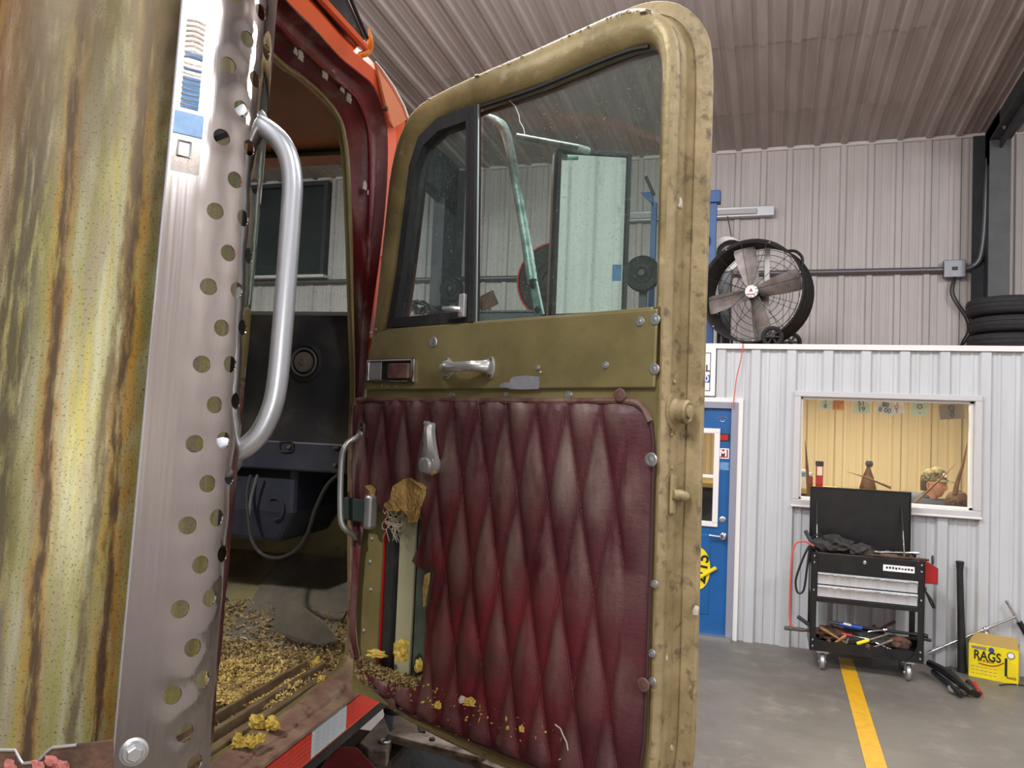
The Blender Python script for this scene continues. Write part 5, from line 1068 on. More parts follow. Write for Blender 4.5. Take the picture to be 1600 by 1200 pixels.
obj('firewall', MB(tpt).box(-2.93, LC - .02, FW, FW + .03, 1.1, 2.16), 'kick', truck, label='olive painted firewall')
obj('kick_panel', MB(tpt).box(LI - .012, LC - .05, 2.08, FW, 1.14, 2.16), 'kick', truck)
obj('cowl', MB(tpt).box(-2.96, LC - .005, 2.21, FW + .06, 2.13, 2.17), 'orange', truck, bevel=.01)
zf = 1.205
obj('floor_pan', MB(tpt).box(-2.9, LC - .03, .46, FW + .03, 1.07, 1.14), 'blackm', truck)
obj('cab_floor', MB(tpt).box(-2.93, LI - .01, .5, FW, zf - .05, zf), 'mud', truck, label='dirt covered cab floor')
mb = MB(tpt); mb.loft([[(l, 2.02, zf), (l, FW - .003, zf + .22), (l, FW, zf + .22), (l, 2.06, zf - .01)] for l in (-2.9, LI - .005)]); obj('toe_board', mb, 'kick', truck)
mb = MB(tpt); mb.loft([[(l, 2.04, zf + .012), (l, FW - .02, zf + .22), (l, FW - .02, zf + .226), (l, 2.03, zf + .018)] for l in (-1.34, -1.02)]); obj('floor_mat', mb, 'matgrey', truck, label='torn grey rubber mat on the toe board')
for i in range(8):
    l = LI - .028 - i * .030 - (.018 if i > 1 else 0); w_ = (.022, .014, .008, .008, .008, .008, .008, .008)[i]; h = (.016, .030, .030, .012, .009, .009, .009, .009)[i]
    obj('floor_ridge', MB(tpt).box(l - w_ / 2, l + w_ / 2, .55, 1.92, zf, zf + h), 'ridge', truck, bevel=.002)
# windshield with frame
fwd_ws = 2.2
zw1 = atFwd(460, 236, 2.2).z
mb = MB(tpt)
obj('windshield_header', MB(tpt).box(-2.9, LI + .02, 2.19, 2.25, zw1 + .0, 2.71), 'headl', truck, bevel=.008, label='olive header above the windshield')
obj('header_shelf', MB(tpt).box(-2.88, LI + .02, 2.12, 2.20, 2.678, 2.692), 'headl', truck, bevel=.004)
obj('windshield_seal', MB(tpt).box(-2.9, LI, 2.185, 2.215, zw1, zw1 + .045).box(-2.9, LI, 2.185, 2.215, 2.15, 2.175).box(LI - .06, LI - .02, 2.185, 2.215, 2.15, zw1).box(-2.88, -2.84, 2.185, 2.215, 2.15, zw1), 'rubber', truck)
obj('windshield_glass', MB(tpt).box(-2.85, LI - .05, 2.197, 2.203, 2.17, zw1 + .01), 'glass_wind', truck)
mb = MB(tpt); mb.loft([[(LI + .0, 2.04, 2.15), (LC - .004, 2.0, 2.15), (LC - .004, 2.03, 2.15), (LI, 2.12, 2.15)], [(LI + .0, 2.0, 2.72), (LC - .01, 1.96, 2.72), (LC - .01, 1.99, 2.72), (LI, 2.1, 2.72)]]); obj('windshield_post', mb, 'orange', truck)
# front quarter skin between the opening and the windshield post
r0 = [tuple(Ac[i]) for i in range(4 * 4, 4 * 15)]; r1 = [tpt(LC, max(Ac[i].dot(T) + .004, 2.01 - .05 * max(0, Ac[i].z - 2.2) / .5), max(Ac[i].z, 1.0)) for i in range(4 * 4, 4 * 15)]
mb = MB(); mb.loft([r0, r1], close=False, cap=False); obj('cowl_side', mb, 'orange', truck, smooth=True)
# dash
D0 = 1.93
zt, zm_, zb2 = atFwd(470, 485, D0).z, atFwd(470, 690, D0).z, atFwd(470, 737, D0).z
mb = MB(tpt); pr = [(D0 + .05, zt + .004), (D0 + .012, zt - .012), (D0, zt - .04), (D0 - .004, zm_ + .06), (D0 + .012, zm_), (D0 + .2, zm_ - .01), (D0 + .25, zt), (D0 + .16, zt + .012)]
mb.loft([[(l, a, b) for a, b in pr] for l in (-2.88, -1.9, -1.3, LI - .02)]); dash = obj('dashboard', mb, 'navy', truck, smooth=True, angle=35, label='dusty black padded dashboard')
c = atFwd(476, 566, D0 - .004); mb = MB(); mb.lathe(tuple(c + T * .006), tuple(-T), [(.055, 0), (.055, .008), (.045, .012), (.040, .006), (.034, .004), (.030, .010), (.012, .014), (0, .011)], 32); obj('speaker_vent', mb, 'rubber', dash, smooth=True)
mb = MB(); mb.tube([tuple(c - T * .006 + (S * math.cos(a) + V3((0, 0, 1)) * math.sin(a)) * .037) for a in [2 * PI * i / 28 for i in range(28)]], .0035, 6, closed=True); obj('vent_ring', mb, 'conduit', dash, smooth=True)
mb = MB(); mb.lathe(tuple(c - T * .003), tuple(-T), [(.028, 0), (.027, .006), (.010, .008), (.008, .011), (0, .011)], 24); obj('vent_centre', mb, 'matgrey', dash, smooth=True)
mb = MB(tpt).box(-2.6, LI - .03, D0 + .006, D0 + .2, zb2, zm_ + .0); db = obj('lower_dash_box', mb, 'navyd', truck, bevel=.006, label='dark blue black box under the dash')
for (px, py) in ((452, 699), (524, 700), (524, 727), (528, 699)):
    c = atFwd(px, py, D0 + .003); mb = MB(); mb.lathe(tuple(c), tuple(-T), [(.006, 0), (.006, .004), (.003, .007), (0, .007)], 8); obj('screw', mb, 'rust', db)
mb = MB(); c0, c1 = atFwd(438, 690, D0 + .0), atFwd(455, 705, D0 + .0); mb.tube([tuple(v) for v in smooth_curve([c0, V3((c1.x, c1.y, c0.z)), c1, V3((c0.x, c0.y, c1.z))], 3, True)], .002, 5, closed=True); obj('slot_outline', mb, 'rubber', db)
# heater box under the dash
h0, h1 = atFwd(380, 740, 1.98), atFwd(462, 740, 1.98); lz = atFwd(430, 850, 1.98).z
mb = MB(tpt); l0, l1 = -1.75, h1.dot(S)
mb.loft([[(l0, 1.98, zb2 + .01), (l1, 1.98, zb2 + .01), (l1, 2.3, zb2 + .01), (l0, 2.3, zb2 + .01)], [(l0, 1.98, lz + .09), (l1 - .0, 1.98, lz + .09), (l1 - .0, 2.3, lz + .09), (l0, 2.3, lz + .09)], [(l0, 2.0, lz), (l1 - .05, 2.0, lz), (l1 - .05, 2.3, lz), (l0, 2.3, lz)]])
hb_ = obj('heater_box', mb, 'navyd', truck, bevel=.015, label='dark heater box hanging under the dash')
mb = MB(); mb.tube([tuple(v) for v in smooth_curve([atFwd(402, 742, 1.95), atFwd(392, 780, 1.95), atFwd(388, 815, 1.94)], 4)], .004, 6); obj('box_lever', mb, 'conduit', hb_, smooth=True)
mb = MB(); c = atFwd(428, 795, 1.975); mb.tube([tuple(c + (S * math.cos(a) + V3((0, 0, 1)) * math.sin(a)) * .03) for a in [PI * 1.2 * i / 12 - 1.6 for i in range(13)]], .003, 6); obj('box_groove', mb, 'rubber', hb_)
# hanging hose
cpx = [(528, 742), (510, 760), (493, 795), (480, 835), (462, 860), (435, 872), (410, 866), (394, 845), (388, 810), (386, 770), (392, 742)]
mb = MB(); mb.tube([tuple(v) for v in smooth_curve([atFwd(a, b, 1.86 + .01 * i) for i, (a, b) in enumerate(cpx)], 5)], .0052, 8); obj('hanging_hose', mb, 'rubber', truck, smooth=True, label='looped black cable under the dash')
# outside at the windshield corner: visor, light, mirror bracket plate
mb = MB(); vp = [atLat(560, 78, LC + .01), atLat(470, -40, LC + .01), atLat(590, -60, LC + .05), atLat(600, 30, LC + .02)]
P0_, P1_ = atLat(440, -60, LC + .01), atLat(566, 74, LC + .01)
Q0_, Q1_ = atLat(520, -60, LC + .05), atLat(573, 60, LC + .03)
mb.loft([[tuple(P0_), tuple(Q0_), tuple(Q0_ - S * .6 + V3((0, 0, .02))), tuple(P0_ - S * .6)], [tuple(P1_), tuple(Q1_), tuple(Q1_ - S * .6 + V3((0, 0, .01))), tuple(P1_ - S * .6)]]); vis = obj('sun_visor', mb, 'sunvisor', truck, bevel=.006, label='weathered dark metal sun visor')
mb = MB(); mb.tube([tuple(P0_ + S * .01 + V3((0, 0, .0))), tuple(P1_ + S * .008)], .009, 8); obj('visor_edge', mb, 'orange', vis, smooth=True)
mb = MB(); mb.tube([tuple(Q0_ + S * .004), tuple(Q1_ + S * .002)], .004, 6); obj('visor_rolled_edge', mb, 'ink', vis, smooth=True)
lp = [atLat(576, 44, LC + .03), atLat(579, 62, LC + .03), atLat(576, 78, LC + .02), atLat(567, 84, LC + .01), atLat(556, 85, LC)]
mb = MB(); mb.tube([tuple(v) for v in smooth_curve(lp, 4)], [.002, .003, .004, .006, .007, .008, .009, .009, .0095, .010, .010, .010, .009, .008, .006, .004, .003], 10); obj('clearance_light', mb, 'amber', truck, smooth=True, label='amber lens of a clearance light')
pp = [atLat(584, 100, LC + .012), atLat(594, 112, LC + .014), atLat(612, 138, LC + .02), atLat(628, 168, LC + .024), atLat(634, 186, LC + .024), atLat(612, 200, LC + .014), atLat(606, 190, LC + .010), atLat(594, 140, LC + .01)]
mb = MB(); mb.prism([tuple(v) for v in pp], S * .006); bp_ = obj('corner_panel', mb, 'paleor', truck, label='pale orange corner panel with a white edge')
for o_ in (0, .006):
    mb = MB(); mb.tube([tuple(v + S * .01 + T * (-.004 - o_)) for v in pp[:5]], .0016, 5); obj('panel_edge', mb, 'inkw', bp_, smooth=True)
mb = MB(); c = atLat(603, 170, LC + .03); mb.lathe(tuple(c), tuple(S), [(.006, -.008), (.006, .004), (0, .005)], 8); obj('screw', mb, 'rust', bp_)
# simple hood and fender ahead of the cab, hidden from here but there
mb = MB(tpt); mb.loft([[(-2.55, y, 1.1), (-1.25, y, 1.1), (-1.22, y, z - .12), (-1.35, y, z), (-2.45, y, z), (-2.58, y, z - .12)] for y, z in ((2.42, 2.1), (3.2, 2.02), (3.75, 1.9))]); obj('hood', mb, 'orange', truck, smooth=True, angle=40)
obj('chassis_rail', MB(tpt).box(-1.55, -1.47, .2, 3.7, .75, 1.0).box(-2.33, -2.25, .2, 3.7, .75, 1.0), 'steel', truck)

# ---------------------------------------------------------------- under the door: step and bits of the running gear
ZS = .96
a0s, a1s, a2s, a3s = atZ(632, 1100, ZS), atZ(900, 1235, ZS), atZ(780, 1175, ZS), atZ(620, 1150, ZS)
st_l, st_r = -.78, -.28
q = atZ(700, 1140, ZS); f0s = q.dot(T)
def spx(px, py): v = atZ(px, py, ZS); return v
poly = [spx(618, 1092), spx(700, 1112), spx(800, 1150), spx(930, 1210), spx(930, 1280), spx(780, 1202), spx(700, 1172), spx(612, 1150)]
mb = MB(); mb.prism([tuple(v) for v in poly], (0, 0, -.02)); stp = obj('step_plate', mb, 'dirtysteel', truck, label='corroded ribbed step plate below the door')
for px in (652, 682, 712, 742): 
    a, b = spx(px, 1112 + (px - 652) * .32), spx(px + 8, 1146 + (px - 652) * .42); d = (b - a); s_ = V3((-d.y, d.x, 0)).normalized() * .009
    mb = MB(); mb.prism([tuple(a - s_), tuple(a + s_), tuple(b + s_), tuple(b - s_)], (0, 0, .006)); obj('step_slot', mb, 'ink', stp)
a, b = spx(612, 1152) + V3((0, 0, .02)), spx(756, 1188) + V3((0, 0, .02)); d = (b - a).normalized(); s_ = V3((-d.y, d.x, 0)) * .03
mb = MB(); mb.prism([tuple(a - s_), tuple(b - s_), tuple(b + s_), tuple(a + s_)], (0, 0, -.012)); br = obj('step_bracket', mb, 'dirtysteel', truck, bevel=.003, label='pale flat bracket strip across the step')
for f0_ in (.45, .9): c = a + (b - a) * f0_; mb = MB(); mb.lathe(tuple(c), (0, 0, 1), [(.009, 0), (.009, .006), (0, .007)], 8); obj('bracket_hole', mb, 'ink', br)
c = spx(616, 1112) + V3((0, 0, .03)); mb = MB(); mb.lathe(tuple(c - V3((0, 0, .03))), (0, 0, 1), [(.034, 0), (.036, .012), (.032, .02), (.036, .03), (.032, .04), (.034, .06), (.02, .064), (0, .064)], 18); obj('rubber_mount', mb, 'rubber', truck, smooth=True)
c = spx(585, 1112); mb = MB(); mb.tube([tuple(c + V3((0, 0, .02))), tuple(c + V3((.03, -.01, .03))), tuple(c + V3((.06, .0, .028)))], .011, 8); obj('bent_lug', mb, 'dirtysteel', truck, smooth=True)
mb = MB(); mb.prism([tuple(spx(560, 1160)), tuple(spx(600, 1118)), tuple(spx(612, 1150)), tuple(spx(606, 1172)), tuple(spx(575, 1170))], (0, 0, -.05)); obj('cast_bracket', mb, 'dirtysteel', truck, bevel=.006, label='blue grey cast bracket below the door')
c = spx(602, 1160) + V3((0, 0, .004)); mb = MB(); mb.tube([tuple(c + V3((.013 * math.cos(a), .013 * math.sin(a), 0))) for a in [2 * PI * i / 14 for i in range(14)]], .004, 6, closed=True); obj('bolt_ring', mb, 'galv', truck, smooth=True)
mb = MB(); mb.loft([[tuple(spx(520, 1165)), tuple(spx(560, 1165)), tuple(spx(620, 1230)), tuple(spx(480, 1230))], [tuple(spx(500, 1185) - V3((0, 0, .12))), tuple(spx(560, 1190) - V3((0, 0, .12))), tuple(spx(620, 1240) - V3((0, 0, .12))), tuple(spx(470, 1240) - V3((0, 0, .12)))]]); obj('fender_edge', mb, 'maroon', truck, bevel=.01)
obj('battery_box', MB(tpt).box(-.84, -.34, .75, 1.28, .55, .88), 'blackm', truck, bevel=.02)
obj('tank_panel', MB(tpt).box(-1.45, -.84, .5, 2.3, .45, .92), 'blackm', truck, bevel=.02)
# front wheel under the fender
c = tw(-1.0, 3.1, .52); mb = MB(); mb.lathe(tuple(c - S * .14), tuple(S), [(.28, 0), (.40, 0), (.49, .03), (.52, .07), (.52, .21), (.49, .25), (.40, .28), (.28, .28)], 40); wh = obj('front_wheel', mb, 'tyre', truck, smooth=True)
mb = MB(); mb.lathe(tuple(c - S * .10), tuple(S), [(.30, 0), (.30, .16), (.24, .18), (.16, .12), (.12, .14), (.1, .2), (0, .21)], 32); obj('wheel_rim', mb, 'galv', wh, smooth=True)
mb = MB(); mb.lathe(tuple(tw(-2.8, 3.1, .52) - S * .14), tuple(S), [(.28, 0), (.40, 0), (.49, .03), (.52, .07), (.52, .21), (.49, .25), (.40, .28), (.28, .28), (0, .2)], 32); obj('front_wheel', mb, 'tyre', truck, smooth=True)
for l in (-1.0, -2.8):
    for y in (.35,): 
        mb = MB(); mb.lathe(tuple(tw(l, -1.2, .52) - S * .14), tuple(S), [(0, 0), (.28, 0), (.40, 0), (.49, .03), (.52, .07), (.52, .21), (.49, .25), (.40, .28), (.28, .28), (0, .2)], 32); obj('rear_wheel', mb, 'tyre', truck, smooth=True)
obj('chassis_tail', MB(tpt).box(-1.55, -1.47, -2.0, .2, .75, 1.0).box(-2.33, -2.25, -2.0, .2, .75, 1.0).box(-2.8, -1.0, -1.24, -1.16, .48, .56), 'steel', truck)

# ---------------------------------------------------------------- the open door
def dz(u, z, n=0.0): return tuple(dw(u, n, z))
door = empty('cab_door', (0, 0, 0), label='old gold painted inside of the truck door with torn maroon quilting')
dl = dw(.4, .03, 1.22); door.parent = truck; door.location = dl - MW[truck].translation; MW[door] = Matrix.Translation(dl)
O_ = [(.030, 2.11), (.042, 2.232), (.055, 2.384), (.066, 2.491), (.093, 2.575), (.153, 2.630), (.30, 2.652), (.48, 2.665), (.65, 2.680), (.716, 2.683), (.770, 2.665), (.808, 2.620), (.820, 2.56), (.822, 2.442), (.822, 2.264), (.822, 2.112),
      (.823, 1.9), (.825, 1.6), (.826, 1.4), (.822, 1.30), (.805, 1.245), (.76, 1.218), (.6, 1.212), (.4, 1.212), (.216, 1.220), (.12, 1.240), (.058, 1.275), (.014, 1.345), (.002, 1.45), (-.004, 1.6), (-.008, 1.8), (.0, 1.95), (.016, 2.04)]
I_ = [(.079, 2.102), (.102, 2.232), (.119, 2.384), (.131, 2.491), (.158, 2.555), (.22, 2.587), (.33, 2.594), (.50, 2.598), (.66, 2.612), (.73, 2.615), (.768, 2.611), (.788, 2.587), (.796, 2.54), (.797, 2.442), (.799, 2.264), (.801, 2.112),
      (.800, 1.9), (.802, 1.6), (.803, 1.4), (.798, 1.32), (.785, 1.27), (.745, 1.245), (.6, 1.24), (.4, 1.24), (.23, 1.247), (.15, 1.262), (.09, 1.295), (.046, 1.36), (.032, 1.45), (.028, 1.6), (.026, 1.8), (.032, 1.95), (.05, 2.04)]
Oc, Ic = smooth_curve(O_, 3, True), smooth_curve(I_, 3, True); nD = len(Oc)
def offs(i, d):
    t_ = (Oc[(i + 1) % nD] - Oc[i - 1]).normalized(); nn = V3((t_.y, -t_.x, 0)); 
    c = V3((.42, 1.95, 0)); nn = -nn if nn.dot(Oc[i] - c) < 0 else nn
    return Oc[i] + nn * d
GR = {.2: .0, .45: .009, .72: .010, .93: .008, 1.0: .004}; rings = []; spec_ = [(.0475, .074, 0), (.0475, .066, 0), (.0455, .0635, 0), (.021, .061, 0), (.0205, .0645, 0), (.0175, .0645, 0), (.016, .058, 0), (.012, .050, 0), (.0115, .045, 0), (.009, .030, 0), (.008, .021, 0), (.0105, .016, 0), (.0095, .008, 0), (.005, .002, 0), (0, .0, 0), (0, -.003, .2), (0, -.0035, .45), (0, .001, .72), (0, .008, .93), (0, .014, 1.0), (0, .04, 1.0)]
for d, n_, l_ in spec_:
    rings.append([dz(*(offs(i, d) if l_ == 0 else Oc[i].lerp(Ic[i], l_))[:2], GR.get(l_, n_) if Ic[i].y < 2.1 and l_ > 0 else n_) for i in range(nD)])
mb = MB(); mb.loft(rings, cap=False)
for i, f in enumerate(mb.f):
    r_i = i // nD; mb.mi[i] = 1 if r_i < 14 else 0
obj('door_shell', mb, ['gold', 'goldjamb'], door, smooth=True, angle=38, label='rolled gold painted door frame')
# dust caught on top of the frame
mb = MB(); rr = random.Random(4)
for i in range(260):
    k = rr.uniform(5 * 3, 10.2 * 3); j = int(k); p_ = Oc[j].lerp(Oc[j + 1], k - j); s_ = rr.uniform(.0015, .005) * (2 if rr.random() < .06 else 1); c = dw(p_.x, rr.uniform(.0, .012), p_.y + rr.uniform(-.001, .003)); mb.lathe(tuple(c), (rr.uniform(-1, 1), rr.uniform(-1, 1), 1), [(s_, -.001), (s_ * .7, s_ * .3), (0, s_ * .6)], 5)
obj('caked_dust', mb, 'fluff', door, kind='stuff', label='pale dust caked along the top of the door frame')
# outside skin
ex_ = [i for i in range(nD)]; mb = MB(); mb.loft([[dz(*offs(i, .045)[:2], .0745) for i in ex_], [dz(*offs(i, .045)[:2], .079) for i in ex_], [dz(*Oc[i].lerp(Ic[i], .6 if Oc[i].y > 2.1 else .9)[:2], .082) for i in ex_], [dz(*Ic[i][:2], .06 if Oc[i].y > 2.1 else .078) for i in ex_]], cap=False)
low = [i for i in ex_ if Ic[i].y < 2.115]; mb.add([dz(*Ic[i][:2], .079) for i in low], [tuple(range(len(low)))]); obj('outer_skin', mb, 'orange', door, smooth=True, angle=35, label='orange outside skin of the door')
# belt panel and lower inner panel
def plate_poly(name, pts, n0, n1, m, parent=door, bevel=0, **kw):
    mb = MB(); mb.prism([dz(a, b, n0) for a, b in pts], Nn * (n1 - n0)); return obj(name, mb, m, parent, bevel=bevel, **kw)
band = plate_poly('belt_panel', [(.014, 1.956), (.812, 1.966), (.813, 2.108), (.60, 2.106), (.30, 2.104), (.088, 2.102), (.055, 2.096), (.03, 2.078), (.018, 2.05)], -.006, .0, 'olive', bevel=.003, label='olive gold belt panel above the quilting')
plate_poly('sill_cap', [(.079, 2.104), (.30, 2.107), (.60, 2.109), (.803, 2.113), (.803, 2.098), (.079, 2.09)], -.004, .055, 'olive', bevel=.004)
# inner sheet with its access opening: four pieces of one sheet
acc = (.095, .265, 1.30, 1.665)
mb = MB(); mb.xf = lambda a, b, c: dw(a, b, c)
mb.box(.01, acc[0], .002, .006, 1.23, 1.99).box(acc[1], .818, .002, .006, 1.23, 1.99).box(acc[0], acc[1], .002, .006, acc[3], 1.99).box(acc[0], acc[1], .002, .006, 1.23, acc[2])
obj('inner_sheet', mb, 'olive', door, label='olive inner door sheet behind the quilting')
mbx = lambda: MB(lambda a, b, c: dw(a, b, c))
obj('glass_channel', mbx().box(.088, .098, .006, .03, 1.27, 1.67), 'red', door, label='red painted edge inside the door')
obj('channel_felt', mbx().box(.100, .128, .008, .034, 1.27, 1.67), 'rubber', door, bevel=.004, label='black window channel strip')
obj('channel_rail', mbx().box(.131, .185, .022, .03, 1.25, 1.69), 'railpale', door, bevel=.003, label='pale grey green rail inside the door')
obj('lowered_sheet', mbx().box(.186, .275, .03, .034, 1.25, 1.69), 'deepsheet', door, label='dark greenish sheet deep inside the door')
for (u_, z_) in ((.055, 1.60), (.053, 1.545), (.06, 1.48), (.042, 1.38)):
    mb = MB(); mb.lathe(dz(u_, z_, .002), tuple(-Nn), [(.005, 0), (.004, .003), (0, .004)], 8); obj('screw', mb, 'galv', door)
# ---- window glass, vent, seals
def strip_loop(name, outer, inner, n0, n1, m, **kw):
    mb = MB(); mb.loft([[dz(*p[:2], n0) for p in outer], [dz(*p[:2], n1) for p in outer], [dz(*p[:2], n1) for p in inner], [dz(*p[:2], n0) for p in inner], [dz(*p[:2], n0) for p in outer]], cap=False); return obj(name, mb, m, door, smooth=True, angle=35, **kw)
vo = [(.079, 2.106), (.102, 2.232), (.119, 2.384), (.131, 2.491), (.158, 2.555), (.22, 2.587), (.325, 2.592), (.335, 2.45), (.343, 2.25), (.350, 2.106)]
vi = [(.105, 2.128), (.124, 2.24), (.140, 2.38), (.151, 2.478), (.174, 2.530), (.226, 2.556), (.312, 2.560), (.320, 2.45), (.328, 2.25), (.334, 2.132)]
def dens(l, k=4): 
    out = []
    for i in range(len(l)):
        a, b = V3((*l[i], 0)), V3((*l[(i + 1) % len(l)], 0))
        for j in range(k): out.append(a.lerp(b, j / k))
    return out
vsl = strip_loop('vent_seal', dens(vo), dens(vi), -.004, .03, 'rubber', label='black rubber seal of the vent window')
obj('vent_pane', (lambda m_: (m_.prism([dz(a, b, .014) for a, b in vi], Nn * .004), m_)[1])(MB()), 'glass_vent', door, label='dusty small triangular vent pane')
mb = MB(); mb.loft([[dz(a, z, n_) for a, n_ in ((.001 + x, -.006), (.021 + x, -.006), (.021 + x, .012), (.001 + x, .012))] for x, z in ((.322, 2.592), (.3335, 2.35), (.344, 2.104))]); obj('division_bar', mb, 'rubber', door, bevel=.003, label='black upright bar between the two panes')
mb = MB(); mb.loft([[dz(a, z, n_) for a, n_ in ((.021 + x, -.001), (.0235 + x, -.001), (.0235 + x, .003), (.021 + x, .003))] for x, z in ((.322, 2.592), (.3335, 2.35), (.344, 2.104))]); obj('bar_edge', mb, 'galv', door)
go = [(.350, 2.09), (.345, 2.35), (.338, 2.596), (.50, 2.600), (.66, 2.614), (.73, 2.617), (.766, 2.613), (.787, 2.588), (.797, 2.54), (.799, 2.3), (.802, 2.09)]
obj('window_pane', (lambda m_: (m_.prism([dz(a, b, .026) for a, b in go], Nn * .005), m_)[1])(MB()), 'glass_door', door, label='dusty cracked main pane of the door window')
mb = MB(); P = [V3((*p, 0)) for p in [(.338, 2.590), (.50, 2.594), (.66, 2.608), (.73, 2.611), (.766, 2.607)]]; mb.tube([dz(*v[:2], .012) for v in smooth_curve(P, 4)], .005, 6); obj('top_channel', mb, 'rubber', door, smooth=True)
mb = MB(); mb.tube([dz(*dpx(a, b, .025), .025) for a, b in ((791, 148), (797, 158), (805, 166), (811, 180), (812, 190), (818, 200), (820, 210))], .0009, 4); obj('glass_crack', mb, 'inkw', door, label='short white crack in the main pane')
# vent latch
u_, z_ = dpx(729, 480); vl = obj('vent_latch', mbx().box(u_ - .009, u_ + .008, -.018, -.006, z_ - .024, z_ + .028), 'chromel', door, bevel=.003, label='chrome vent window latch')
mb = MB(); mb.tube([dz(u_ + .0, z_ - .008, -.02), dz(u_ - .015, z_ - .006, -.03), dz(u_ - .045, z_ - .004, -.028)], [.006, .006, .004], 8); obj('latch_lever', mb, 'chromel', vl, smooth=True)
# ---- quilted panel
QU, QZ = .0770, .355
def quilt():
    out = [(-.006, 1.931), (.078, 1.932), (.292, 1.934), (.638, 1.939), (.755, 1.941), (.788, 1.932), (.806, 1.905), (.813, 1.859), (.815, 1.75), (.8155, 1.634), (.815, 1.411), (.812, 1.33), (.800, 1.275), (.77, 1.246), (.70, 1.236), (.515, 1.232), (.393, 1.232), (.216, 1.236), (.14, 1.248), (.069, 1.274), (.025, 1.315), (.006, 1.362), (.002, 1.45), (-.002, 1.55), (-.012, 1.68), (-.022, 1.78), (-.026, 1.86), (-.024, 1.905), (-.018, 1.925)]
    hole = [(.042, 1.640), (.060, 1.668), (.085, 1.680), (.11, 1.676), (.13, 1.690), (.150, 1.700), (.168, 1.716), (.182, 1.712), (.205, 1.700), (.222, 1.690), (.240, 1.672), (.240, 1.630), (.228, 1.600), (.214, 1.572), (.232, 1.560), (.252, 1.556), (.268, 1.562), (.284, 1.556), (.276, 1.530), (.272, 1.500), (.262, 1.472), (.266, 1.43), (.262, 1.40), (.264, 1.36), (.262, 1.325), (.245, 1.300), (.2, 1.288), (.12, 1.286), (.075, 1.292), (.045, 1.312), (.030, 1.355), (.028, 1.45), (.032, 1.56)]
    pts, edges = [], []
    def loop(l, k):
        s0 = len(pts); d = dens(l, k)
        for v in d: pts.append((v.x, v.y))
        n = len(d); edges.extend((s0 + i, s0 + (i + 1) % n) for i in range(n)); return d
    oo, hh_ = loop(out, 6), loop(hole, 3)
    def inside(x, y, poly):
        c = False; n = len(poly); j = n - 1
        for i in range(n):
            if (poly[i].y > y) != (poly[j].y > y) and x < (poly[j].x - poly[i].x) * (y - poly[i].y) / (poly[j].y - poly[i].y) + poly[i].x: c = not c
            j = i
        return c
    nu, nz_ = 14, 22; du, dzz = QU / nu, QZ / nz_ / 1.0
    i = -8
    u = -.03
    for a in range(int(.86 / du) + 1):
        for b in range(int(.72 / dzz) + 1):
            x, y = U0 + (a - 130) * du, Z0 - b * dzz
            if inside(x, y, oo) and not inside(x, y, hh_) and min((x - v.x) ** 2 + (y - v.y) ** 2 for v in oo[::2] + hh_[::2]) > 5e-6: pts.append((x, y))
    from mathutils import Vector as VV
    v2, e2, f2, *_ = delaunay_2d_cdt([VV(p) for p in pts], edges, [], 0, 1e-7)
    mb = MB(); uvs, att = [], []
    for v in v2:
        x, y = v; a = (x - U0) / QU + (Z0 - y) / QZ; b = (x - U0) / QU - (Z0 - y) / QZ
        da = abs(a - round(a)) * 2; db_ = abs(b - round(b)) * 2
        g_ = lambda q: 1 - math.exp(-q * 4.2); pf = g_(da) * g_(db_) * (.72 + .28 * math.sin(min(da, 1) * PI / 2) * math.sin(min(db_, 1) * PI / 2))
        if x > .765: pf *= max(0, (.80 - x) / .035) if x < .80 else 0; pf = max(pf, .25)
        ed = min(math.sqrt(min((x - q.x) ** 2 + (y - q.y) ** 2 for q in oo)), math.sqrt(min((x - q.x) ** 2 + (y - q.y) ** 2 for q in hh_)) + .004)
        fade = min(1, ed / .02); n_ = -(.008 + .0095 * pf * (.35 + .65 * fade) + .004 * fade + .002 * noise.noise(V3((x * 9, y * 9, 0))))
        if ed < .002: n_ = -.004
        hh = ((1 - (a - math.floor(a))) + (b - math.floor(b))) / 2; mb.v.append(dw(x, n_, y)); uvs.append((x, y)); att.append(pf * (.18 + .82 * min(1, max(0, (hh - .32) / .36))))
    for f in f2:
        c = (v2[f[0]] + v2[f[1]] + v2[f[2]]) / 3
        if inside(c.x, c.y, oo) and not inside(c.x, c.y, hh_): mb.f.append(list(f)); mb.mi.append(0)
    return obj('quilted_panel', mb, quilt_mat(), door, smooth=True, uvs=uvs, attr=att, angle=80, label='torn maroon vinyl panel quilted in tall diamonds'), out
U0, Z0 = dpx(892, 632)[0], 1.932
qp, qout = quilt()
mb = MB(); P = [V3((*p, 0)) for p in qout]; P = smooth_curve(P[-9:] + P[:7], 4); mb.tube([dz(*v[:2], -.008) for v in P], .0065, 8); obj('panel_piping', mb, 'piping', door, smooth=True, label='worn rolled piping along the top of the panel')
mb = MB(); P = [V3((*p, 0)) for p in qout]; P = smooth_curve(P[6:24], 4); mb.tube([dz(*v[:2], -.006) for v in P], .003, 8); obj('lower_piping', mb, 'edgev', door, smooth=True)
# raised stitches along the diamond seams
mb = MB(); xf_ = lambda u, z: dw(u, -.0135, z); rr = random.Random(2)
for fam in (1, -1):
    for k in range(-16, 20):
        z_ = Z0
        for q in range(150):
            z_ = Z0 - q * .0046; u_ = U0 + QU * (k + fam * (Z0 - z_) / QZ)
            if not (.30 < u_ < .775 and z_ > 1.255) or rr.random() < .15: continue
            a = V3(xf_(u_, z_)); d = V3(xf_(u_ + fam * QU / QZ * -.0022, z_ + .0022)) - a; mb.tube([tuple(a - d * .6), tuple(a + d * .6)], .0005, 3)
obj('stitching', mb, 'piping', door, kind='stuff', label='faint thread stitches along the diamonds')
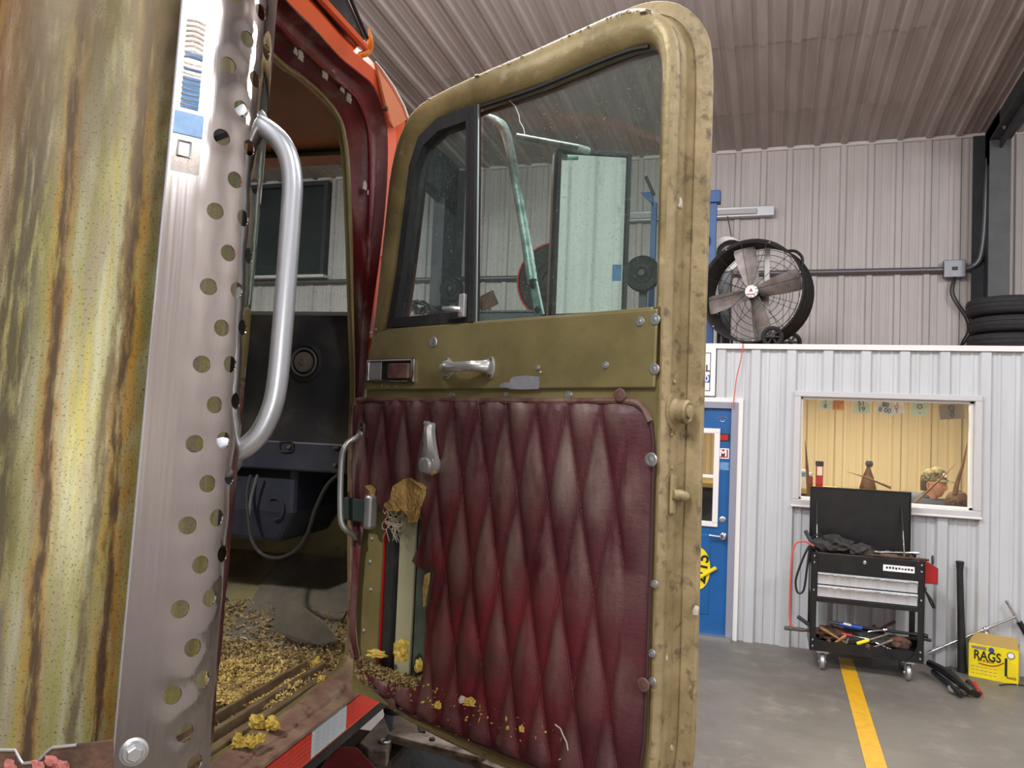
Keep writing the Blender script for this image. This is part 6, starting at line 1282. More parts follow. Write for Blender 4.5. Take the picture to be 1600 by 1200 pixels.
# torn flap of backing foam, webbing and frayed edges
fl_ = [(.150, 1.700), (.160, 1.735), (.182, 1.752), (.20, 1.758), (.23, 1.752), (.258, 1.742), (.252, 1.715), (.240, 1.690), (.236, 1.668), (.222, 1.655), (.205, 1.672), (.185, 1.682), (.165, 1.680), (.135, 1.676), (.118, 1.688), (.14, 1.70)]
mb = MB(); nfl = []
for i, (a, b) in enumerate(dens(fl_, 3)[:] and [(v.x, v.y) for v in dens(fl_, 3)]):
    nfl.append((a + .0015 * math.sin(i * 2.3), b + .0018 * math.cos(i * 1.9)))
mb.loft([[dz(a, b, -.018) for a, b in nfl], [dz(a, b, -.027 - .006 * math.sin(a * 90)) for a, b in nfl]]); obj('torn_flap', mb, 'foamd', door, label='folded back torn flap showing tan foam backing')
mb = MB(); nf2 = [(.055, 1.727), (.075, 1.731), (.093, 1.722), (.088, 1.705), (.08, 1.688), (.074, 1.70), (.073, 1.716)]; mb.prism([dz(a, b, -.024) for a, b in nf2], Nn * -.004); obj('foam_tear', mb, 'foamd', door)
mb = MB(); nf2 = [(.272, 1.782), (.286, 1.786), (.290, 1.775), (.28, 1.768)]; mb.prism([dz(a, b, -.024) for a, b in nf2], Nn * -.004); obj('foam_tear', mb, 'foamd', door)
mb = MB(); nf2 = [(.262, 1.55), (.274, 1.556), (.272, 1.53), (.266, 1.50), (.262, 1.48), (.258, 1.52)]; mb.prism([dz(a, b, -.012) for a, b in nf2], Nn * -.006); obj('foam_tear', mb, 'foamd', door)
mb = MB(); rr = random.Random(9)
for i in range(26):
    u_, z_ = rr.uniform(.11, .165), rr.uniform(1.635, 1.675); r_ = rr.uniform(.006, .014); a0_ = rr.uniform(0, 6)
    mb.tube([dz(u_ + r_ * math.cos(a0_ + a), z_ + r_ * .8 * math.sin(a0_ + a), -.004 - .006 * rr.random()) for a in [5 * k / 9 for k in range(10)]], .0009, 4)
for i in range(10):
    u_ = rr.uniform(.12, .16); mb.tube([dz(u_, 1.65, -.006), dz(u_ + rr.uniform(-.01, .01), 1.63, -.01), dz(u_ + rr.uniform(-.02, .02), 1.60 + rr.random() * .02, -.008)], .0006, 4)
obj('frayed_web', mb, 'fluff', door, kind='stuff', label='tangle of pale frayed threads under the torn flap')
# ---- screws
def screw(u_, z_, r=.006, n0=-.006, m='galv', cup=True, par=door):
    mb = MB(); mb.lathe(dz(u_, z_, n0), tuple(-Nn), [(r * 1.5, 0), (r * 1.3, .002), (r * .8, .0022), (r * .8, .0015), (0, .0028)] if cup else [(r, 0), (r * .8, .003), (0, .004)], 14); return obj('screw', mb, m, par, smooth=True)
for (px, py), r in zip([(680, 535), (1003, 503), (1026, 500), (1025, 577), (949, 571), (843, 575), (706, 617), (790, 617), (888, 617)], (.0085, .006, .007, .007, .005, .004, .005, .004, .006)):
    u_, z_ = dpx(px, py); screw(u_, z_, r, -.0065 if py < 600 else .001)
for (px, py), m_ in zip([(968, 617), (1017, 718), (1005, 1070), (782, 1157), (612, 1100)], ('piping', 'galv', 'piping', 'rust', 'rust')):
    u_, z_ = dpx(px, py, -.017); screw(u_, z_, .0085, -.017, m_)
for (px, py) in [(1024, 912), (1020, 1020), (1021, 1064)]:
    u_, z_ = dpx(px, py); screw(u_, z_, .005, -.004)
# bare metal patch on the belt panel
patch = [dpx(*p) for p in ((784, 606), (784, 601), (791, 598), (799, 598), (801, 592), (806, 589), (814, 588), (826, 587), (845, 589), (846, 597), (845, 608), (818, 609), (800, 608), (795, 606))]
plate_poly('bare_patch', patch, -.0066, -.006, 'silver', label='grey patch where paint is scraped off')
rr = random.Random(6)
for px, py in ((600, 603), (610, 604), (588, 605), (622, 604), (582, 520), (590, 515), (848, 582)):
    c = dz(*dpx(px, py), -.006); obj('paint_chip', blob(c, (.004, .0012, .0025), px, .5, 1), 'silver', door)
# ---- release handle in its chrome cup
a, b = dpx(579, 562), dpx(652, 598); u0_, u1_, z1_, z0_ = .022, .190, 2.031, 1.973
ld = obj('release_cup', mbx().box(u0_, u1_, -.014, -.006, z1_ - .008, z1_).box(u0_, u1_, -.014, -.006, z0_, z0_ + .008).box(u0_, u0_ + .009, -.014, -.006, z0_, z1_).box(u1_ - .011, u1_, -.014, -.006, z0_, z1_), 'chrome', door, bevel=.0025, label='chrome release handle cup')
obj('cup_back', mbx().box(u0_ + .006, u1_ - .006, -.0065, -.0055, z0_ + .005, z1_ - .005), 'steel', ld) if False else obj('cup_back', mbx().box(u0_ + .006, u1_ - .006, -.0075, -.006, z0_ + .005, z1_ - .005), 'blackm', door)
obj('cup_slope', mbx().box(u0_ + .009, u0_ + .052, -.0105, -.0075, z0_ + .008, z1_ - .008), 'galv', door, bevel=.001)
obj('release_lever', mbx().box(u0_ + .082, u1_ - .014, -.018, -.0075, z0_ + .010, z1_ - .012), 'pinkrag' if False else 'piping', door, bevel=.003, label='worn pinkish release lever')
# ---- pull handle
ph0, ph1 = .292, .424; zz_ = 2.006
mb = MB(); Pp = smooth_curve([dw(ph0 + .006, -.012, zz_), dw(ph0 + .016, -.026, zz_), dw(ph0 + .035, -.038, zz_), dw((ph0 + ph1) / 2, -.042, zz_), dw(ph1 - .035, -.038, zz_ + .002), dw(ph1 - .016, -.026, zz_ + .002), dw(ph1 - .006, -.012, zz_ + .002)], 4)
nP = len(Pp); mb.tube([tuple(v) for v in Pp], [.0185 - .0080 * math.sin(PI * i / (nP - 1)) ** .5 for i in range(nP)], 12); pull = obj('pull_handle', mb, 'chromel', door, smooth=True, label='chrome bow pull handle')
for uu_ in (ph0 + .002, ph1 - .002):
    mb = MB(); mb.xf = lambda a, b, c: dw(a, b, c)
    pts_ = [(uu_ + .0115 * math.cos(q) * (1 if True else 1), zz_ + .024 * math.sin(q)) for q in [2 * PI * i / 18 for i in range(18)]]; mb.xf = None
    mb.prism([dz(a, b, -.006) for a, b in pts_], Nn * -.005); obj('handle_flange', mb, 'chromel', pull, bevel=.0015) if False else obj('handle_flange', mb, 'chromel', door, bevel=.0015)
    for s_ in (-.017, .017): mb = MB(); mb.lathe(dz(uu_, zz_ + s_, -.011), tuple(-Nn), [(.0045, 0), (.003, .002), (0, .002)], 10); obj('screw', mb, 'steel', door)
# ---- window crank
ct, cb = dpx(669, 664, -.03), dpx(668, 726, -.03); mb = MB(); rings = []; WK = 1.45
for f_c, w_, n_ in ((-.06, .006, -.030), (0, .009, -.032), (.15, .0095, -.034), (.5, .0125, -.033), (.8, .0165, -.031), (1.0, .0175, -.030), (1.16, .0125, -.030), (1.22, .004, -.029)):
    u_ = ct[0] + (cb[0] - ct[0]) * f_c; w_ *= WK; z_ = ct[1] + (cb[1] - ct[1]) * f_c
    rings.append([dz(u_ - w_, z_, n_ + .012), dz(u_ - w_ * .9, z_, n_ + .002), dz(u_ - w_ * .35, z_, n_ - .005), dz(u_ + w_ * .35, z_, n_ - .005), dz(u_ + w_ * .9, z_, n_ + .002), dz(u_ + w_, z_, n_ + .012)])
mb.loft(rings); ck = obj('window_crank', mb, 'chromel', door, smooth=True, angle=30, label='chrome window crank')
mb = MB(); mb.lathe(dz(cb[0], cb[1], -.012), tuple(-Nn), [(.024, 0), (.024, .010), (.021, .016), (.021, .020)], 24); obj('crank_boss', mb, 'chromel', door, smooth=True)
mb = MB(); mb.lathe(dz(cb[0] - .003, cb[1] - .001, -.034), tuple(-Nn), [(.018, 0), (.016, .006), (.006, .008), (0, .0075)], 22); obj('crank_cap', mb, 'chromel', door, smooth=True)
mb = MB(); mb.lathe(dz(ct[0] + .002, ct[1] + .003, -.03), tuple(-Nn), [(.006, 0), (.006, .008), (.0055, .012), (0, .013)], 14); obj('crank_pin', mb, 'chromel', door, smooth=True)
# ---- grab handle and check strap on the hinge edge
gp = [(562, 676, -.014), (557, 684, -.03), (545, 690, -.05), (538, 700, -.06), (534, 716, -.062), (532, 760, -.062), (532, 800, -.062), (534, 818, -.06), (541, 828, -.05), (550, 834, -.03), (556, 840, -.014)]
mb = MB(); mb.tube([dz(*dpx(a, b, n_), n_) for a, b, n_ in [tuple(v) for v in smooth_curve(gp, 3)]], .0072, 10); gh = obj('grab_bar', mb, 'galv', door, smooth=True, label='small bent steel grab bar on the hinge edge')
for (px, py) in ((564, 672), (555, 842)):
    u_, z_ = dpx(px, py, -.016); mb = MB(); mb.prism([dz(u_ + .007 * math.cos(q), z_ + .018 * math.sin(q), -.012) for q in [2 * PI * i / 14 for i in range(14)]], Nn * -.004); obj('bar_flange', mb, 'chrome', door)
    mb = MB(); mb.lathe(dz(u_, z_ + .006, -.016), tuple(-Nn), [(.0035, 0), (.002, .002), (0, .002)], 8); obj('screw', mb, 'steel', door)
u0_, z0_ = dpx(539, 793, -.03); u1_, z1_ = dpx(579, 793, -.03)
mb = mbx(); mb.box(u0_, u1_, -.036, -.030, z0_ - .028, z0_ + .026); obj('check_strap', mb, 'checkstrap', door, bevel=.004, label='dark green door check strap')
mb = mbx(); mb.box(u1_ - .016, u1_ + .006, -.040, -.010, z0_ - .042, z0_ + .04); obj('strap_clip', mb, 'galv', door, bevel=.008)
# ---- latch parts on the jamb face
JN = .030
def jp(px, py, n_=JN): u_, z_ = dpx(px, py, n_); return u_, z_
u_, z_ = jp(1058, 643); ju = .832
mb = MB(); mb.lathe(dz(ju, z_, JN), tuple(Dd), [(.024, 0), (.024, .006), (.018, .010), (.018, .016), (.0215, .018), (.0215, .028), (.017, .031), (.012, .029), (.012, .034), (.007, .036), (0, .036)], 22); obj('dovetail_knob', mb, 'goldjamb', door, smooth=True, label='round painted guide stud on the jamb')
mb = MB(); mb.prism([dz(ju, z_ + .034 * math.sin(q), JN - .008 + .019 * math.cos(q)) for q in [2 * PI * i / 18 for i in range(18)]], Dd * .005); obj('stud_plate', mb, 'goldjamb', door)
zl_ = jp(1064, 775)[1]
mb = MBq = MB(lambda a, b, c: dw(a, b, c)); mb.box(ju - .002, ju + .008, JN - .008, JN + .008, zl_ - .035, zl_ + .035); obj('latch_plate', mb, 'goldjamb', door, bevel=.004)
mb = MB(); mb.tube([dz(ju + .006, zl_ + .002, JN - .006), dz(ju + .014, zl_ + .0, JN + .006), dz(ju + .018, zl_ - .002, JN + .022)], [.009, .011, .009], 12); obj('latch_bolt', mb, 'goldjamb', door, smooth=True, label='projecting latch bolt')
for py in (597, 676, 680, 732, 745):
    z_ = jp(1060, py)[1]; mb = MB(); mb.lathe(dz(ju, z_, JN + (.006 if py in (676,) else -.004 if py == 680 else 0)), tuple(Dd), [(.0045, 0), (.0035, .003), (0, .003)], 8); obj('screw', mb, 'goldjamb', door)
for i, (px, py, r) in enumerate(((1062, 320, .010), (1060, 305, .006), (1050, 85, .008), (1087, 955, .010), (1040, 1028, .009), (1034, 1024, .006), (1078, 1075, .006), (1050, 1170, .006), (1062, 200, .004), (1066, 150, .005))):
    n_ = .03 if px < 1075 else .058; u_, z_ = dpx(px, py, n_); obj('paint_blister' if r < .008 else 'fluff_tuft', blob(dz(u_, z_, n_), (r * .5, r * .5, r * 1.1), i, .8, 2, 3), 'fluff' if r >= .008 else 'goldjamb', door, smooth=True)

# ---- rear view mirror carried on the outside of the door
mc = .20
def mpt(px, py, n_): return V3(dz(*dpx(px, py, n_), n_))
c00, c10, c11, c01 = mpt(871, 233, mc), mpt(986, 240, mc + .185), mpt(985, 500, mc + .185), mpt(872, 508, mc)
ux = (c10 - c00).normalized(); uz = V3((0, 0, 1)); mN = ux.cross(uz).normalized()     # towards us
if mN.dot(CAM - c00) < 0: mN = -mN
Wm = (c10 - c00).length; Hm = .40
mxf = lambda a, b, c: c00 + ux * a - mN * b + V3((0, 0, -c))
mir = empty('side_mirror', (0, 0, 0), label='tall rectangular side mirror seen through the glass'); mir.parent = door; mir.location = (c00 - MW[door].translation); MW[mir] = Matrix.Translation(c00)
mir_parent = door
def mobj(nm, mb, m, **kw): return obj(nm, mb, m, door, **kw)
bpy.data.objects.remove(mir)
mobj('mirror_back', MB(mxf).box(0, Wm, .006, .03, 0, Hm), 'galv', bevel=.008)
mobj('mirror_frame', MB(mxf).box(-.002, .012, -.004, .012, 0, Hm).box(Wm - .012, Wm + .002, -.004, .012, 0, Hm).box(0, Wm, -.004, .012, -.002, .011).box(0, Wm, -.004, .012, Hm - .011, Hm), 'mirrorframe', bevel=.003, label='dark rubber rim of the side mirror')
mobj('mirror_glass', MB(mxf).box(.01, Wm - .01, .0, .006, .01, Hm - .01), 'mirror', label='dirty side mirror reflecting the pale wall behind')
mobj('blue_reflection', MB(mxf).box(Wm * .80, Wm * .92, -.001, .0, .275, .315), 'bluep', label='small blue reflection painted low on the mirror glass')  # blue plate that stands for something reflected in the mirror
a0m, a1m = mpt(808, 214, mc - .02), mpt(905, 232, mc + .02); mb = MB(); mb.tube([tuple(a0m), tuple(a1m), tuple(a1m + ux * .03 - mN * .012)], .009, 10); mobj('upper_arm', mb, 'bracket', smooth=True, label='upper mirror bracket arm')
P = smooth_curve([mpt(752, 178, mc - .04), mpt(775, 188, mc - .03), mpt(789, 205, mc - .02), mpt(800, 250, mc - .03), mpt(818, 350, mc - .06), mpt(832, 440, mc - .09)], 5); nP = len(P)
mb = MB(); mb.tube([tuple(v) for v in P], [.004 + .0085 * min(1, i / 8) for i in range(nP)], 10); mobj('bracket_tube', mb, 'bracket', smooth=True, label='pale mirror bracket tube slanting down behind the glass')
q0, q1 = mpt(832, 438, mc - .09), mpt(842, 492, mc - .1); mb = MB(); sdx = Dd * .011
mb.prism([tuple(q0 - sdx), tuple(q0 + sdx), tuple(q1 + sdx * 1.2), tuple(q1 - sdx * 1.2)], Nn * .006); mobj('bracket_foot', mb, 'bracket', bevel=.002)
for f_c in (.15, .85): 
    c = q0.lerp(q1, f_c); mb = MB(); mb.lathe(tuple(c), tuple(-Nn), [(.008, 0), (.007, .004), (.003, .006), (0, .006)], 10); mobj('bracket_bolt', mb, 'steel', smooth=True)
mb = MB(); mb.tube([tuple(mxf(Wm * .45, .01, Hm)), tuple(mxf(Wm * .3, .0, Hm + .06)), dz(.56, 1.95, .08)], .009, 8); mobj('lower_arm', mb, 'bracket', smooth=True)
# hinges
for z_ in (1.45, 2.0):
    mb = MB(); mb.lathe(tuple(tw(LC + .012, HP.dot(T) + .06, z_)), (0, 0, 1), [(.012, 0), (.012, .09), (0, .092)], 12); obj('hinge_barrel', mb, 'orange', truck, smooth=True)

# ---------------------------------------------------------------- muffler, perforated guard and grab handle behind the cab
z0s, z1s = .71, .80
SP0 = CAM + ray(175, 1200) / F * z0s; SP1 = CAM + ray(285, 0) / F * z1s
sax = (SP1 - SP0).normalized(); svw = ray(300, 600); svw = (svw - sax * svw.dot(sax)).normalized(); se1 = svw.cross(sax).normalized()
if se1.dot(S) < 0: se1 = -se1
PL = [(0.0, 0.0)]; ds = .001
for i in range(200):
    s_ = (i + .5) * ds; th = math.radians(8 + 72 * min(max((s_ - .036) / .089, 0), 1)); PL.append((PL[-1][0] + math.cos(th) * ds, PL[-1][1] + math.sin(th) * ds))
def shp(s, h, d=0.0):
    i = min(max(int(s / ds), 0), 199); f_s = s / ds - i; x = PL[i][0] + (PL[i + 1][0] - PL[i][0]) * f_s; y = PL[i][1] + (PL[i + 1][1] - PL[i][1]) * f_s
    th = math.radians(8 + 72 * min(max((s - .036) / .089, 0), 1))
    return SP0 + sax * h + se1 * (x - math.sin(th) * d) + svw * (y + math.cos(th) * d)
SM, H0, H1 = .1125, -.14, .92
def shield():
    holes = []
    for k in range(-2, 12):
        holes += [(.0465 + .0004 * k, .0590 + .0797 * k), (.0626 + .0008 * k, .1006 + .0793 * k), (.0766 + .00095 * k, .0679 + .0786 * k)]
        if k > 0: holes.append((.0905 + .0014 * k, .110 + .0785 * k))
    holes = [(s, h) for s, h in holes if H0 + .015 < h < H1 - .015]
    R = .0088; pts, edges = [], []
    def loop(l):
        s0 = len(pts); pts.extend(l); n = len(l); edges.extend((s0 + i, s0 + (i + 1) % n) for i in range(n))
    nh = 90; b_ = []
    w1 = lambda h: .0985 + .034 * max(h, -.05) + .0012 * math.sin(h * 2 * PI / .079) 
    b_ += [(0, H0 + (H1 - H0) * i / nh) for i in range(nh + 1)]; b_ += [(w1(H1) * i / 12, H1) for i in range(1, 12)]; b_ += [(w1(H1 - (H1 - H0) * i / nh), H1 - (H1 - H0) * i / nh) for i in range(nh + 1)]; b_ += [(w1(H0) * (12 - i) / 12, H0) for i in range(1, 12)]
    loop(b_)
    for s, h in holes: loop([(s + R * math.cos(2 * PI * j / 20), h + R * math.sin(2 * PI * j / 20)) for j in range(20)])
    for i in range(1, 28):
        for j in range(1, 130):
            y = H0 + (H1 - H0) * j / 130; x = w1(y) * i / 28.3
            if all((x - s) ** 2 + (y - h) ** 2 > (R * 1.12) ** 2 for s, h in holes if abs(y - h) < .012): pts.append((x, y))
    v2, e2, f2, *_ = delaunay_2d_cdt([Vector(p) for p in pts], edges, [], 0, 1e-7)
    mb = MB(); uvs = []
    for v in v2:
        near = 0
        for s, h in holes:
            r2 = (v.x - s) ** 2 + (v.y - h) ** 2
            if r2 < .0009: near += math.exp(-((math.sqrt(r2) - R) / .008) ** 2)
        wv = .0006 * noise.noise(V3((v.x * 20, v.y * 9, 3))) 
        mb.v.append(shp(v.x, v.y, .0005 * min(near, 1) + wv * .7)); uvs.append((v.x, v.y))
    for f in f2:
        c = (v2[f[0]] + v2[f[1]] + v2[f[2]]) / 3
        if 0 <= c.x <= w1(c.y) + 1e-4 and all((c.x - s) ** 2 + (c.y - h) ** 2 > (R * .99) ** 2 for s, h in holes): mb.f.append(list(f)); mb.mi.append(0)
    return obj('heat_shield', mb, shield_mat(), truck, smooth=True, uvs=uvs, solid=.0016, angle=60, label='polished stainless heat shield with punched round holes')
hs = shield()
mb = MB(); mb.tube([tuple(shp(0, h)) for h in [H0 + (H1 - H0) * i / 20 for i in range(21)]], .0011, 6); obj('shield_edge', mb, 'handle', hs, smooth=True)
# bolt at the foot of the guard
bs, bh = .0085, .004
c = shp(.017, .012); thn = (shp(.017, .012, -.01) - c).normalized(); mb = MB(); mb.lathe(tuple(c), tuple(thn), [(.0125, 0), (.0125, .0015), (.0102, .0022), (.0102, .004), (.0095, .005)], 24); bl = obj('washer', mb, 'galv', hs, smooth=True)
mb = MB(); mb.lathe(tuple(c + thn * .004), tuple(thn), [(.0072, 0), (.0072, .006), (.0062, .0072), (.0, .0072)], 6); obj('hex_bolt', mb, 'brassy' if 'brassy' in M else 'galv', hs)
# clear plastic label with blue bands on the guard
def onsh(s, h, d=-.0012): return tuple(shp(s, h, d))
def lab_strip(nm, s0, s1, h0, h1, m, d, th=.0012, ns=6, nh=2, wob=0, **kw):
    mb = MB(); top, bot = [], []
    rows_ = []
    for j in range(nh + 1):
        h = h0 + (h1 - h0) * j / nh; r = [onsh(s0 + (s1 - s0) * i / ns, h, -d) for i in range(ns + 1)] + [onsh(s0 + (s1 - s0) * i / ns, h, -d - th - wob * (j % 2)) for i in range(ns, -1, -1)]; rows_.append(r)
    mb.loft(rows_); return obj(nm, mb, m, hs, smooth=True, angle=30, **kw)
def hs_px(px, py):
    s, h = .02, .5; u = Vector((px, py))
    def pj(s, h):
        v = shp(s, h) - CAM; cx_, cy_, cz_ = v.dot(r_), -v.dot(u_), -v.dot(b_); return Vector((800 + F * cx_ / cz_, 600 + F * cy_ / cz_))
    r_, u_, b_ = cam2w(1, 0, 0), cam2w(0, -1, 0), cam2w(0, 0, -1)
    for _ in range(25):
        q = pj(s, h); a = (pj(s + 1e-4, h) - q) / 1e-4; b = (pj(s, h + 1e-4) - q) / 1e-4; det = a.x * b.y - b.x * a.y; d = u - q
        s += .8 * (d.x * b.y - b.x * d.y) / det; h += .8 * (a.x * d.y - d.x * a.y) / det; s = min(max(s, 0), .11)
    return s, h
sa, ha = hs_px(276, 268); sb_, hb2 = hs_px(338, 16); s1_ = hs_px(318, 240)[0]
lab_strip('clear_label', .003, .030, ha, hb2, 'clear', .0002, .0008, 6, 10, label='clear plastic label strip on the heat shield')
s_, h_ = hs_px(297, 213); s2_, h2_ = hs_px(297, 178)
lab_strip('blue_band', .002, .030, h_, h2_, 'bluep', .0012, .001, label='blue block of the plastic label')
for (ya, yb) in ((172, 122), (112, 108), (92, 84)):
    h_a, h_b = hs_px(300, ya)[1], hs_px(300, yb)[1]; lab_strip('blue_stripe', .007, .024, h_a, h_b, 'bluep', .0012, .0006, 6, max(2, int((ya - yb) / 3)), .0008)
rr = random.Random(8)
for i in range(17):
    y = 36 + i * 8.2; h_a = hs_px(305, y)[1]; mb = MB(); mb.tube([onsh(.006 + .018 * k / 6, h_a + .0022 * math.sin(PI * k / 6) * (1 if i < 8 else -.4), -.0022) for k in range(7)], .0011, 6); obj('label_ripple', mb, 'clear', hs, smooth=True)
h_a, h_b = hs_px(290, 246)[1], hs_px(290, 222)[1]
mb = MB(); mb.tube([onsh(a, b, -.002) for a, b in ((.008, h_a), (.020, h_a), (.020, h_b), (.008, h_b))], .0012, 6, closed=True); obj('label_buckle', mb, 'galv', hs, smooth=True)
# muffler can
mcn = SP0 + se1 * -.068 + svw * .195; RM = .15
mb = MB(); uvs = []; n, nh = 72, 40; e1_, e2_ = se1, svw
for j in range(nh + 1):
    h = -.02 + .95 * j / nh if j else -.02
    for i in range(n + 1):
        a = PI * 2 * i / n; mb.v.append(mcn + sax * h + (e1_ * math.sin(a) + e2_ * math.cos(a)) * RM); uvs.append((i / n, (h + .02) / .95))
for j in range(nh):
    for i in range(n): k = j * (n + 1) + i; mb.f.append([k, k + 1, k + n + 2, k + n + 1]); mb.mi.append(0)
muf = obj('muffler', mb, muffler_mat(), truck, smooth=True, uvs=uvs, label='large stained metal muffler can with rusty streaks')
mb = MB(); mb.lathe(tuple(mcn + sax * -.20), tuple(sax), [(.06, 0), (.06, .12), (.09, .14), (RM - .005, .17), (RM + .001, .185), (RM + .001, .19)], 48); obj('lower_cone', mb, 'rust', muf, smooth=True)
mb = MB(); mb.lathe(tuple(mcn + sax * .925), tuple(sax), [(RM + .001, 0), (RM, .01), (.09, .05), (.06, .07), (.06, .35)], 48); obj('stack_pipe', mb, 'galv', muf, smooth=True)
# support bracket at the foot of the muffler
Db = .62
bpx = [(-40, 1172), (24, 1172), (31, 1187), (36, 1193), (60, 1190), (72, 1176), (82, 1168), (120, 1164), (172, 1158), (177, 1157), (177, 1290), (-40, 1290)]
P = [CAM + ray(a, b) / F * Db for a, b in bpx]; mb = MB(); mb.prism([tuple(v) for v in P], svw * .004); bk = obj('muffler_bracket', mb, 'rust', truck, label='rusty notched bracket below the muffler')
mb = MB(); mb.tube([tuple(v) for v in P[:8]], .0013, 6); obj('bracket_edge', mb, 'galv', bk, smooth=True)
for i, (px, py) in enumerate(((16, 1197), (60, 1200), (80, 1190), (90, 1196), (98, 1199))):
    c = CAM + ray(px, py) / F * (Db - .004); obj('red_flake', blob(tuple(c), (.006, .002, .005), i, .8, 2, 3), 'pinkrag', bk)
# grab handle
gp = [(385, 190), (405, 196), (422, 206), (440, 224), (452, 250), (457, 285), (455, 330), (448, 430), (440, 530), (433, 600), (424, 640), (408, 674), (390, 694), (370, 706), (345, 715)]
P = smooth_curve([CAM + ray(a, b) / F * (.86 - .02 * (b - 200) / 500) for a, b in gp], 5)
mb = MB(); mb.tube([tuple(v) for v in P], .0112, 20); gb = obj('grab_handle', mb, 'handle', truck, smooth=True, label='thick satin aluminium grab handle behind the heat shield')
for k in (0, -1):
    mb = MB(); mb.lathe(tuple(P[k]), tuple(-svw - se1 * .6), [(.02, -.012), (.022, -.008), (.022, 0), (.012, .004)], 16); obj('handle_base', mb, 'handle', gb, smooth=True)
for k_, h_ in ((0, .62), (-1, .28)): mb = MB(); mb.tube([tuple(P[k_]), tuple(mcn + sax * h_)], .008, 8); obj('handle_support', mb, 'steel', gb)

# ---------------------------------------------------------------- litter and foam scraps in the cab and in the door
def litter(name, n, fn, smin, smax, m, lab, seed=1):
    rr = random.Random(seed); mb = MB(); Z = V3((0, 0, 1))
    for i in range(n):
        c, nr = fn(rr); s_ = rr.uniform(smin, smax); a = V3((rr.gauss(0, 1), rr.gauss(0, 1), rr.gauss(0, .6))).normalized(); b = a.cross(V3((rr.gauss(0, 1), rr.gauss(0, 1), rr.gauss(0, 1)))).normalized(); d = a.cross(b)
        l = rr.uniform(.8, 2.6); mb.add([tuple(c + a * s_ * l), tuple(c + b * s_), tuple(c - a * s_ * l), tuple(c - b * s_ * .9), tuple(c + d * s_ * .5)], [(0, 1, 4), (1, 2, 4), (2, 3, 4), (3, 0, 4), (3, 2, 1, 0)])
    return obj(name, mb, m, label=lab, cat='litter', kind='stuff')
def cabpt(rr):
    f = rr.uniform(.95, 2.0); l = LI - .01 - rr.random() ** 1.2 * .55
    h = .006 * rr.random() + .018 * max(0, noise.noise(V3((l * 9, f * 9, 0)))); return tw(l, f, zf + .002 + h), V3((0, 0, 1))
M['litter2'] = mat('golden_litter', (216, 190, 118), .9, n2=(160, 132, 78), scale=70)
litter('cab_litter', 6500, cabpt, .0012, .0042, 'debris', 'loose brown litter spread over the cab floor', 3)
def nearpt(rr):
    f = 1.62 + abs(rr.gauss(0, .17)); l = LI - .03 - rr.random() ** .8 * .30; h = .028 * rr.random() * max(0, .35 + noise.noise(V3((l * 14, f * 9, 2)))); return tw(l, f, zf + .006 + h), V3((0, 0, 1))
litter('straw_litter', 6000, nearpt, .0015, .0048, 'litter2', 'golden crumbly litter heaped near the sill on the cab floor', 4)
def farpt(rr):
    f = rr.uniform(1.9, 2.16); l = rr.uniform(-1.45, LI - .02); return tw(l, f, zf + .004 + max(0, (f - 2.02)) * .7 + .03 * rr.random() * max(0, 1 - abs(f - 2.0) * 5)), V3((0, 0, 1))
litter('leaf_litter', 3500, farpt, .0015, .006, 'debris', 'brown litter drifted against the front of the cab floor', 5)
def doorpt(rr):
    u_ = rr.uniform(.035, .26); return dw(u_, rr.uniform(-.012, .012), 1.262 + .012 * abs((u_ - .15) / .12) ** 2 + rr.random() * .05), V3((0, 0, 1))
litter('door_litter', 2200, doorpt, .0012, .0045, 'debris', 'dark litter caught in the bottom corner of the door panel', 6)
def pnlpt(rr):
    px = rr.uniform(640, 880); py = 1085 + (px - 640) * .33 + abs(rr.gauss(0, 26)) - 25; u_, z_ = dpx(px, py, -.024); return dw(u_, -.0235, max(z_, 1.24)), V3((0, 0, 1))
litter('foam_crumbs', 70, pnlpt, .001, .0032, 'foam', 'yellow foam crumbs stuck low on the quilted panel', 7)
def foam(pts, labs, where, grp):
    for i, (p_, lb) in enumerate(zip(pts, labs)):
        px, py, sx, sz = p_; c, th = where(px, py); k = th
        obj('foam_scrap', blob(tuple(c), (sx, k, sz), i * 3.1 + px, .75, 3, 2.6), 'foam', label=lb, cat='foam', group=grp)
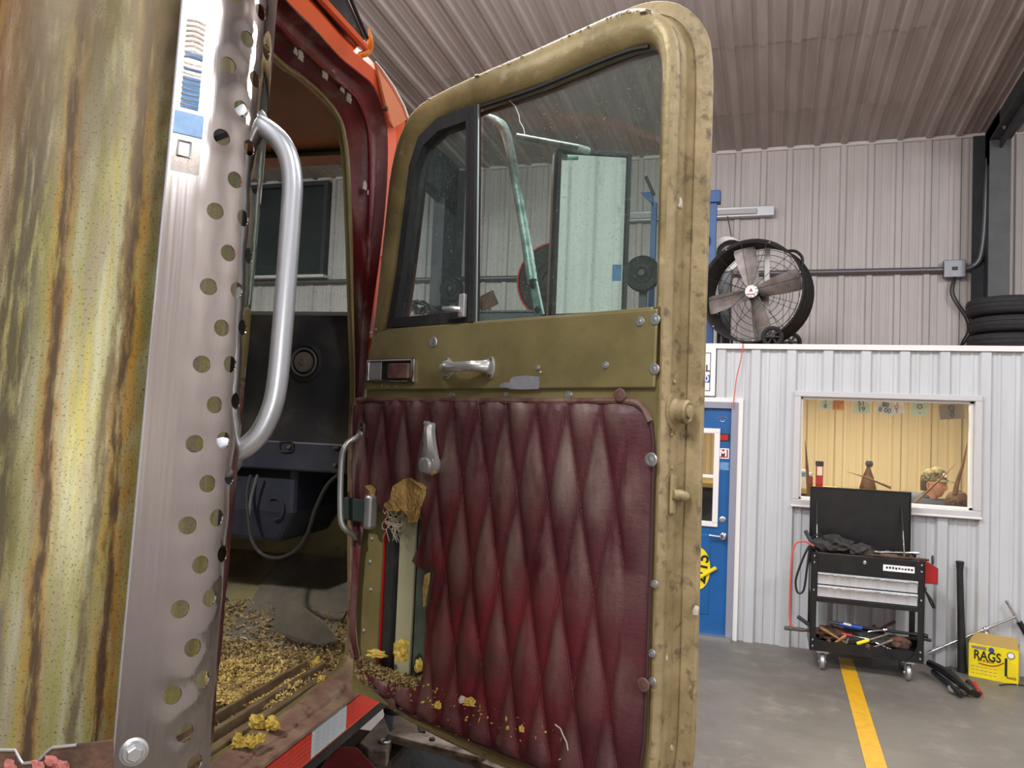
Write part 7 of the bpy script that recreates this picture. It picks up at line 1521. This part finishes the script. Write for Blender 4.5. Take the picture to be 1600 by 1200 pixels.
foam([(588, 1022, .024, .010), (626, 1020, .016, .028), (655, 1042, .008, .016)], ['flat yellow foam scrap at the left in the torn door pocket', 'tall folded yellow foam scrap in the torn door pocket', 'small yellow foam scrap at the right of the torn door pocket'], lambda px, py: (V3(dz(*dpx(px, py, -.01), -.01)), .012), 'foam scraps in the torn door pocket')
foam([(733, 1098, .014, .011), (684, 1103, .007, .010), (793, 1138, .003, .004), (815, 1140, .005, .007)], ['ragged yellow foam scrap stuck on the lower quilting', 'thin yellow foam scrap left of the ragged one', 'tiny foam scrap near the bottom piping', 'small foam scrap right of the bottom screw'], lambda px, py: (V3(dz(*dpx(px, py, -.025), -.025)), .004), 'foam scraps on the quilting')
u_, z_ = dpx(722, 1094, -.03); obj('fluff_ball', blob(dz(u_, z_, -.031), (.008, .005, .009), 4, .6, 2), 'fluff', smooth=True, label='white fluff ball beside the ragged foam scrap', cat='fluff')
mb = MB(); mb.tube([dz(*dpx(a, b, -.024), -.025) for a, b in ((868, 1132), (876, 1138), (881, 1150), (886, 1160), (888, 1172))], .0014, 6); obj('fluff_thread', mb, 'fluff', label='crooked white thread hanging low on the quilting', cat='thread')
fw_ = lambda px, py: (atZ(px, py, zf + .02), .012)
foam([(400, 1130, .020, .018), (425, 1133, .016, .016), (392, 1160, .014, .014), (372, 1160, .012, .016), (405, 1155, .010, .010), (495, 1040, .012, .018), (502, 1062, .008, .010)], ['big yellow foam lump near the sill', 'yellow foam lump at the right of the big one', 'yellow foam piece on the sill below the big lump', 'leftmost yellow foam piece on the sill', 'small foam piece between the lumps on the sill', 'yellow foam piece further forward on the floor', 'small yellow foam bit in front of the far piece'], fw_, 'foam lumps on the cab floor')
a, b = atZ(346, 988, zf + .02), atZ(386, 998, zf + .03); mb = MB(); mb.tube([tuple(a), tuple(b)], .0022, 6); obj('white_stick', mb, 'fluff', label='thin white stick lying on the litter in the cab', cat='stick')
mb = MB(); P = [atFwd(x_, y_, 2.0 + .001 * i) for i, (x_, y_) in enumerate(((428, 985), (432, 945), (452, 935), (500, 968), (528, 1000), (500, 1008), (460, 1002)))]; mb.prism([tuple(v) for v in P], T * .006); obj('torn_mat', mb, 'matgrey', label='torn grey piece of floor mat leaning in the far corner', cat='mat')
